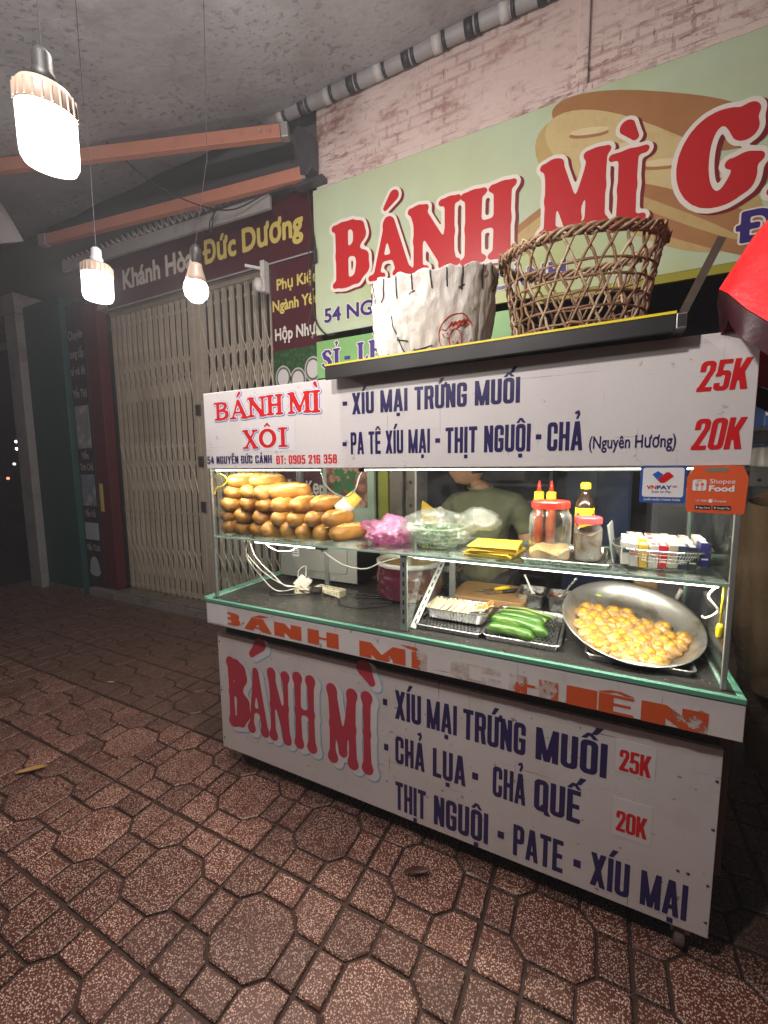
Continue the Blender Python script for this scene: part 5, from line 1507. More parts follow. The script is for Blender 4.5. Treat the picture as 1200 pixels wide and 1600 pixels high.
# ---- trays
M_STEEL = mat("brushed_steel", (.62, .62, .61), .28, .95, var=.12, scale=12, bump=.05)
M_STEELW = mat("worn_steel", (.5, .5, .49), .36, .9, var=.25, scale=18, dirt=((.3, .26, .2), 16, .62, .5))
def tray(name, label, x0, x1, y0, y1, z, h=.018, slots=False, rot=0, mt=None, flare=.008):
    cx, cy = (x0 + x1) / 2, (y0 + y1) / 2
    t = thing(name, label, "tray", (cx, cy, z))
    hx, hy = (x1 - x0) / 2, (y1 - y0) / 2
    ca, sa = math.cos(rot), math.sin(rot)
    def loop(dx, zz, r):
        pts = rrect(-hx - dx, hx + dx, -hy - dx, hy + dx, max(.004, r + dx), 4)
        return [(cx + x * ca - y * sa, cy + x * sa + y * ca, z + zz) for x, y in pts]
    loops = [loop(-flare - .004, .001, .012), loop(-flare, .002, .016), loop(-.001, h - .001, .018), loop(.004, h, .018), loop(.006, h - .002, .018), loop(.004, h - .003, .018), loop(.0, h - .004, .018), loop(-flare + .0015, .0, .016), loop(-flare - .003, -.0005, .012)]
    n = len(loops[0])
    b = MB(); vs = [p for l in loops for p in l]
    fs = [tuple(range(n)), tuple(range(8 * n, 9 * n))[::-1]]
    for l in range(8):
        for k in range(n): fs.append((l * n + k, l * n + (k + 1) % n, (l + 1) * n + (k + 1) % n, (l + 1) * n + k))
    b.add(vs, fs).build("tray_body", mt or M_STEEL, t, smooth=False)
    if slots:
        nx, ny = slots
        me = None
        for i in range(nx):
            for j in range(ny):
                x = -hx + .022 + (2 * hx - .044) * (i + (.5 if j % 2 else 0)) / nx; y = -hy + .03 + (2 * hy - .06) * j / (ny - 1)
                if me is None:
                    me = MB().slab(rrect(-.0028, .0028, -.0085, .0085, .0026, 2), 0, .0006).mesh("slot", M_BLACK)
                o = bpy.data.objects.new("slot", me); COL.objects.link(o); o.parent = t
                o.location = (x * ca - y * sa, x * sa + y * ca, .0105); o.rotation_euler = (0, 0, rot)
        MB().slab([(cx + x * ca - y * sa, cy + x * sa + y * ca) for x, y in rrect(-hx + .012, hx - .012, -hy + .012, hy - .012, .01, 3)], z + .006, z + .01).build("rack_plate", M_STEEL, t)
    return t
tray("steel_tray", "shallow steel tray under the two jars on the shelf", 1.14, 1.395, .06, .34, SH, .016)
tray("steel_tray", "slotted steel tray under the foil pan of ham slices", .755, 1.003, .085, .255, CT, .02, (15, 6))
tray("steel_tray", "slotted steel tray holding the cucumbers", 1.012, 1.262, .09, .42, CT, .022, (15, 12))
tray("steel_tray", "plain steel tray under the large tilted pan", 1.345, 1.625, .075, .36, CT, .022, mt=M_STEELW)

# ---- jars and bottles
def jar_film(name, tint): return film(name, tint, .05, .55, .1, .2, 20, 7)
M_JARC = jar_film("clear_jar_plastic", (.95, .93, .9))
M_LIDR = mat("red_lid", (.62, .03, .02), .35, var=.08); M_LIDP = mat("pink_red_lid", (.55, .08, .09), .4, var=.1)
M_FLOSS = mat("pale_floss", (.55, .36, .15), .8, var=.3, scale=60, bump=.9, bscale=140)
M_PEPPER = mat("pepper_powder", (.2, .15, .11), .85, var=.35, scale=160, bump=.5, bscale=300)
def jar(name, label, c, r, h, lidr, lidh, mt_lid, fill, mt_fill, cat="jar"):
    t = thing(name, label, cat, c)
    x, y, z = c
    MB().lathe([(r * .9, .001), (r * .985, .006), (r, .015), (r, h * .74), (r * .97, h * .8), (r * .86, h * .86), (lidr * .93, h * .89), (lidr * .93, h * .93)], c, 32, caps=(True, False)).build("jar_wall", M_JARC, t, smooth=True)
    prof = [(lidr * .96, h * .92), (lidr, h * .925), (lidr * 1.0, h * .92 + lidh * .85), (lidr * .95, h * .92 + lidh), (lidr * .6, h * .92 + lidh * 1.02)]
    MB().lathe(prof, c, 40, caps=(True, True)).build("lid", mt_lid, t, smooth=False, auto=True)
    for k in range(40):
        a = 2 * PI * k / 40
        if k == 0: me = MB().box(lidr - .0005, lidr + .001, -.0012, .0012, h * .93, h * .92 + lidh * .8).mesh("lid_rib", mt_lid)
        o = bpy.data.objects.new("lid_rib", me); COL.objects.link(o); o.parent = t; o.rotation_euler = (0, 0, a)
    b = MB()
    def fn(u, v):
        a = 2 * PI * u; rr = r * .96 * v
        top = fill + .018 * mnoise.noise((x + rr * math.cos(a) * 28, rr * math.sin(a) * 28, 3)) + (.010 * math.cos(a - 1) * v)
        return (x + rr * math.cos(a), y + rr * math.sin(a), z + top)
    b.grid(fn, 28, 10, wrap=True)
    def fs_(u, v):
        a = 2 * PI * u
        top = fill + .018 * mnoise.noise((x + r * .96 * math.cos(a) * 28, r * .96 * math.sin(a) * 28, 3)) + .010 * math.cos(a - 1)
        return (x + r * .96 * math.cos(a), y + r * .96 * math.sin(a), z + .004 + (top - .004) * v)
    b.grid(fs_, 28, 4, wrap=True)
    b.build("filling", mt_fill, t, smooth=True)
    return t
jar("storage_jar", "large clear jar with red lid and a little pale floss inside", (1.217, .15, SH + .002), .066, .185, .059, .024, M_LIDR, .035, M_FLOSS)
jar("storage_jar", "smaller clear jar of grey brown pepper with pinkish red lid", (1.331, .17, SH + .002), .043, .133, .041, .022, M_LIDP, .098, M_PEPPER)
M_SAUCE = mat("chili_sauce_red", (.34, .06, .025), .3, var=.2, scale=20); M_YCAP = mat("yellow_plastic", (.8, .58, .02), .4, var=.06); M_RTIP = mat("red_plastic_tip", (.65, .03, .02), .35)
for i, (x, y, lb) in enumerate(((1.150, .40, "left squeeze bottle with red tip behind the large jar"), (1.195, .40, "right squeeze bottle with red tip behind the large jar"))):
    t = thing("sauce_bottle", lb, "sauce bottle", (x, y, SH), "squeeze bottles behind the large jar")
    MB().lathe([(.016, 0), (.018, .004), (.018, .145), (.014, .172), (.012, .177)], (x, y, SH), 18).build("bottle", M_SAUCE, t, smooth=True)
    MB().lathe([(.0175, .175), (.0185, .177), (.0185, .207), (.016, .211), (.0085, .212)], (x, y, SH), 18).build("cap", M_YCAP, t)
    MB().lathe([(.008, .2125), (.007, .232), (.0035, .252), (.002, .253)], (x, y, SH), 12).build("tip", M_RTIP, t, smooth=True)
t = thing("soy_bottle", "dark glass soy sauce bottle with yellow label and cap behind the pepper jar", "bottle", (1.316, .3, SH))
M_DGLASS = mat("dark_sauce_glass", (.03, .016, .01), .12, var=.2)
MB().lathe([(.028, 0), (.031, .004), (.031, .165), (.028, .185), (.018, .205), (.014, .215), (.014, .228)], (1.316, .3, SH), 24).build("glass", M_DGLASS, t, smooth=True)
MB().lathe([(.0313, .06), (.0315, .062), (.0315, .16), (.0313, .163)], (1.316, .3, SH), 24, caps=(False, False)).build("label", M_YCAP, t)
for a0, w in ((-2.5, .45), (-.75, .4)):
    bb = MB()
    bb.grid(lambda u, v: (1.316 + .0318 * math.cos(a0 + w * u), .3 + .0318 * math.sin(a0 + w * u), SH + .075 + .07 * v), 5, 1); bb.build("label_mark", M_RTIP, t)
for k in range(4):
    bb = MB(); bb.grid(lambda u, v: (1.316 + .0319 * math.cos(-1.9 + .9 * u), .3 + .0319 * math.sin(-1.9 + .9 * u), SH + .148 - k * .013 + .004 * v), 6, 1); bb.build("label_text", M_SAUCE, t)
MB().lathe([(.0155, .2285), (.017, .23), (.017, .247), (.013, .252), (.0, .252)], (1.316, .3, SH), 18, caps=(True, False)).build("cap", M_YCAP, t)

# ---- wire basket of cigarette packs
bk = thing("wire_basket", "oval wire basket full of small cigarette packs on the shelf", "basket", (1.54, .2, SH))
def wb(a, t):
    r0, r1 = .78, 1.0
    k = r0 + (r1 - r0) * t
    ex = lambda c: math.copysign(abs(c) ** .72, c)
    return V(1.535 + .130 * k * ex(math.cos(a)), .215 + .125 * k * ex(math.sin(a)), SH + .004 + .056 * t)
MB().tube([wb(2 * PI * k / 48, 1) for k in range(48)], .0033, 6, True).build("rim", M_STEEL, bk, smooth=True)
MB().tube([wb(2 * PI * k / 48, 0) for k in range(48)], .0018, 5, True).build("foot_ring", M_STEEL, bk)
for t in (.2, .4, .6, .8): MB().tube([wb(2 * PI * k / 48, t) for k in range(48)], .0011, 3, True).build("hoop", M_STEELW, bk)
wm = MB()
for k in range(110): wm.tube([wb(2 * PI * k / 110, t) for t in (0, .5, 1)], .0010, 3)
for i in range(-9, 10):
    wm.tube([(1.535 + i * .011, .215 - .095, SH + .0035), (1.535 + i * .011, .215 + .095, SH + .0035)], .0006, 3)
wmo = wm.build("mesh_wires", M_STEELW, bk); wmo['kind'] = 'stuff'
pc = [("white_red", (.5, .46, .43)), ("white_red", (.46, .42, .4)), ("amber", (.62, .36, .03)), ("white", (.54, .52, .49)), ("red", (.45, .02, .03)), ("cream", (.42, .36, .29)), ("navy", (.03, .035, .07)), ("black", (.02, .022, .035)), ("dark_blue", (.03, .03, .14))]
PM = [mat("pack_" + n_ + str(i), c, .32, var=.06, scale=30) for i, (n_, c) in enumerate(pc)]
M_PKW = flat("pack_label_white", (.66, .63, .6), .4); M_PKR = flat("pack_band", (.5, .1, .09), .4); M_PKD = flat("pack_dark_band", (.06, .06, .09), .4)
lbl = ["white cigarette pack with reddish band, first in the front row of the basket", "white cigarette pack with red stripe, second in the front row of the basket", "amber yellow cigarette pack in the front row of the basket", "plain white cigarette pack between amber and red packs", "red cigarette pack in the front row of the basket", "cream cigarette pack right of the red pack", "navy cigarette pack right of the cream pack", "black cigarette pack near the right end of the front row", "dark blue cigarette pack at the right end of the basket"]
pnm = {PM[2].name: "amber", PM[6].name: "navy", PM[5].name: "cream", PM[3].name: "white", PM[0].name: "white and red", PM[1].name: "greyish white"}
PW, PD, PH = .0225, .05, .068
for r_ in range(4):
    for i in range(9):
        if r_ in (0,) and i == 8: pass
        x = 1.437 + i * .0238; y = .135 + r_ * .05
        if r_ == 3 and i in (0, 8): continue
        z = SH + .006 + (.006 if r_ else 0) + random.uniform(0, .006)
        if i == 8: x += .004; z += .012
        m_ = PM[i] if r_ == 0 else random.choice([PM[0], PM[1], PM[3], PM[5], PM[3], PM[6] if i > 5 else PM[0], PM[2] if i == 2 else PM[3]])
        t = thing("cigarette_pack", lbl[i] if r_ == 0 else "%s pack, %s from the left in the %s row behind the front packs" % (pnm.get(m_.name, "pale"), (ordn + ["ninth"])[i], ordn[r_ - 1]), "cigarette pack", (x, y, z), "cigarette packs in the wire basket" if r_ == 0 else "cigarette packs in the rear rows")
        t.rotation_euler = (random.uniform(-.06, .03), random.uniform(-.05, .05), random.uniform(-.06, .06))
        ORG[t.name] = Vector((0, 0, 0))
        MB().box(-PW / 2, PW / 2, -PD / 2, PD / 2, 0, PH).build("carton", m_, t, bevel=.0012)
        if i in (0, 1, 3, 5) or r_:
            MB().box(-PW * .38, PW * .38, -PD / 2 - .0006, -PD / 2 - .0001, PH * .55, PH * .72).build("band", random.choice([M_PKR, M_PKD, M_PKR]), t)
        else:
            MB().box(-PW * .35, PW * .35, -PD / 2 - .0006, -PD / 2 - .0001, PH * .3, PH * .36).build("band", M_PKW, t)
        MB().box(-PW / 2 - .0003, PW / 2 + .0003, -PD / 2 - .0004, PD / 2 + .0004, PH * .76, PH * .766).build("lid_seam", M_PKD, t)
        MB().box(-PW * .3, PW * .3, -PD * .3, PD * .3, PH + .0002, PH + .0008).build("tax_stamp", M_PKW if i != 3 else M_PKR, t)
tag(MB().add([(1.405, .16, SH + .002), (1.385, .16, SH + .12), (1.4, .27, SH + .125), (1.415, .27, SH + .002), (1.409, .16, SH + .002), (1.389, .16, SH + .12), (1.404, .27, SH + .125), (1.419, .27, SH + .002)], [(0, 1, 2, 3), (7, 6, 5, 4), (0, 4, 5, 1), (1, 5, 6, 2), (2, 6, 7, 3), (3, 7, 4, 0)]).build("grey_card", M_GREYBOX, org=(1.4, .2, SH)), "grey card standing between the pepper jar and the wire basket", "card")

# ---- microwave, wires, sockets under the shelf
mw_ = thing("microwave", "silver microwave oven seen from its steel back under the shelf", "microwave", (.05, .6, CT))
M_MWS = mat("zinc_sheet", (.36, .37, .34), .42, .3, var=.12, scale=5)
MB().box(-.2, .292, .455, .70, CT + .016, CT + .262).build("case", M_BLACK, mw_, bevel=.004)
MB().box(-.198, .29, .449, .4545, CT + .018, CT + .26).build("back_sheet", M_MWS, mw_, bevel=.002)
MB().prism(rrect(-.11, .235, CT + .06, CT + .275 - .02, .02), .443, .4485).build("raised_panel", M_MWS, mw_, bevel=.003)
for x, z in ((-.18, .03), (.27, .03), (.26, .24), (.26, .13), (-.18, .13), (.05, .035), (-.13, .2), (.15, .035)):
    MB().lathe([(.004, 0), (.003, -.002), (0, -.0025)], (x, .4488, CT + z), 8, Matrix.Rotation(-PI / 2, 3, 'X'), (False, False)).build("screw", M_WHITEMETAL, mw_)
for x, z in ((-.085, .1), (.185, .105)):
    MB().lathe([(.009, .442 * 0), (.009, -.012), (.006, -.016), (0, -.016)], (x, .4428, CT + z), 14, Matrix.Rotation(PI / 2, 3, 'X') @ Matrix.Scale(1, 3), (False, False)).build("spacer", M_BLACK, mw_)
MB().box(-.108, -.065, .4418, .4426, CT + .13, CT + .245).build("rating_label", M_WHITEP, mw_)
for k in range(6): MB().box(-.104, -.069 - .006 * (k % 3), .4408, .4415, CT + .142 + k * .012, CT + .146 + k * .012).build("label_line", M_PKD, mw_)
MB().box(-.104, -.07, .4405, .4414, CT + .222, CT + .238).build("label_line", M_PKD, mw_)
for k in range(9): MB().box(-.178, -.135, .4475, .4488, CT + .15 + k * .008, CT + .1535 + k * .008).build("vent_slot", M_BLACK, mw_)
for x in (-.15, .25): MB().box(x, x + .03, .5, .53, CT + .0005, CT + .0155).build("foot", M_BLACK, mw_)
def socket(name, label, c, L, W, H, ang, n):
    t = thing(name, label, "power socket", c)
    cx, cy, cz = c; ca, sa = math.cos(ang), math.sin(ang)
    tr = lambda x, y: (cx + x * ca - y * sa, cy + x * sa + y * ca)
    M_CR = mat("cream_plastic_" + str(n), (.58, .54, .38), .4, var=.08)
    MB().slab([tr(x, y) for x, y in rrect(-L / 2, L / 2, -W / 2, W / 2, .006, 3)], cz, cz + H).build("body", M_CR, t, bevel=.002)
    for k in range(n):
        x = -L / 2 + L * (k + .5) / n
        MB().slab([tr(x + 1.0 * a, b_) for a, b_ in rrect(-L / n * .4, L / n * .4, -W * .36, W * .36, .004, 2)], cz + H + .0002, cz + H + .003).build("outlet", M_CR, t)
        for dx in (-.006, .006):
            MB().slab([tr(x + dx + a, b_) for a, b_ in ((-.0018, -.005), (.0018, -.005), (.0018, .005), (-.0018, .005))], cz + H + .0032, cz + H + .0036).build("hole", M_BLACK, t)
        # holes on the side that faces the street
        for dx in (-.007, .007):
            MB().bar((*tr(x + dx, -W / 2 - .0006), cz + H * .55), (*tr(x + dx, -W / 2 - .0002), cz + H * .55), .003, .008).build("hole", M_BLACK, t)
    return t
s1 = socket("power_socket", "cream adapter socket with plugs lying at the left on the counter", (.09, .27, CT), .075, .05, .028, .35, 2)
MB().bar((.06, .25, CT + .035), (.085, .29, CT + .075), .03, .03).build("plug", M_WHITEPL, s1, bevel=.004)
MB().bar((.1, .26, CT + .03), (.13, .275, CT + .07), .028, .03).build("plug", M_WHITEPL, s1, bevel=.004)
socket("power_strip", "long cream power strip beside the microwave on the counter", (.225, .30, CT), .16, .055, .032, -.12, 4)
cable("long white cord dropping from the shelf to the sockets", [(-.06, .05, 1.165), (-.08, .08, 1.1), (-.05, .15, 1.0), (.0, .22, .93), (.05, .25, .915), (.07, .25, .92)], .003, M_WHITEPL, "power_cable")
cable("second white cord dropping beside the first to the sockets", [(-.03, .05, 1.165), (-.03, .09, 1.08), (.0, .16, .99), (.04, .2, .93), (.09, .24, .925)], .003, M_WHITEPL, "power_cable")
cable("third white cord looping low towards the sockets", [(-.04, .05, 1.165), (-.1, .1, 1.08), (-.07, .16, .97), (-.02, .2, .90), (.04, .24, .90), (.06, .26, .91)], .0028, M_WHITEPL, "power_cable")
cable("white cord loop rising beside the microwave", [(.02, .33, .90), (.0, .35, .96), (.04, .36, .99), (.07, .32, .94), (.1, .3, .92)], .0028, M_WHITEPL, "power_cable")
cable("black cord looped in front of the sockets on the counter", [(.17, .28, CT + .006), (.1, .22, CT + .006), (.0, .16, CT + .006), (-.05, .2, CT + .006), (.0, .26, CT + .006), (.12, .24, CT + .02), (.2, .27, CT + .02)], .0032, M_BLACK, "power_cable")
cable("black cord snaking across the counter to the divider", [(.2, .27, CT + .012), (.3, .25, CT + .006), (.36, .18, CT + .006), (.46, .18, CT + .006), (.56, .28, CT + .006), (.5, .34, CT + .006), (.36, .3, CT + .006)], .0032, M_BLACK, "power_cable")
cable("thin grey cord behind the power strip", [(.3, .32, CT + .01), (.4, .36, CT + .005), (.5, .36, CT + .005), (.58, .33, CT + .005), (.46, .26, CT + .005)], .003, M_WIRE, "power_cable")
tag(MB().bar((.15, .265, CT + .02), (.195, .285, CT + .022), .03, .026).build("black_plug", M_BLACK, org=(.17, .27, CT), bevel=.005), "black plug between the two cream sockets", "plug")

# ---- maroon pot
M_POT = mat("maroon_enamel", (.075, .012, .026), .16, var=.15, coat=.6)
M_POTIN = mat("pot_white_rim", (.62, .6, .56), .3); M_STEW = mat("yellow_stew", (.42, .3, .05), .35, var=.5, scale=40, bump=.8, bscale=90, dirt=((.45, .14, .03), 30, .5, .9))
pt = thing("cooking_pot", "round maroon pot with white rim full of yellow pickles behind the divider", "pot", (.575, .46, CT))
PC = (.575, .45, CT)
MB().lathe([(.125, .001), (.145, .006), (.155, .02), (.155, .05), (.152, .055), (.156, .062), (.156, .115), (.15, .122), (.152, .13), (.148, .155)], PC, 44, caps=(True, False)).build("body", M_POT, pt, smooth=True)
MB().lathe([(.1485, .156), (.153, .158), (.153, .176), (.147, .178), (.141, .174), (.141, .15)], PC, 44, caps=(False, False)).build("rim", M_POTIN, pt, smooth=True)
bb = MB(); bb.grid(lambda u, v: (PC[0] + .14 * v * math.cos(2 * PI * u), PC[1] + .14 * v * math.sin(2 * PI * u), CT + .158 + .01 * mnoise.noise((u * 20, v * 12, 0)) * v), 40, 12, wrap=True)
bb.build("filling", M_STEW, pt, smooth=True)
tag(MB().lathe([(.05, 0), (.052, .002), (.052, .006), (.0, .0061)], (.68, .5, CT), 20, caps=(True, False)).build("pot_lid", M_STEELW, org=(.68, .5, CT)), "small steel lid beside the maroon pot", "lid")

# ---- right compartment
wb_ = thing("cutting_board", "thick wooden cutting board at the back of the counter", "cutting board", (.93, .56, CT))
M_BOARD = mat("cutting_wood", (.38, .22, .1), .55, var=.35, scale=9, bump=.2, dirt=((.2, .1, .04), 20, .55, .6))
MB().slab(rrect(.78, 1.1, .44, .70, .03), CT + .0005, CT + .035).build("board", M_BOARD, wb_, bevel=.004)
kn = thing("peeler_knife", "knife with yellow handle lying on the cutting board", "knife", (.97, .6, CT + .036))
MB().tube([(1.01, .60, CT + .052), (.985, .585, CT + .05), (.95, .565, CT + .045)], [.008, .0095, .007], 8).build("handle", M_YCAP, kn, smooth=True)
MB().bar((.95, .565, CT + .045), (.87, .52, CT + .04), .016, .0015).build("blade", M_STEEL, kn)
k2 = thing("peeler_knife", "knife with black handle lying on the cutting board", "knife", (1.02, .56, CT + .036))
MB().tube([(1.06, .585, CT + .05), (1.03, .565, CT + .048), (.99, .545, CT + .043)], [.008, .009, .007], 8).build("handle", M_BLACK, k2, smooth=True)
MB().bar((.99, .545, CT + .043), (.93, .5, CT + .04), .016, .0015).build("blade", M_STEEL, k2)
pn = thing("small_pot", "small steel pot with a spoon at the back left of the board", "pot", (.725, .66, CT))
MB().lathe([(.05, .001), (.056, .004), (.06, .09), (.063, .091), (.063, .094), (.058, .092), (.053, .006), (0, .005)], (.7, .66, CT), 28, caps=(True, False)).build("pot_body", M_STEEL, pn, smooth=True)
sp_ = thing("spoon", "steel spoon standing in the small pot", "spoon", (.72, .66, CT + .02))
def spoon(t, p, q, mt, w=.011):
    MB().bar(p, q, .008, .0025, (0, 1, 0)).build("handle", mt, t, bevel=.001)
    p, q = Vector(p), Vector(q); d = (p - q).normalized()
    MB().lathe([(0, -.02), (w * .8, -.012), (w, 0), (w * .7, .014), (0, .022)], q - d * .018, 12, Vector((0, 0, 1)).rotation_difference(d).to_matrix() @ Matrix.Diagonal((1, .3, 1)), (False, False)).build("bowl", mt, t, smooth=True)
spoon(sp_, (.765, .64, CT + .13), (.70, .66, CT + .04), M_STEEL)
# foil pan of ham slices
M_FOIL = mat("foil", (.6, .61, .61), .25, .95, var=.1, bump=.4, bscale=60)
fp_ = thing("foil_pan", "ribbed foil pan of pale ham and carrot slices on the slotted tray", "foil pan", (.885, .2, CT + .02))
FZ = CT + .021
b = MB()
def ribbed(dx, zz, rib):
    pts = []
    base = rrect(-.12 - dx, .12 + dx, -.075 - dx, .075 + dx, .02 + dx, 5)
    for i in range(len(base)):
        a, c_ = base[i], base[(i + 1) % len(base)]
        L = math.hypot(c_[0] - a[0], c_[1] - a[1]); n_ = max(1, int(L / .006))
        for k in range(n_):
            t = k / n_
            x, y = a[0] + (c_[0] - a[0]) * t, a[1] + (c_[1] - a[1]) * t
            s_ = 1 + rib * .018 * (1 if (k % 2) else -1)
            pts.append((.885 + x * s_, .225 + y * s_, FZ + zz))
    return pts
def strip_loops(b, L_, cap_first=True):
    n_ = len(L_[0])
    for l_ in L_[1:]: assert len(l_) == n_
    fs = [tuple(range(n_))] if cap_first else []
    for l in range(len(L_) - 1):
        for k in range(n_): fs.append((l * n_ + k, l * n_ + (k + 1) % n_, (l + 1) * n_ + (k + 1) % n_, (l + 1) * n_ + k))
    b.add([p for l in L_ for p in l], fs)
base_n = None
L0 = ribbed(0, 0, 0)
def sc(L_, s_, z): return [(.885 + (x - .885) * s_, .225 + (y - .225) * (1 + (s_ - 1) * 1.3), FZ + z) for x, y, _ in L_]
Lr = ribbed(0, 0, 1)
strip_loops(b, [sc(L0, .86, .0), sc(Lr, .9, .004), sc(Lr, .99, .04), sc(L0, 1.0, .043), sc(L0, 1.06, .044), sc(L0, 1.065, .041)])
b.build("pan_body", M_FOIL, fp_)
M_HAM = [mat("ham_slice_%d" % i, c, .4, var=.12, scale=25, bump=.15) for i, c in enumerate(((.66, .56, .36), (.7, .62, .45), (.62, .42, .2)))]
M_CAR = mat("carrot_strip", (.62, .2, .03), .4, var=.2, scale=30)
for i in range(9):
    x = .775 + i * .0165; t_ = .5 + random.uniform(-.08, .08)
    o = MB().bar((x - .006, .215 + random.uniform(-.01, .01), FZ + .02), (x + .034 * math.cos(t_), .235, FZ + .02 + .05 * math.sin(t_) + .01), .075, .007, (0, 0, 1)).build("ham_slice", M_HAM[i % 2], org=(x, .22, FZ + .03), bevel=.003)
    tag(o, "pale ham slice, %s from the left in the overlapping row in the foil pan" % (ordn + ["ninth"])[i], "ham slice", "ham slices in the foil pan")
for i in range(8):
    x = .915 + random.uniform(0, .06); y = .2 + random.uniform(-.025, .06); a = random.uniform(-.4, .9)
    o = MB().bar((x, y, FZ + .038 + i * .0016), (x + .06 * math.cos(a) * .8, y + .05 * math.sin(a), FZ + .05 + i * .001), .013, .006).build("sausage_strip", M_HAM[random.choice((1, 2, 2))], org=(x, y, FZ + .04), bevel=.002)
    tag(o, "tan meat strip, %s from the bottom of the loose pile in the foil pan" % ordn[i], "meat strip", "meat strips in the foil pan")
for i in range(2):
    o = MB().bar((.965 + i * .014, .185 + .02 * i, FZ + .045), (.995 + i * .01, .215 + .05 * i, FZ + .056 + .01 * i), .018 - .008 * i, .012 - .003 * i).build("carrot_piece", M_CAR, org=(.98, .2, FZ + .05), bevel=.003)
    tag(o, ["thick orange carrot piece in the foil pan", "thin orange carrot stick leaning on the foil pan rim"][i], "carrot")
# cucumbers
def cuke_mat():
    m = NT("cucumber_skin")
    sep = m.n("ShaderNodeSeparateXYZ", {0: m.co()})
    st_ = m.noise(1, 4, .5, m.mapped((6, 90, 90)))
    c = m.mix(m.noise(9, 5), (.018, .07, .012), (.05, .15, .022))
    c = m.mix(m.ramp(st_, [(.5, (0, 0, 0)), (.7, (.75,) * 3)]), c, (.22, .36, .08))
    m.base(c); m.setp(Roughness=.3); m.bump(m.noise(120, 3), .25, .002)
    return m.mat
M_CUKE = cuke_mat(); M_CUKEC = mat("cucumber_flesh", (.42, .52, .2), .35, var=.2, scale=40)
def cuke(label, p, q, r, bend=.008, cut=False):
    p, q = Vector(p), Vector(q); d = q - p
    pts, rs = [], []
    n_ = 18
    for i in range(n_ + 1):
        t = i / n_
        pts.append(p + d * t + Vector((0, 0, bend * math.sin(PI * t))) + Vector((-d.y, d.x, 0)).normalized() * (.004 * math.sin(PI * t * 1.3)))
        e = min(t, 1 - t) * n_
        rs.append(r * (1 - max(0, 1 - e / 2.6) ** 2.2 * .92) * (1 + .03 * math.sin(t * 17)))
    th = thing("cucumber", label, "cucumber", p)
    MB().tube(pts, rs, 16).build("skin", M_CUKE, th, smooth=True)
    return th
CZ = CT + .013
cuke("long cucumber at the front edge of its tray", (1.02, .125, CZ + .02), (1.185, .095, CZ + .02), .0205)
cuke("bright long cucumber second from the front of its tray", (1.015, .195, CZ + .028), (1.225, .145, CZ + .02), .0215, .012)
cuke("dark cucumber third from the front of its tray", (1.03, .245, CZ + .024), (1.205, .235, CZ + .022), .022)
for i in range(3):
    o = MB().tube([(1.03 + .01 * i, .335 + .024 * i, CZ + .016), (1.12, .33 + .018 * i, CZ + .02), (1.2 + .012 * i, .30 + .025 * i, CZ + .012)], [.009, .011, .008], 8).build("cucumber_stick", M_CUKEC if i != 1 else M_CUKE, org=(1.03, .34, CZ), smooth=True)
    tag(o, ["pale cut cucumber stick nearest the whole cucumbers", "green skinned cucumber stick between two pale ones", "pale cut cucumber stick at the back of the tray"][i], "cucumber stick")
# sauce boxes
M_DSAUCE = mat("dark_sauce", (.03, .012, .008), .15, var=.3, scale=30, bump=.5); M_CHILI = mat("chili_paste", (.2, .06, .03), .4, var=.4, scale=60, bump=.6, bscale=150)
def sbox(label, x0, x1, y0, y1, h, mt_fill, fill):
    t = thing("sauce_box", label, "steel box", ((x0 + x1) / 2, (y0 + y1) / 2, CT))
    b = MB(); cx, cy = (x0 + x1) / 2, (y0 + y1) / 2
    def lp(d, z): return [(cx + x, cy + y, CT + z) for x, y in rrect(-(x1 - x0) / 2 - d, (x1 - x0) / 2 + d, -(y1 - y0) / 2 - d, (y1 - y0) / 2 + d, .012, 3)]
    strip_loops(b, [lp(-.006, .0005), lp(0, h), lp(.006, h + .001), lp(.006, h - .003), lp(-.002, h - .001), lp(-.004, fill - .01)], True)
    b.build("box_body", M_STEEL, t)
    bb = MB(); bb.grid(lambda u, v: (x0 + .003 + (x1 - x0 - .006) * u, y0 + .003 + (y1 - y0 - .006) * v, CT + fill + .006 * mnoise.noise((u * 5 + x0 * 9, v * 5, 2))), 14, 14)
    bb.build("sauce", mt_fill, t, smooth=True)
sbox("steel box of dark sauce with a spoon behind the cucumbers", 1.06, 1.165, .5, .64, .06, M_DSAUCE, .048)
sbox("steel box of brown chili paste with a spoon left of the large pan", 1.185, 1.285, .5, .63, .06, M_CHILI, .046)
spoon(thing("spoon", "white handled spoon in the dark sauce box", "spoon", (1.1, .57, CT + .05)), (1.075, .60, CT + .12), (1.115, .56, CT + .055), M_WHITEPL)
spoon(thing("spoon", "steel spoon in the chili paste box", "spoon", (1.24, .57, CT + .05)), (1.29, .56, CT + .135), (1.235, .56, CT + .055), M_STEEL)

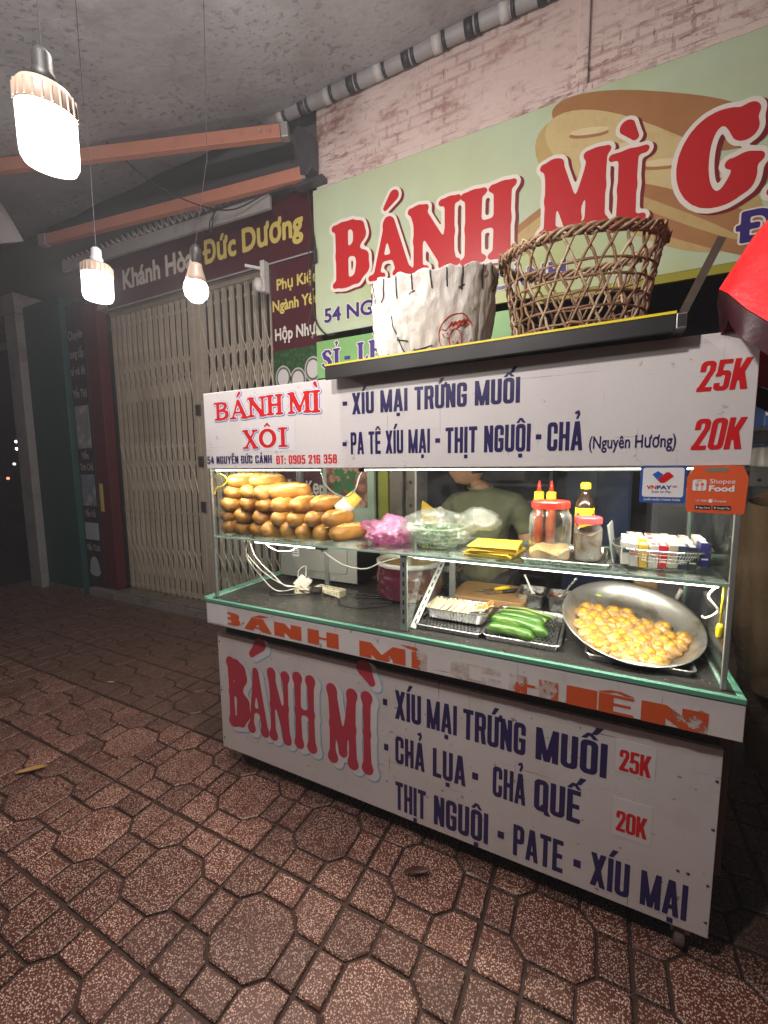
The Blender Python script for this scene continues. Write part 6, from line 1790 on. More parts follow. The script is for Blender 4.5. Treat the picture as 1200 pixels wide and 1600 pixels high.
# ---- the large tilted pan of egg yolk patties
pan = thing("large_pan", "large shallow steel pan tilted forward full of meat patties", "pan", (1.47, .24, CT))
RP = Matrix.Rotation(math.radians(20.5), 3, 'X') @ Matrix.Rotation(math.radians(4.5), 3, 'Y')
PCN = Vector((1.468, .238, .983))
M_PAN = mat("old_pan_aluminium", (.56, .56, .54), .33, .85, var=.2, scale=9, bump=.15, bscale=30, dirt=((.26, .2, .12), 11, .5, .7))
prof = [(.0, -.058), (.135, -.057), (.165, -.048), (.188, -.022), (.201, -.002), (.209, .001), (.2105, -.001), (.203, -.006), (.19, -.028), (.167, -.053), (.14, -.0625), (0, -.063)]
MB().lathe(prof, PCN, 64, RP, (False, False)).build("pan_body", M_PAN, pan, smooth=True)
tag(MB().lathe([(.06, 0), (.062, .003), (.03, .075), (.0, .0755)], (1.47, .395, CT + .0005), 24, caps=(True, False)).build("prop_bowl", M_STEELW, org=(1.47, .395, CT), smooth=True), "small upturned steel bowl propping the back of the large pan", "bowl")
def meat_mat():
    m = NT("fried_meat_patty")
    c = m.ramp(m.noise(55, 6, .65), [(.3, (.19, .085, .03)), (.5, (.42, .25, .09)), (.75, (.58, .40, .18))])
    m.base(c); m.setp(Roughness=.32); m.bump(m.noise(110, 5, .65), .7, .005)
    m.setp(Subsurface_Weight=.1, Subsurface_Scale=.004)
    return m.mat
M_MEAT = meat_mat(); M_YOLK = mat("salted_yolk", (.52, .28, .03), .22, var=.2, scale=60, coat=.3)
pmesh = []
for i in range(5):
    b = MB()
    def fn(u, v, i=i):
        a = 2 * PI * u
        r = .0255 * math.sin(v * PI / 2)
        lump = 1 + .3 * mnoise.noise((math.cos(a) * 2.0 + i * 5, math.sin(a) * 2.2, v * 2)) + .07 * mnoise.noise((math.cos(a) * 6 + i, math.sin(a) * 6, v * 5))
        return (r * lump * math.cos(a), r * lump * math.sin(a), .0165 * math.cos(v * PI / 2) * (1 + .25 * mnoise.noise((math.cos(a) * 3 + i * 3, math.sin(a) * 3, v * 3))))
    b.grid(fn, 22, 9, wrap=True)
    pmesh.append(b.mesh("patty", M_MEAT, (0, 0, 0), True))
b = MB(); b.grid(lambda u, v: (.0125 * math.sin(v * PI / 2) * math.cos(2 * PI * u), .0115 * math.sin(v * PI / 2) * math.sin(2 * PI * u), .0085 * math.cos(v * PI / 2)), 16, 6, wrap=True)
ymesh = b.mesh("yolk", M_YOLK, (0, 0, 0), True)
pr = random.Random(5)
spots = []
for j in range(8):
    for i in range(10):
        x = -.185 + i * .0405 + (.02 if j % 2 else 0); y = -.166 + j * .0345
        rr = math.hypot(x, y + .0)
        if rr < .163 and y < .055 - .25 * x + .02: spots.append((x, y, j))
cnt = {}
for k, (x, y, j) in enumerate(spots):
    cnt[j] = cnt.get(j, 0) + 1
    rr = math.hypot(x, y)
    zb = -.057 if rr < .135 else -.057 + (rr - .135) * .4
    pos = PCN + RP @ Vector((x + pr.uniform(-.006, .006), y + pr.uniform(-.006, .006), zb + .003 + pr.uniform(0, .008)))
    o = bpy.data.objects.new("meat_patty", pmesh[k % 5]); COL.objects.link(o)
    o.location = pos
    e = RP.to_euler(); o.rotation_euler = (e.x + pr.uniform(-.2, .2), e.y + pr.uniform(-.2, .2), pr.uniform(0, 6))
    o.rotation_euler = (Matrix.Rotation(pr.uniform(-.2, .2), 3, 'Y') @ RP @ Matrix.Rotation(pr.uniform(0, 6.28), 3, 'Z')).to_euler()
    s_ = pr.uniform(.98, 1.28); o.scale = (s_, s_, s_ * 1.05)
    tag(o, "meat patty with yolk, %s from left in %s row from the pan front" % ((ordn + ["ninth", "tenth"])[cnt[j] - 1], ordn[j]), "meat patty", "meat patties in the large pan")
    y_ = bpy.data.objects.new("yolk", ymesh); COL.objects.link(y_); y_.parent = o
    y_.location = (pr.uniform(-.006, .006), pr.uniform(-.006, .006), .0125)
tag(crumple((1.375, .33, 1.045 - .02), (.014, .01, .006), 4, 16).build("herb_scrap", mat("scallion_scrap", (.3, .38, .1), .5), org=(1.375, .33, 1.02)), "small green scallion scrap stuck inside the large pan", "herb scrap")
t = thing("ladle_jar", "clear jar with a white ladle handle behind the large pan", "jar", (1.62, .5, CT))
MB().lathe([(.04, .001), (.05, .005), (.05, .11), (.046, .12)], (1.6, .54, CT), 24, caps=(True, False)).build("jar_wall", M_JARC, t, smooth=True)
MB().tube([(1.60, .54, CT + .01), (1.645, .5, CT + .15)], [.006, .008], 8).build("ladle", M_WHITEPL, t, smooth=True)
tag(MB().slab(rrect(1.50, 1.58, .55, .66, .01), CT, CT + .16).build("cardboard_box", mat("brown_card", (.22, .13, .06), .7), org=(1.54, .6, CT), bevel=.003), "brown cardboard box behind the large pan", "box")

# ---- sack-covered basket on the roof
def sack_mat():
    m = NT("white_woven_sack")
    c = m.mix(m.noise(5, 7, .65), (.62, .58, .52), (.76, .73, .68))
    c = m.mix(m.ramp(m.noise(3, 8, .7), [(.52, (0, 0, 0)), (.75, (.5,) * 3)]), c, (.5, .42, .32))
    m.base(c); m.setp(Roughness=.6)
    w1 = m.noise(1, 5, .6, m.mapped((26, 26, 9))); w2 = m.noise(55, 4)
    vo = m.n("ShaderNodeTexVoronoi", {'Vector': m.mapped((14, 14, 8)), 'Scale': 1.0}, feature='DISTANCE_TO_EDGE').outputs[0]
    m.bump(m.math('ADD', m.math('MULTIPLY', w1, 1.6), m.math('ADD', m.math('MULTIPLY', w2, .25), m.math('MULTIPLY', m.math('MINIMUM', vo, .25), 1.2))), .42, .012)
    return m.mat
M_SACK = sack_mat()
M_THREAD = mat("black_thread", (.012, .012, .012), .7)
M_STRAW = mat("straw", (.3, .2, .1), .8, var=.4, scale=60)
SKC = Vector((.745, .30, 1.851))
sk = thing("sack_basket", "basket wrapped in a white sack with black stitches and red horse emblem", "basket", SKC)
def sack_pt(a, t, grow=0.0):
    # a = -pi/2 faces the street; t from bottom to rim
    r = .195 + .045 * t + .006 * math.sin(PI * t)
    wr = .009 * mnoise.noise((math.cos(a) * 3.2, math.sin(a) * 3.2, t * 2.5)) + .008 * (1 - 2 * abs(mnoise.noise((math.cos(a) * 7, math.sin(a) * 7, t * 3 + 3)))) + .005 * mnoise.noise((math.cos(a) * 16, math.sin(a) * 16, t * 9))
    r += wr + grow
    z = (.312 + .022 * math.sin(a * 2 + 1) + .012 * math.cos(a)) * t
    return SKC + Vector((r * math.cos(a), r * .92 * math.sin(a), z))
def sack_fn(u, v):
    a = 2 * PI * u
    if v < .72: return sack_pt(a, v / .72)
    k = (v - .72) / .28
    p = sack_pt(a, 1.0)
    ax = SKC + Vector((0, 0, p.z - SKC.z))
    ro = .016 * math.sin(k * PI)
    d = (p - ax).normalized()
    return p + d * (ro * .6 - k * .02) + Vector((0, 0, ro * 1.1 - max(0, k - .5) * .12)) + Vector((0, 0, .006 * math.sin(a * 17) * math.sin(k * PI)))
MB().grid(sack_fn, 150, 60, wrap=True).build("sack_cloth", M_SACK, sk, smooth=True)
for k in range(24):
    a = 2 * PI * k / 24 + random.uniform(-.06, .06)
    if math.sin(a) > .15: continue
    t0 = random.uniform(.78, .88); da = random.uniform(-.12, .12)
    pts = [sack_pt(a + da * (1 - i / 6), t0 + (1.0 - t0) * i / 6, .003) for i in range(7)]
    pts.append(pts[-1] + Vector((0, 0, .012)))
    MB().tube(pts, .0022, 4).build("stitch", M_THREAD, sk)
    if k % 3 == 0:
        MB().tube([sack_pt(a - .05 + .1 * i / 4, .82 + .03 * i / 4, .003) for i in range(5)], .0018, 4).build("stitch", M_THREAD, sk)
def on_sack(u0, t0, u1, t1, r=.0022, name="stitch", mt=None, n=10):
    MB().tube([sack_pt(u0 + (u1 - u0) * i / n, t0 + (t1 - t0) * i / n, .003) for i in range(n + 1)], r, 4).build(name, mt or M_THREAD, sk)
VA = -1.02   # direction of the camera seen from the basket
for s in ((-2.05, .12, -1.25, .22), (-2.15, .2, -1.65, .02), (-1.85, .36, -1.72, .12), (-1.55, .2, -1.42, .06), (-1.98, .62, -1.88, .4), (-1.66, .3, -1.9, .34)):
    on_sack(*s)
M_LOGO = flat("logo_red", (.55, .05, .03), .6)
LA, LT = -.86, .33
def lg(pts, r=.0016, closed=False):
    P_ = [sack_pt(LA + x / .215, LT + y / .3, .0022) for x, y in pts]
    MB().tube(P_, r, 4, closed).build("horse_emblem", M_LOGO, sk)
lg([(.062 * math.cos(2 * PI * k / 40 + .6), .066 * math.sin(2 * PI * k / 40 + .6)) for k in range(36)], .0016)
lg([(-.052, .018), (-.04, .012), (-.03, .026), (-.02, .01), (-.028, -.012), (-.045, -.008), (-.05, .004)], .0018)
lg([(-.028, -.012), (-.022, -.034), (-.012, -.046), (.0, -.05), (.004, -.04), (-.002, -.034), (.006, -.02)], .0018)
lg([(-.02, .012), (-.005, .02), (.01, .012), (.018, -.004), (.02, -.028), (.026, -.048)], .0018)
lg([(.006, -.02), (.012, -.032), (.016, -.05), (.028, -.06)], .0016)
for k in range(5): lg([(-.03 + k * .013, .024 + .004 * k), (-.02 + k * .014, .04 + .002 * k), (-.005 + k * .014, .034), (.004 + k * .012, .03)], .0022)
lg([(-.036, .004), (-.032, .002)], .002); lg([(-.014, -.02), (-.008, -.028)], .0016); lg([(.0, .02), (.01, .03), (.03, .028), (.045, .034)], .003)
for k in range(4):
    q = [sack_pt(-.42 + .012 * (k % 2), .1 + .05 * k + .02 * i, .002) for i in range(2)]
    MB().tube(q, .004, 4).build("side_print", mat("sack_print_grey", (.2, .18, .16), .7) if k == 0 else bpy.data.materials["sack_print_grey"], sk)
st_ = MB()
for k in range(130):
    a = random.uniform(0, 6.28); r = random.uniform(0, .12)
    p = SKC + Vector((r * math.cos(a) - .03, r * math.sin(a), .22 + random.uniform(0, .04)))
    d = Vector((random.uniform(-.05, .05), random.uniform(-.05, .05), random.uniform(.03, .11)))
    st_.tube([p, p + d * .6 + Vector((.01, 0, 0)), p + d + Vector((random.uniform(-.03, .03), 0, -.015))], .0013, 3)
so = st_.build("straw", M_STRAW, org=SKC); tag(so, "tuft of straw sticking out of the white sack basket", "straw", kind="stuff")

# ---- open woven basket
M_CANE = mat("brown_cane", (.24, .135, .07), .5, var=.45, scale=30, bump=.3, bscale=160, objvar=.5)
M_CANE2 = mat("pale_cane", (.42, .31, .2), .5, var=.35, scale=30, bump=.3, bscale=160, objvar=.4)
BKC = Vector((1.262, .30, 1.862))
bs = thing("woven_basket", "open hexagonal weave brown cane basket on the cart roof", "basket", BKC)
def bsk(a, t, grow=0.0):
    r = .195 + .05 * t ** 1.3 + grow
    sag = .03 * math.cos(a - 1.7)          # rim rises at the back left
    return BKC + Vector((r * math.cos(a), r * .95 * math.sin(a), .015 + (.325 + sag) * t))
def wob(i, k): return .006 * mnoise.noise((i * 1.7, k * .9, 4.2))
for j, t in enumerate((.02, .16, .30, .44, .58, .72)):
    MB().tube([bsk(2 * PI * k / 60, t + wob(j, k) * 2, .002 * math.sin(k * PI)) for k in range(60)], [.0042 + .0008 * math.sin(k) for k in range(60)], 5, True).build("hoop", M_CANE, bs, smooth=True)
NS = 26
for k in range(NS):
    for sg in (1, -1):
        a0 = 2 * PI * (k + (0 if sg > 0 else .5)) / NS
        pts = [bsk(a0 + sg * .62 * t + wob(k * 2 + sg, t * 8) * 3, t * .97, .004 * math.sin(t * 30 + (0 if sg > 0 else PI))) for t in [i / 16 for i in range(17)]]
        MB().tube(pts, [.0044 + .0014 * mnoise.noise((k, i * .4, sg)) for i in range(17)], 5).build("strand", M_CANE if (k + (sg > 0)) % 3 else M_CANE2, bs, smooth=True)
for ph in range(4):
    pts = []
    for k in range(150):
        a = 2 * PI * k / 150
        w = a * 13 + ph * PI / 2
        pts.append(bsk(a, .985 + .035 * math.sin(w) + .02 * mnoise.noise((a * 3, ph, 1)), .011 * math.cos(w)))
    MB().tube(pts, [.0058 + .0014 * mnoise.noise((k * .3, ph, 7)) for k in range(150)], 5, True).build("rim_braid", M_CANE2 if ph in (0, 2) else M_CANE, bs, smooth=True)
for k in range(40):
    a = random.uniform(0, 6.28); da = random.uniform(.1, .35); g0 = random.uniform(.004, .016)
    MB().tube([bsk(a + da * i / 4, .93 + .12 * math.sin(PI * i / 4) * random.uniform(.5, 1), g0) for i in range(5)], .0035, 4).build("loose_strand", M_CANE2 if k % 2 else M_CANE, bs, smooth=True)
for k in range(12):
    MB().bar(bsk(2 * PI * k / 12, .02), bsk(2 * PI * (k + 5) / 12, .02), .012, .004).build("bottom_strand", M_CANE, bs)
pp = thing("paper_packet", "white paper packet with green writing inside the woven basket", "packet", (1.17, .2, 1.9))
crumple((1.17, .235, 1.905), (.065, .05, .035), 2, 24, 2.5, .25).build("packet", M_WHITEP, pp)
q = MB(); q.tube([(1.13, .178, 1.895), (1.138, .177, 1.915), (1.15, .177, 1.9), (1.146, .177, 1.888)], .0022, 4); q.build("green_writing", mat("green_ink", (.02, .25, .08), .5), pp)
tag(crumple((1.33, .3, 1.9), (.12, .1, .035), 8, 30, 3, .3).build("folded_cloth", mat("dark_cloth", (.07, .06, .05), .8), org=(1.33, .3, 1.9)), "dark folded cloth lying in the woven basket", "cloth")

# ---- red parasol at the right
um = thing("parasol", "red folded parasol with a dark maroon valance right of the cart sign", "parasol", (1.95, -.03, 0))
M_PARR = mat("red_vinyl", (.75, .018, .022), .24, var=.12, scale=6, bump=.5, bscale=24)
M_PARD = mat("maroon_vinyl", (.04, .007, .012), .35, var=.2, scale=6, bump=.4, bscale=20)
apex = Vector((2.02, .02, 2.42))
rimp = []
for k in range(29):
    a = 2 * PI * k / 28
    # rim: loop hanging round the pole, tilted
    rimp.append(Vector((1.918 + .322 * math.cos(a), -.02 + .25 * math.sin(a), 1.915 - .225 * (1 - abs(math.cos(a)) ** 4) + .01 * math.sin(a * 5))))
def canopy(u, v):
    k = u * 28; i = int(min(27, math.floor(k))); f = k - i
    rp_ = rimp[i].lerp(rimp[i + 1], f)
    p = apex.lerp(rp_, v)
    c_ = Vector((1.9, -.02, p.z))
    out = (p - c_); out.z = 0
    p += out * (.2 * math.sin(PI * v) * (1 - .3 * abs(math.sin(k * PI / 3.5)))) + Vector((0, 0, .022 * mnoise.noise((k * 1.3, v * 7, 0)) * math.sin(PI * v)))
    return p
MB().grid(canopy, 112, 20).build("canopy", M_PARR, um, smooth=True)
def val(u, v):
    k = u * 28; i = int(min(27, math.floor(k))); f = k - i
    p = rimp[i].lerp(rimp[i + 1], f)
    return p + Vector((0, 0, -.002 - .072 * v * (1 + .1 * math.sin(k * 1.1)))) + Vector((math.cos(u * 2 * PI), math.sin(u * 2 * PI), 0)) * (.01 * v * math.sin(k * 1.7) - .012 * v)
MB().grid(val, 112, 5).build("valance", M_PARD, um, smooth=True)
MB().tube([(1.98, .02, 0), (1.98, .02, 2.24)], .02, 12).build("pole", M_STEELD, um, smooth=True)

# ---- brown jacket and clutter right of the cart
M_FLEECE = mat("brown_fleece", (.06, .034, .016), .95, var=.35, scale=14, bump=1.0, bscale=150)
jk = thing("hanging_jacket", "thick brown fleece jacket hanging at the right end of the cart", "jacket", (1.93, .5, .6))
def jf(u, v):
    a = 2 * PI * u
    z = 1.42 - 1.0 * v
    w = .10 + .04 * math.sin(min(1, v * 2.2) * PI / 2) + .03 * math.sin(v * 5) - .05 * max(0, v - .75) * 2
    if v < .1: w *= max(.02, math.sin(v / .1 * PI / 2)) ** .6
    fold = .016 * math.sin(a * 5 + v * 4) + .02 * mnoise.noise((math.cos(a) * 2, math.sin(a) * 2, v * 5))
    return (1.94 + (w + fold) * math.cos(a) + .03 * v, .5 + (w * .7 + fold) * math.sin(a), z + .01 * math.sin(a * 3))
def jfuzz(u, v):
    p = Vector(jf(u, v)); k = .0045 * mnoise.noise(p * 70) + .003 * mnoise.noise(p * 150)
    return p + Vector((math.cos(2 * PI * u), math.sin(2 * PI * u), 0)) * k
MB().grid(jfuzz, 160, 150, wrap=True).build("jacket_body", M_FLEECE, jk, smooth=True)
def sl(u, v):
    a = 2 * PI * u; r = .05 * (1 - .25 * v) + .006 * mnoise.noise((math.cos(a) * 2, math.sin(a) * 2, v * 7))
    return (1.845 + .03 * v + r * math.cos(a), .42 - .02 * v + r * math.sin(a), 1.37 - .62 * v + .012 * math.sin(a))
MB().grid(sl, 20, 24, wrap=True).build("sleeve", M_FLEECE, jk, smooth=True)
MB().tube([(1.94, .5, 1.42), (1.94, .5, 1.5), (1.94, .62, 1.53)], .006, 6).build("hook", M_DSTEEL, jk)
rk = thing("metal_rack", "grey metal wall rack behind the hanging jacket", "rack", (2.1, .9, 0))
MB().box(1.9, 2.5, .85, 1.05, 1.46, 1.475).build("plate", M_STEELD, rk)
MB().box(1.9, 2.5, .8495, .858, 1.40, 1.459).build("lip", M_STEELD, rk)
for x in (1.93, 2.02, 2.3): MB().lathe([(.007, 0), (.007, .002)], (x, .8488, 1.425), 10, Matrix.Rotation(PI / 2, 3, 'X')).build("hole", M_BLACK, rk)
for x in (1.96, 2.45): MB().box(x, x + .04, 1.0, 1.04, 0, 2.1).build("upright", M_STEELD, rk)
MB().box(1.9, 2.5, .85, 1.05, 1.62, 1.635).build("plate", M_STEELD, rk)
bx = thing("plastic_crate", "white plastic container on the lower plate of the grey rack", "container", (2.1, .93, 1.475))
MB().slab(rrect(1.93, 2.2, .87, 1.02, .02), 1.476, 1.56).build("container", M_WHITEMETAL, bx, bevel=.01)
MB().slab(rrect(1.922, 2.208, .862, 1.028, .022), 1.561, 1.572).build("lid", M_BLUEBOX, bx, bevel=.003)
bx2 = thing("plastic_crate", "blue and white carton on the upper plate of the grey rack", "carton", (2.1, .93, 1.635))
MB().slab(rrect(1.93, 2.22, .86, 1.02, .006), 1.636, 1.8).build("carton", M_BLUEBOX, bx2, bevel=.003)
MB().box(1.935, 2.215, .857, .8595, 1.68, 1.72).build("stripe", M_WHITEP, bx2)

# ---- crumbs on the counter, grit on the pavement
def bits(name, label, n_, fn, size, mt, org):
    b = MB()
    for k in range(n_):
        x, y, z = fn(); r = size * random.uniform(.4, 1.3)
        vs = [(x + r * random.uniform(-1, 1), y + r * random.uniform(-1, 1), z + r * random.uniform(0, .8)) for _ in range(4)]
        b.add(vs, [(0, 1, 2), (0, 3, 1), (1, 3, 2), (2, 3, 0)])
    o = b.build(name, mt, org=org, fix=False)
    return tag(o, label, kind='stuff')
bits("crumbs", "pale crumbs scattered on the counter", 420, lambda: (random.uniform(-.22, 1.66), .03 + abs(random.gauss(0, .14)), CT + .0006), .0026, M_FLOSS, (.7, .2, CT))
bits("crumbs", "bread crumbs on the glass shelf", 130, lambda: (random.uniform(-.2, .9), random.uniform(.045, .3), SH + .0004), .002, M_FLOSS, (.3, .2, SH))
bits("grit", "grit and tiny litter on the pavers", 900, lambda: (random.uniform(-3.5, 2.2), random.uniform(-1.4, 1.3), .0008), .0028, M_CONC, (0, 0, 0))
def strayleaf():
    return None
leaf("cigarette_butt", "short pale cigarette butt on the far pavers", -1.63, .3, .4, .05, .012, .004, (.5, .45, .36))
bpy.data.objects["cigarette_butt"]["category"] = "cigarette butt"
# ============================================================ THE MAN BEHIND THE CART
def skin_mesh(verts, edges, radii, root=0, sub=2):
    me = bpy.data.meshes.new("skin_tmp")
    me.from_pydata(verts, edges, [])
    ob = bpy.data.objects.new("skin_tmp", me); COL.objects.link(ob)
    md = ob.modifiers.new("s", 'SKIN'); md.use_smooth_shade = True
    sv = me.skin_vertices[0].data
    for i, r in enumerate(radii):
        sv[i].radius = r if isinstance(r, tuple) else (r, r)
        sv[i].use_root = i == root
    m2 = ob.modifiers.new("d", 'SUBSURF'); m2.levels = sub; m2.render_levels = sub
    dg = bpy.context.evaluated_depsgraph_get(); dg.update()
    out = bpy.data.meshes.new_from_object(ob.evaluated_get(dg))
    vs = [tuple(v.co) for v in out.vertices]; fs = [tuple(p.vertices) for p in out.polygons]
    bpy.data.objects.remove(ob); bpy.data.meshes.remove(out)
    return vs, fs

def fuse(b, name, mt, parent, voxel=.008, smooth=6):
    """Union of closed shells into one continuous skin."""
    me = b.mesh("tmp", mt, (0, 0, 0), True)
    ob = bpy.data.objects.new("tmp", me); COL.objects.link(ob)
    r = ob.modifiers.new("r", 'REMESH'); r.mode = 'VOXEL'; r.voxel_size = voxel; r.use_smooth_shade = True
    s = ob.modifiers.new("s", 'SMOOTH'); s.iterations = smooth; s.factor = .5
    dg = bpy.context.evaluated_depsgraph_get(); dg.update()
    out = bpy.data.meshes.new_from_object(ob.evaluated_get(dg))
    bpy.data.objects.remove(ob)
    o_ = ORG[parent.name]
    for v in out.vertices: v.co -= o_
    out.materials.clear(); out.materials.append(mt); out.shade_smooth()
    res = bpy.data.objects.new(name, out); COL.objects.link(res); res.parent = parent
    ORG[res.name] = o_
    return res

M_SKIN = mat("skin", (.34, .175, .10), .45, var=.22, scale=22, bump=.25, bscale=120, sss=.12)
M_HAIR = mat("dark_hair", (.012, .01, .009), .5, var=.3, scale=60, bump=.6, bscale=200)
M_SHIRT = mat("olive_cotton", (.125, .13, .07), .85, var=.12, scale=10, bump=.35, bscale=260)
M_TROUS = mat("dark_trousers", (.03, .03, .035), .8, var=.2)
PB = Vector((.80, 1.02, 0))                # foot point
man = thing("person", "man in an olive T-shirt behind the cart looking left with a yellow paper bag", "person", PB)
def W(x, y, z): return (PB.x + x, PB.y + y, z)
# skeleton; the man faces -y (the street) with the head turned to -x
vz = [W(0, 0, .86), W(-.005, 0, 1.0), W(-.01, .005, 1.14), W(-.01, .01, 1.25), W(-.015, .0, 1.335), W(-.07, -.02, 1.405),
      W(.15, .01, 1.285), W(.215, .005, 1.16), W(.225, -.03, 1.04), W(.12, -.2, 1.055), W(.06, -.26, 1.07),
      W(-.165, -.01, 1.275), W(-.235, -.04, 1.15), W(-.235, -.12, 1.06), W(-.21, -.2, 1.10), W(-.2, -.225, 1.14),
      W(.095, 0, .84), W(.1, -.01, .46), W(.1, .02, .09), W(.105, -.1, .04),
      W(-.095, 0, .84), W(-.1, -.01, .46), W(-.1, .02, .09), W(-.105, -.1, .04)]
ez = [(0, 1), (1, 2), (2, 3), (3, 4), (4, 5), (3, 6), (6, 7), (7, 8), (8, 9), (9, 10), (3, 11), (11, 12), (12, 13), (13, 14), (14, 15),
      (0, 16), (16, 17), (17, 18), (18, 19), (0, 20), (20, 21), (21, 22), (22, 23)]
rz = [(.15, .11), (.145, .105), (.15, .11), (.135, .1), .062, .058, .06, .052, .043, .034, .028, .06, .052, .043, .034, .028, .085, .058, .042, .035, .085, .058, .042, .035]
body = MB()
vs, fs = skin_mesh(vz, ez, rz)
body.add(vs, fs)
# head, turned to the man's right (towards -x) and a little down
HC = Vector(W(-.105, -.035, 1.503))
FWD = Vector((-.93, -.36, -.1)).normalized()
RGT = FWD.cross(Vector((0, 0, 1))).normalized(); UPV = RGT.cross(FWD).normalized()
def hp(f, r, u): return HC + FWD * f + RGT * r + UPV * u
def head_fn(u, v):
    a = 2 * PI * u; e = (v - .5) * PI
    f, r, w = math.cos(a) * math.cos(e), math.sin(a) * math.cos(e), math.sin(e)
    F, R_, U = f * .098, r * .075, w * .118
    if U < -.02:
        k = (-.02 - U) / .1
        R_ *= 1 - .28 * k
        F = F * (1 - .12 * k) + (.012 * k if f > 0 else -.01 * k)
    if f > .3:
        m = max(0, 1 - abs(r) * 1.8)
        F += m * (.026 * math.exp(-((U + .018) / .017) ** 2) + .013 * math.exp(-((U + .062) / .008) ** 2) + .011 * math.exp(-((U + .047) / .007) ** 2) + .016 * math.exp(-((U + .096) / .016) ** 2)
                  + .006 * math.exp(-((U - .035) / .012) ** 2) - .006 * math.exp(-((U - .012) / .01) ** 2) - .004 * math.exp(-((U + .055) / .004) ** 2))
    return hp(F, R_, U)
body.grid(head_fn, 72, 54, wrap=True)
for s in (1, -1):
    body.lathe([(.0, -.012), (.022, -.009), (.028, 0), (.022, .009), (0, .012)], hp(-.008, .074 * s, -.005), 14, Matrix((RGT, FWD * .75, UPV * 1.25)).transposed() @ Matrix.Rotation(PI / 2, 3, 'Y'), (False, False))
    body.lathe([(0, -.012), (.012, -.008), (.014, 0), (.012, .008), (0, .012)], hp(.082, .03 * s, .012), 12, caps=(False, False))
# hands
def hand(base, d, nrm, s):
    d, nrm = Vector(d).normalized(), Vector(nrm).normalized(); sd = d.cross(nrm).normalized()
    base = Vector(base)
    body.add(*_ell(base + d * .035, d * .048, sd * .038, nrm * .015))
    for i, (o, L) in enumerate(((-.027, .062), (-.009, .072), (.009, .068), (.026, .054))):
        p = base + d * .07 + sd * o
        p1 = p + d * L * .45 + nrm * .006; p2 = p1 + d * L * .3 + nrm * .016; p3 = p2 + d * L * .16 + nrm * .02
        body.tube([p - d * .015, p, p1, p2, p3], [.009, .0095, .0085, .008, .006], 8)
    q = base + d * .015 + sd * (-.034 * s)
    body.tube([q - sd * (-.012 * s), q, q + d * .03 + sd * (-.018 * s) + nrm * .01, q + d * .055 + sd * (-.014 * s) + nrm * .022], [.011, .0115, .0095, .007], 8)
def _ell(c, ax, ay, az):
    b = MB(); b.grid(lambda u, v: c + ax * (math.cos(2 * PI * u) * math.cos((v - .5) * PI)) + ay * (math.sin(2 * PI * u) * math.cos((v - .5) * PI)) + az * math.sin((v - .5) * PI), 16, 10, wrap=True)
    return b.v, b.f
hand(W(.055, -.265, 1.07), (-.7, -.7, .05), (-.2, .1, -1), 1)
hand(W(-.2, -.23, 1.145), (.1, -.35, .9), (.9, -.3, -.1), -1)
ob_body = fuse(body, "body", M_SKIN, man, .0075, 4)
# hair cap, eyes and brows
hb_ = MB()
def hair_fn(u, v):
    a = 2 * PI * u; e = (v - .5) * PI
    f, r, w = math.cos(a) * math.cos(e), math.sin(a) * math.cos(e), math.sin(e)
    g = 1.07 if (w > .3 + .35 * max(0, f) or (f < -.15 and w > -.5)) else .62
    return hp(f * .098 * g, r * .076 * g, w * .12 * g)
hb_.grid(hair_fn, 60, 40, wrap=True)
hb_.build("hair", M_HAIR, man, smooth=True)
M_EYE = mat("eye_white", (.6, .58, .55), .2); M_IRIS = mat("dark_iris", (.02, .012, .008), .15)
for s in (1, -1):
    MB().lathe([(0, -.011), (.008, -.008), (.011, 0), (.008, .008), (0, .011)], hp(.0835, .03 * s, .012), 12, caps=(False, False)).build("eye", M_EYE, man, smooth=True)
    MB().lathe([(0, -.005), (.004, -.003), (.005, 0), (.004, .003), (0, .005)], hp(.0925, .031 * s, .011), 10, caps=(False, False)).build("iris", M_IRIS, man, smooth=True)
    MB().tube([hp(.098, .016 * s, .032), hp(.094, .03 * s, .037), hp(.083, .045 * s, .033)], [.003, .004, .002], 6).build("eyebrow", M_HAIR, man, smooth=True)
MB().tube([hp(.094, -.022, -.0545), hp(.1055, 0, -.054), hp(.094, .022, -.0545)], [.0012, .002, .0012], 6).build("mouth_line", mat("lip", (.2, .07, .05), .5), man, smooth=True)
# T-shirt: torso and short sleeves, a little larger than the body
sv_ = [W(0, 0, .80), W(-.005, 0, .98), W(-.01, .005, 1.13), W(-.01, .01, 1.245), W(-.03, -.002, 1.362),
       W(.15, .01, 1.272), W(.21, .006, 1.18), W(.228, -.005, 1.105), W(-.165, -.01, 1.262), W(-.228, -.035, 1.18), W(-.24, -.07, 1.11)]
se = [(0, 1), (1, 2), (2, 3), (3, 4), (3, 5), (5, 6), (6, 7), (3, 8), (8, 9), (9, 10)]
sr = [(.175, .135), (.17, .128), (.172, .13), (.15, .118), (.07, .066), .078, .074, .072, .08, .074, .072]
vs, fs = skin_mesh(sv_, se, sr)
shb = MB(); shb.add(vs, fs)
def crease(p):
    p = Vector(p)
    k = .012 * (1 - 2 * abs(mnoise.noise(Vector((p.x * 9 + p.z * 7, p.y * 9, p.z * 5 - p.x * 6))))) + .004 * mnoise.noise(p * 22)
    c = Vector((PB.x, PB.y, p.z)); d = (p - c); d.normalize()
    return p + d * k
shb.v = [tuple(crease(p)) for p in shb.v]
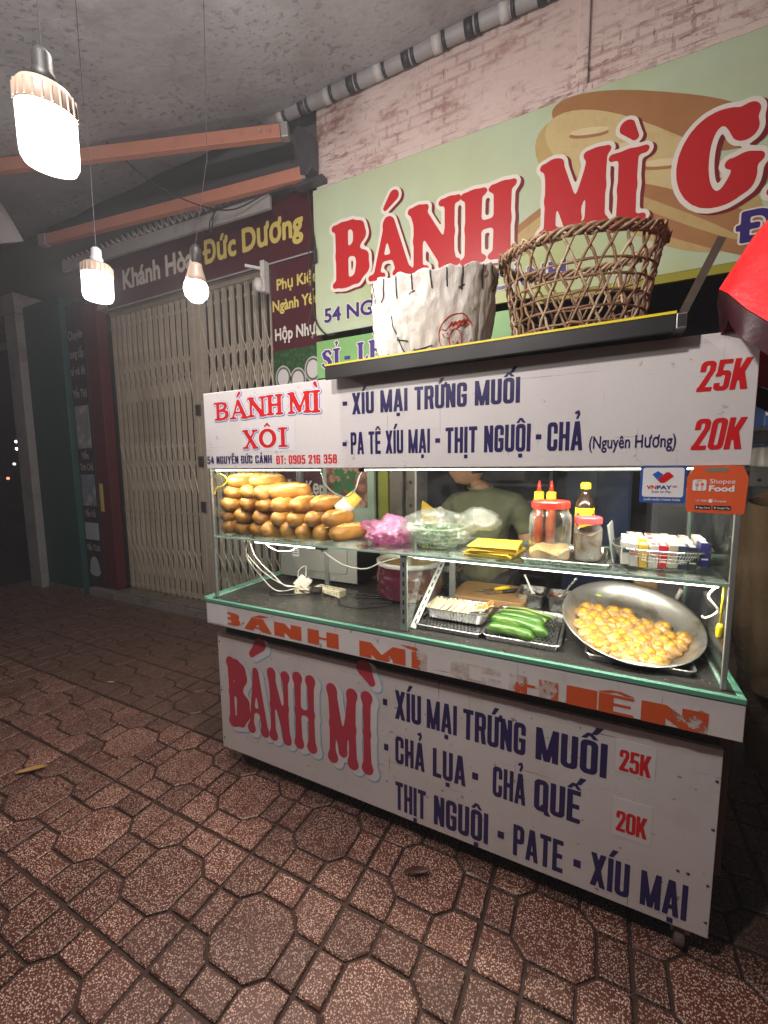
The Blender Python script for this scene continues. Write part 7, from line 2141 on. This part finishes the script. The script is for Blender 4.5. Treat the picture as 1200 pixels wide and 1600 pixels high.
fuse(shb, "t_shirt", M_SHIRT, man, .009, 2)
MB().tube([Vector(W(-.034, -.008, 1.372)) + Vector((.067 * math.cos(2 * PI * k / 28), .063 * math.sin(2 * PI * k / 28), .014 * math.sin(2 * PI * k / 28) )) for k in range(28)], .0065, 6, True).build("collar", M_SHIRT, man, smooth=True)
tv = [W(0, 0, .86), W(.095, 0, .82), W(.1, -.01, .46), W(.1, .02, .1), W(-.095, 0, .82), W(-.1, -.01, .46), W(-.1, .02, .1)]
vs, fs = skin_mesh(tv, [(0, 1), (1, 2), (2, 3), (0, 4), (4, 5), (5, 6)], [(.15, .12), .105, .082, .07, .105, .082, .07])
tb = MB(); tb.add(vs, fs); fuse(tb, "trousers", M_TROUS, man, .012, 3)
for s in (1, -1):
    MB().slab([(PB.x + .1 * s + x, PB.y - .04 + y) for x, y in rrect(-.048, .048, -.13, .11, .045, 4)], .0, .03).build("sandal_sole", M_BLACK, man, bevel=.004)
pb2 = thing("paper_bag", "yellow paper bag held in the man's hand", "paper bag", W(-.2, -.27, 1.25))
MB().add([W(-.28, -.26, 1.31), W(-.165, -.285, 1.245), W(-.19, -.29, 1.17), W(-.29, -.265, 1.2), W(-.28, -.266, 1.31), W(-.165, -.291, 1.245), W(-.19, -.296, 1.17), W(-.29, -.271, 1.2)],
         [(0, 1, 2, 3), (7, 6, 5, 4), (0, 4, 5, 1), (1, 5, 6, 2), (2, 6, 7, 3), (3, 7, 4, 0)]).build("paper", M_ENV[1], pb2)
for f_ in list(bpy.data.meshes):
    if f_.users == 0: bpy.data.meshes.remove(f_)
# ============================================================ thin haze volume, added to imitate lens bloom round the bulbs
hz = NT("bloom_haze")
hz.t.nodes.remove(hz.p)
pv = hz.n("ShaderNodeVolumePrincipled", {'Color': (.9, .9, .95, 1), 'Density': HAZE_D, 'Anisotropy': .2})
hz.link(pv.outputs[0], hz.out.inputs['Volume'])
tag(MB().box(-61, 41, -41, 41, -1.1, 7.6).build("haze", hz.mat, org=(0, 0, 0)), kind="stuff")
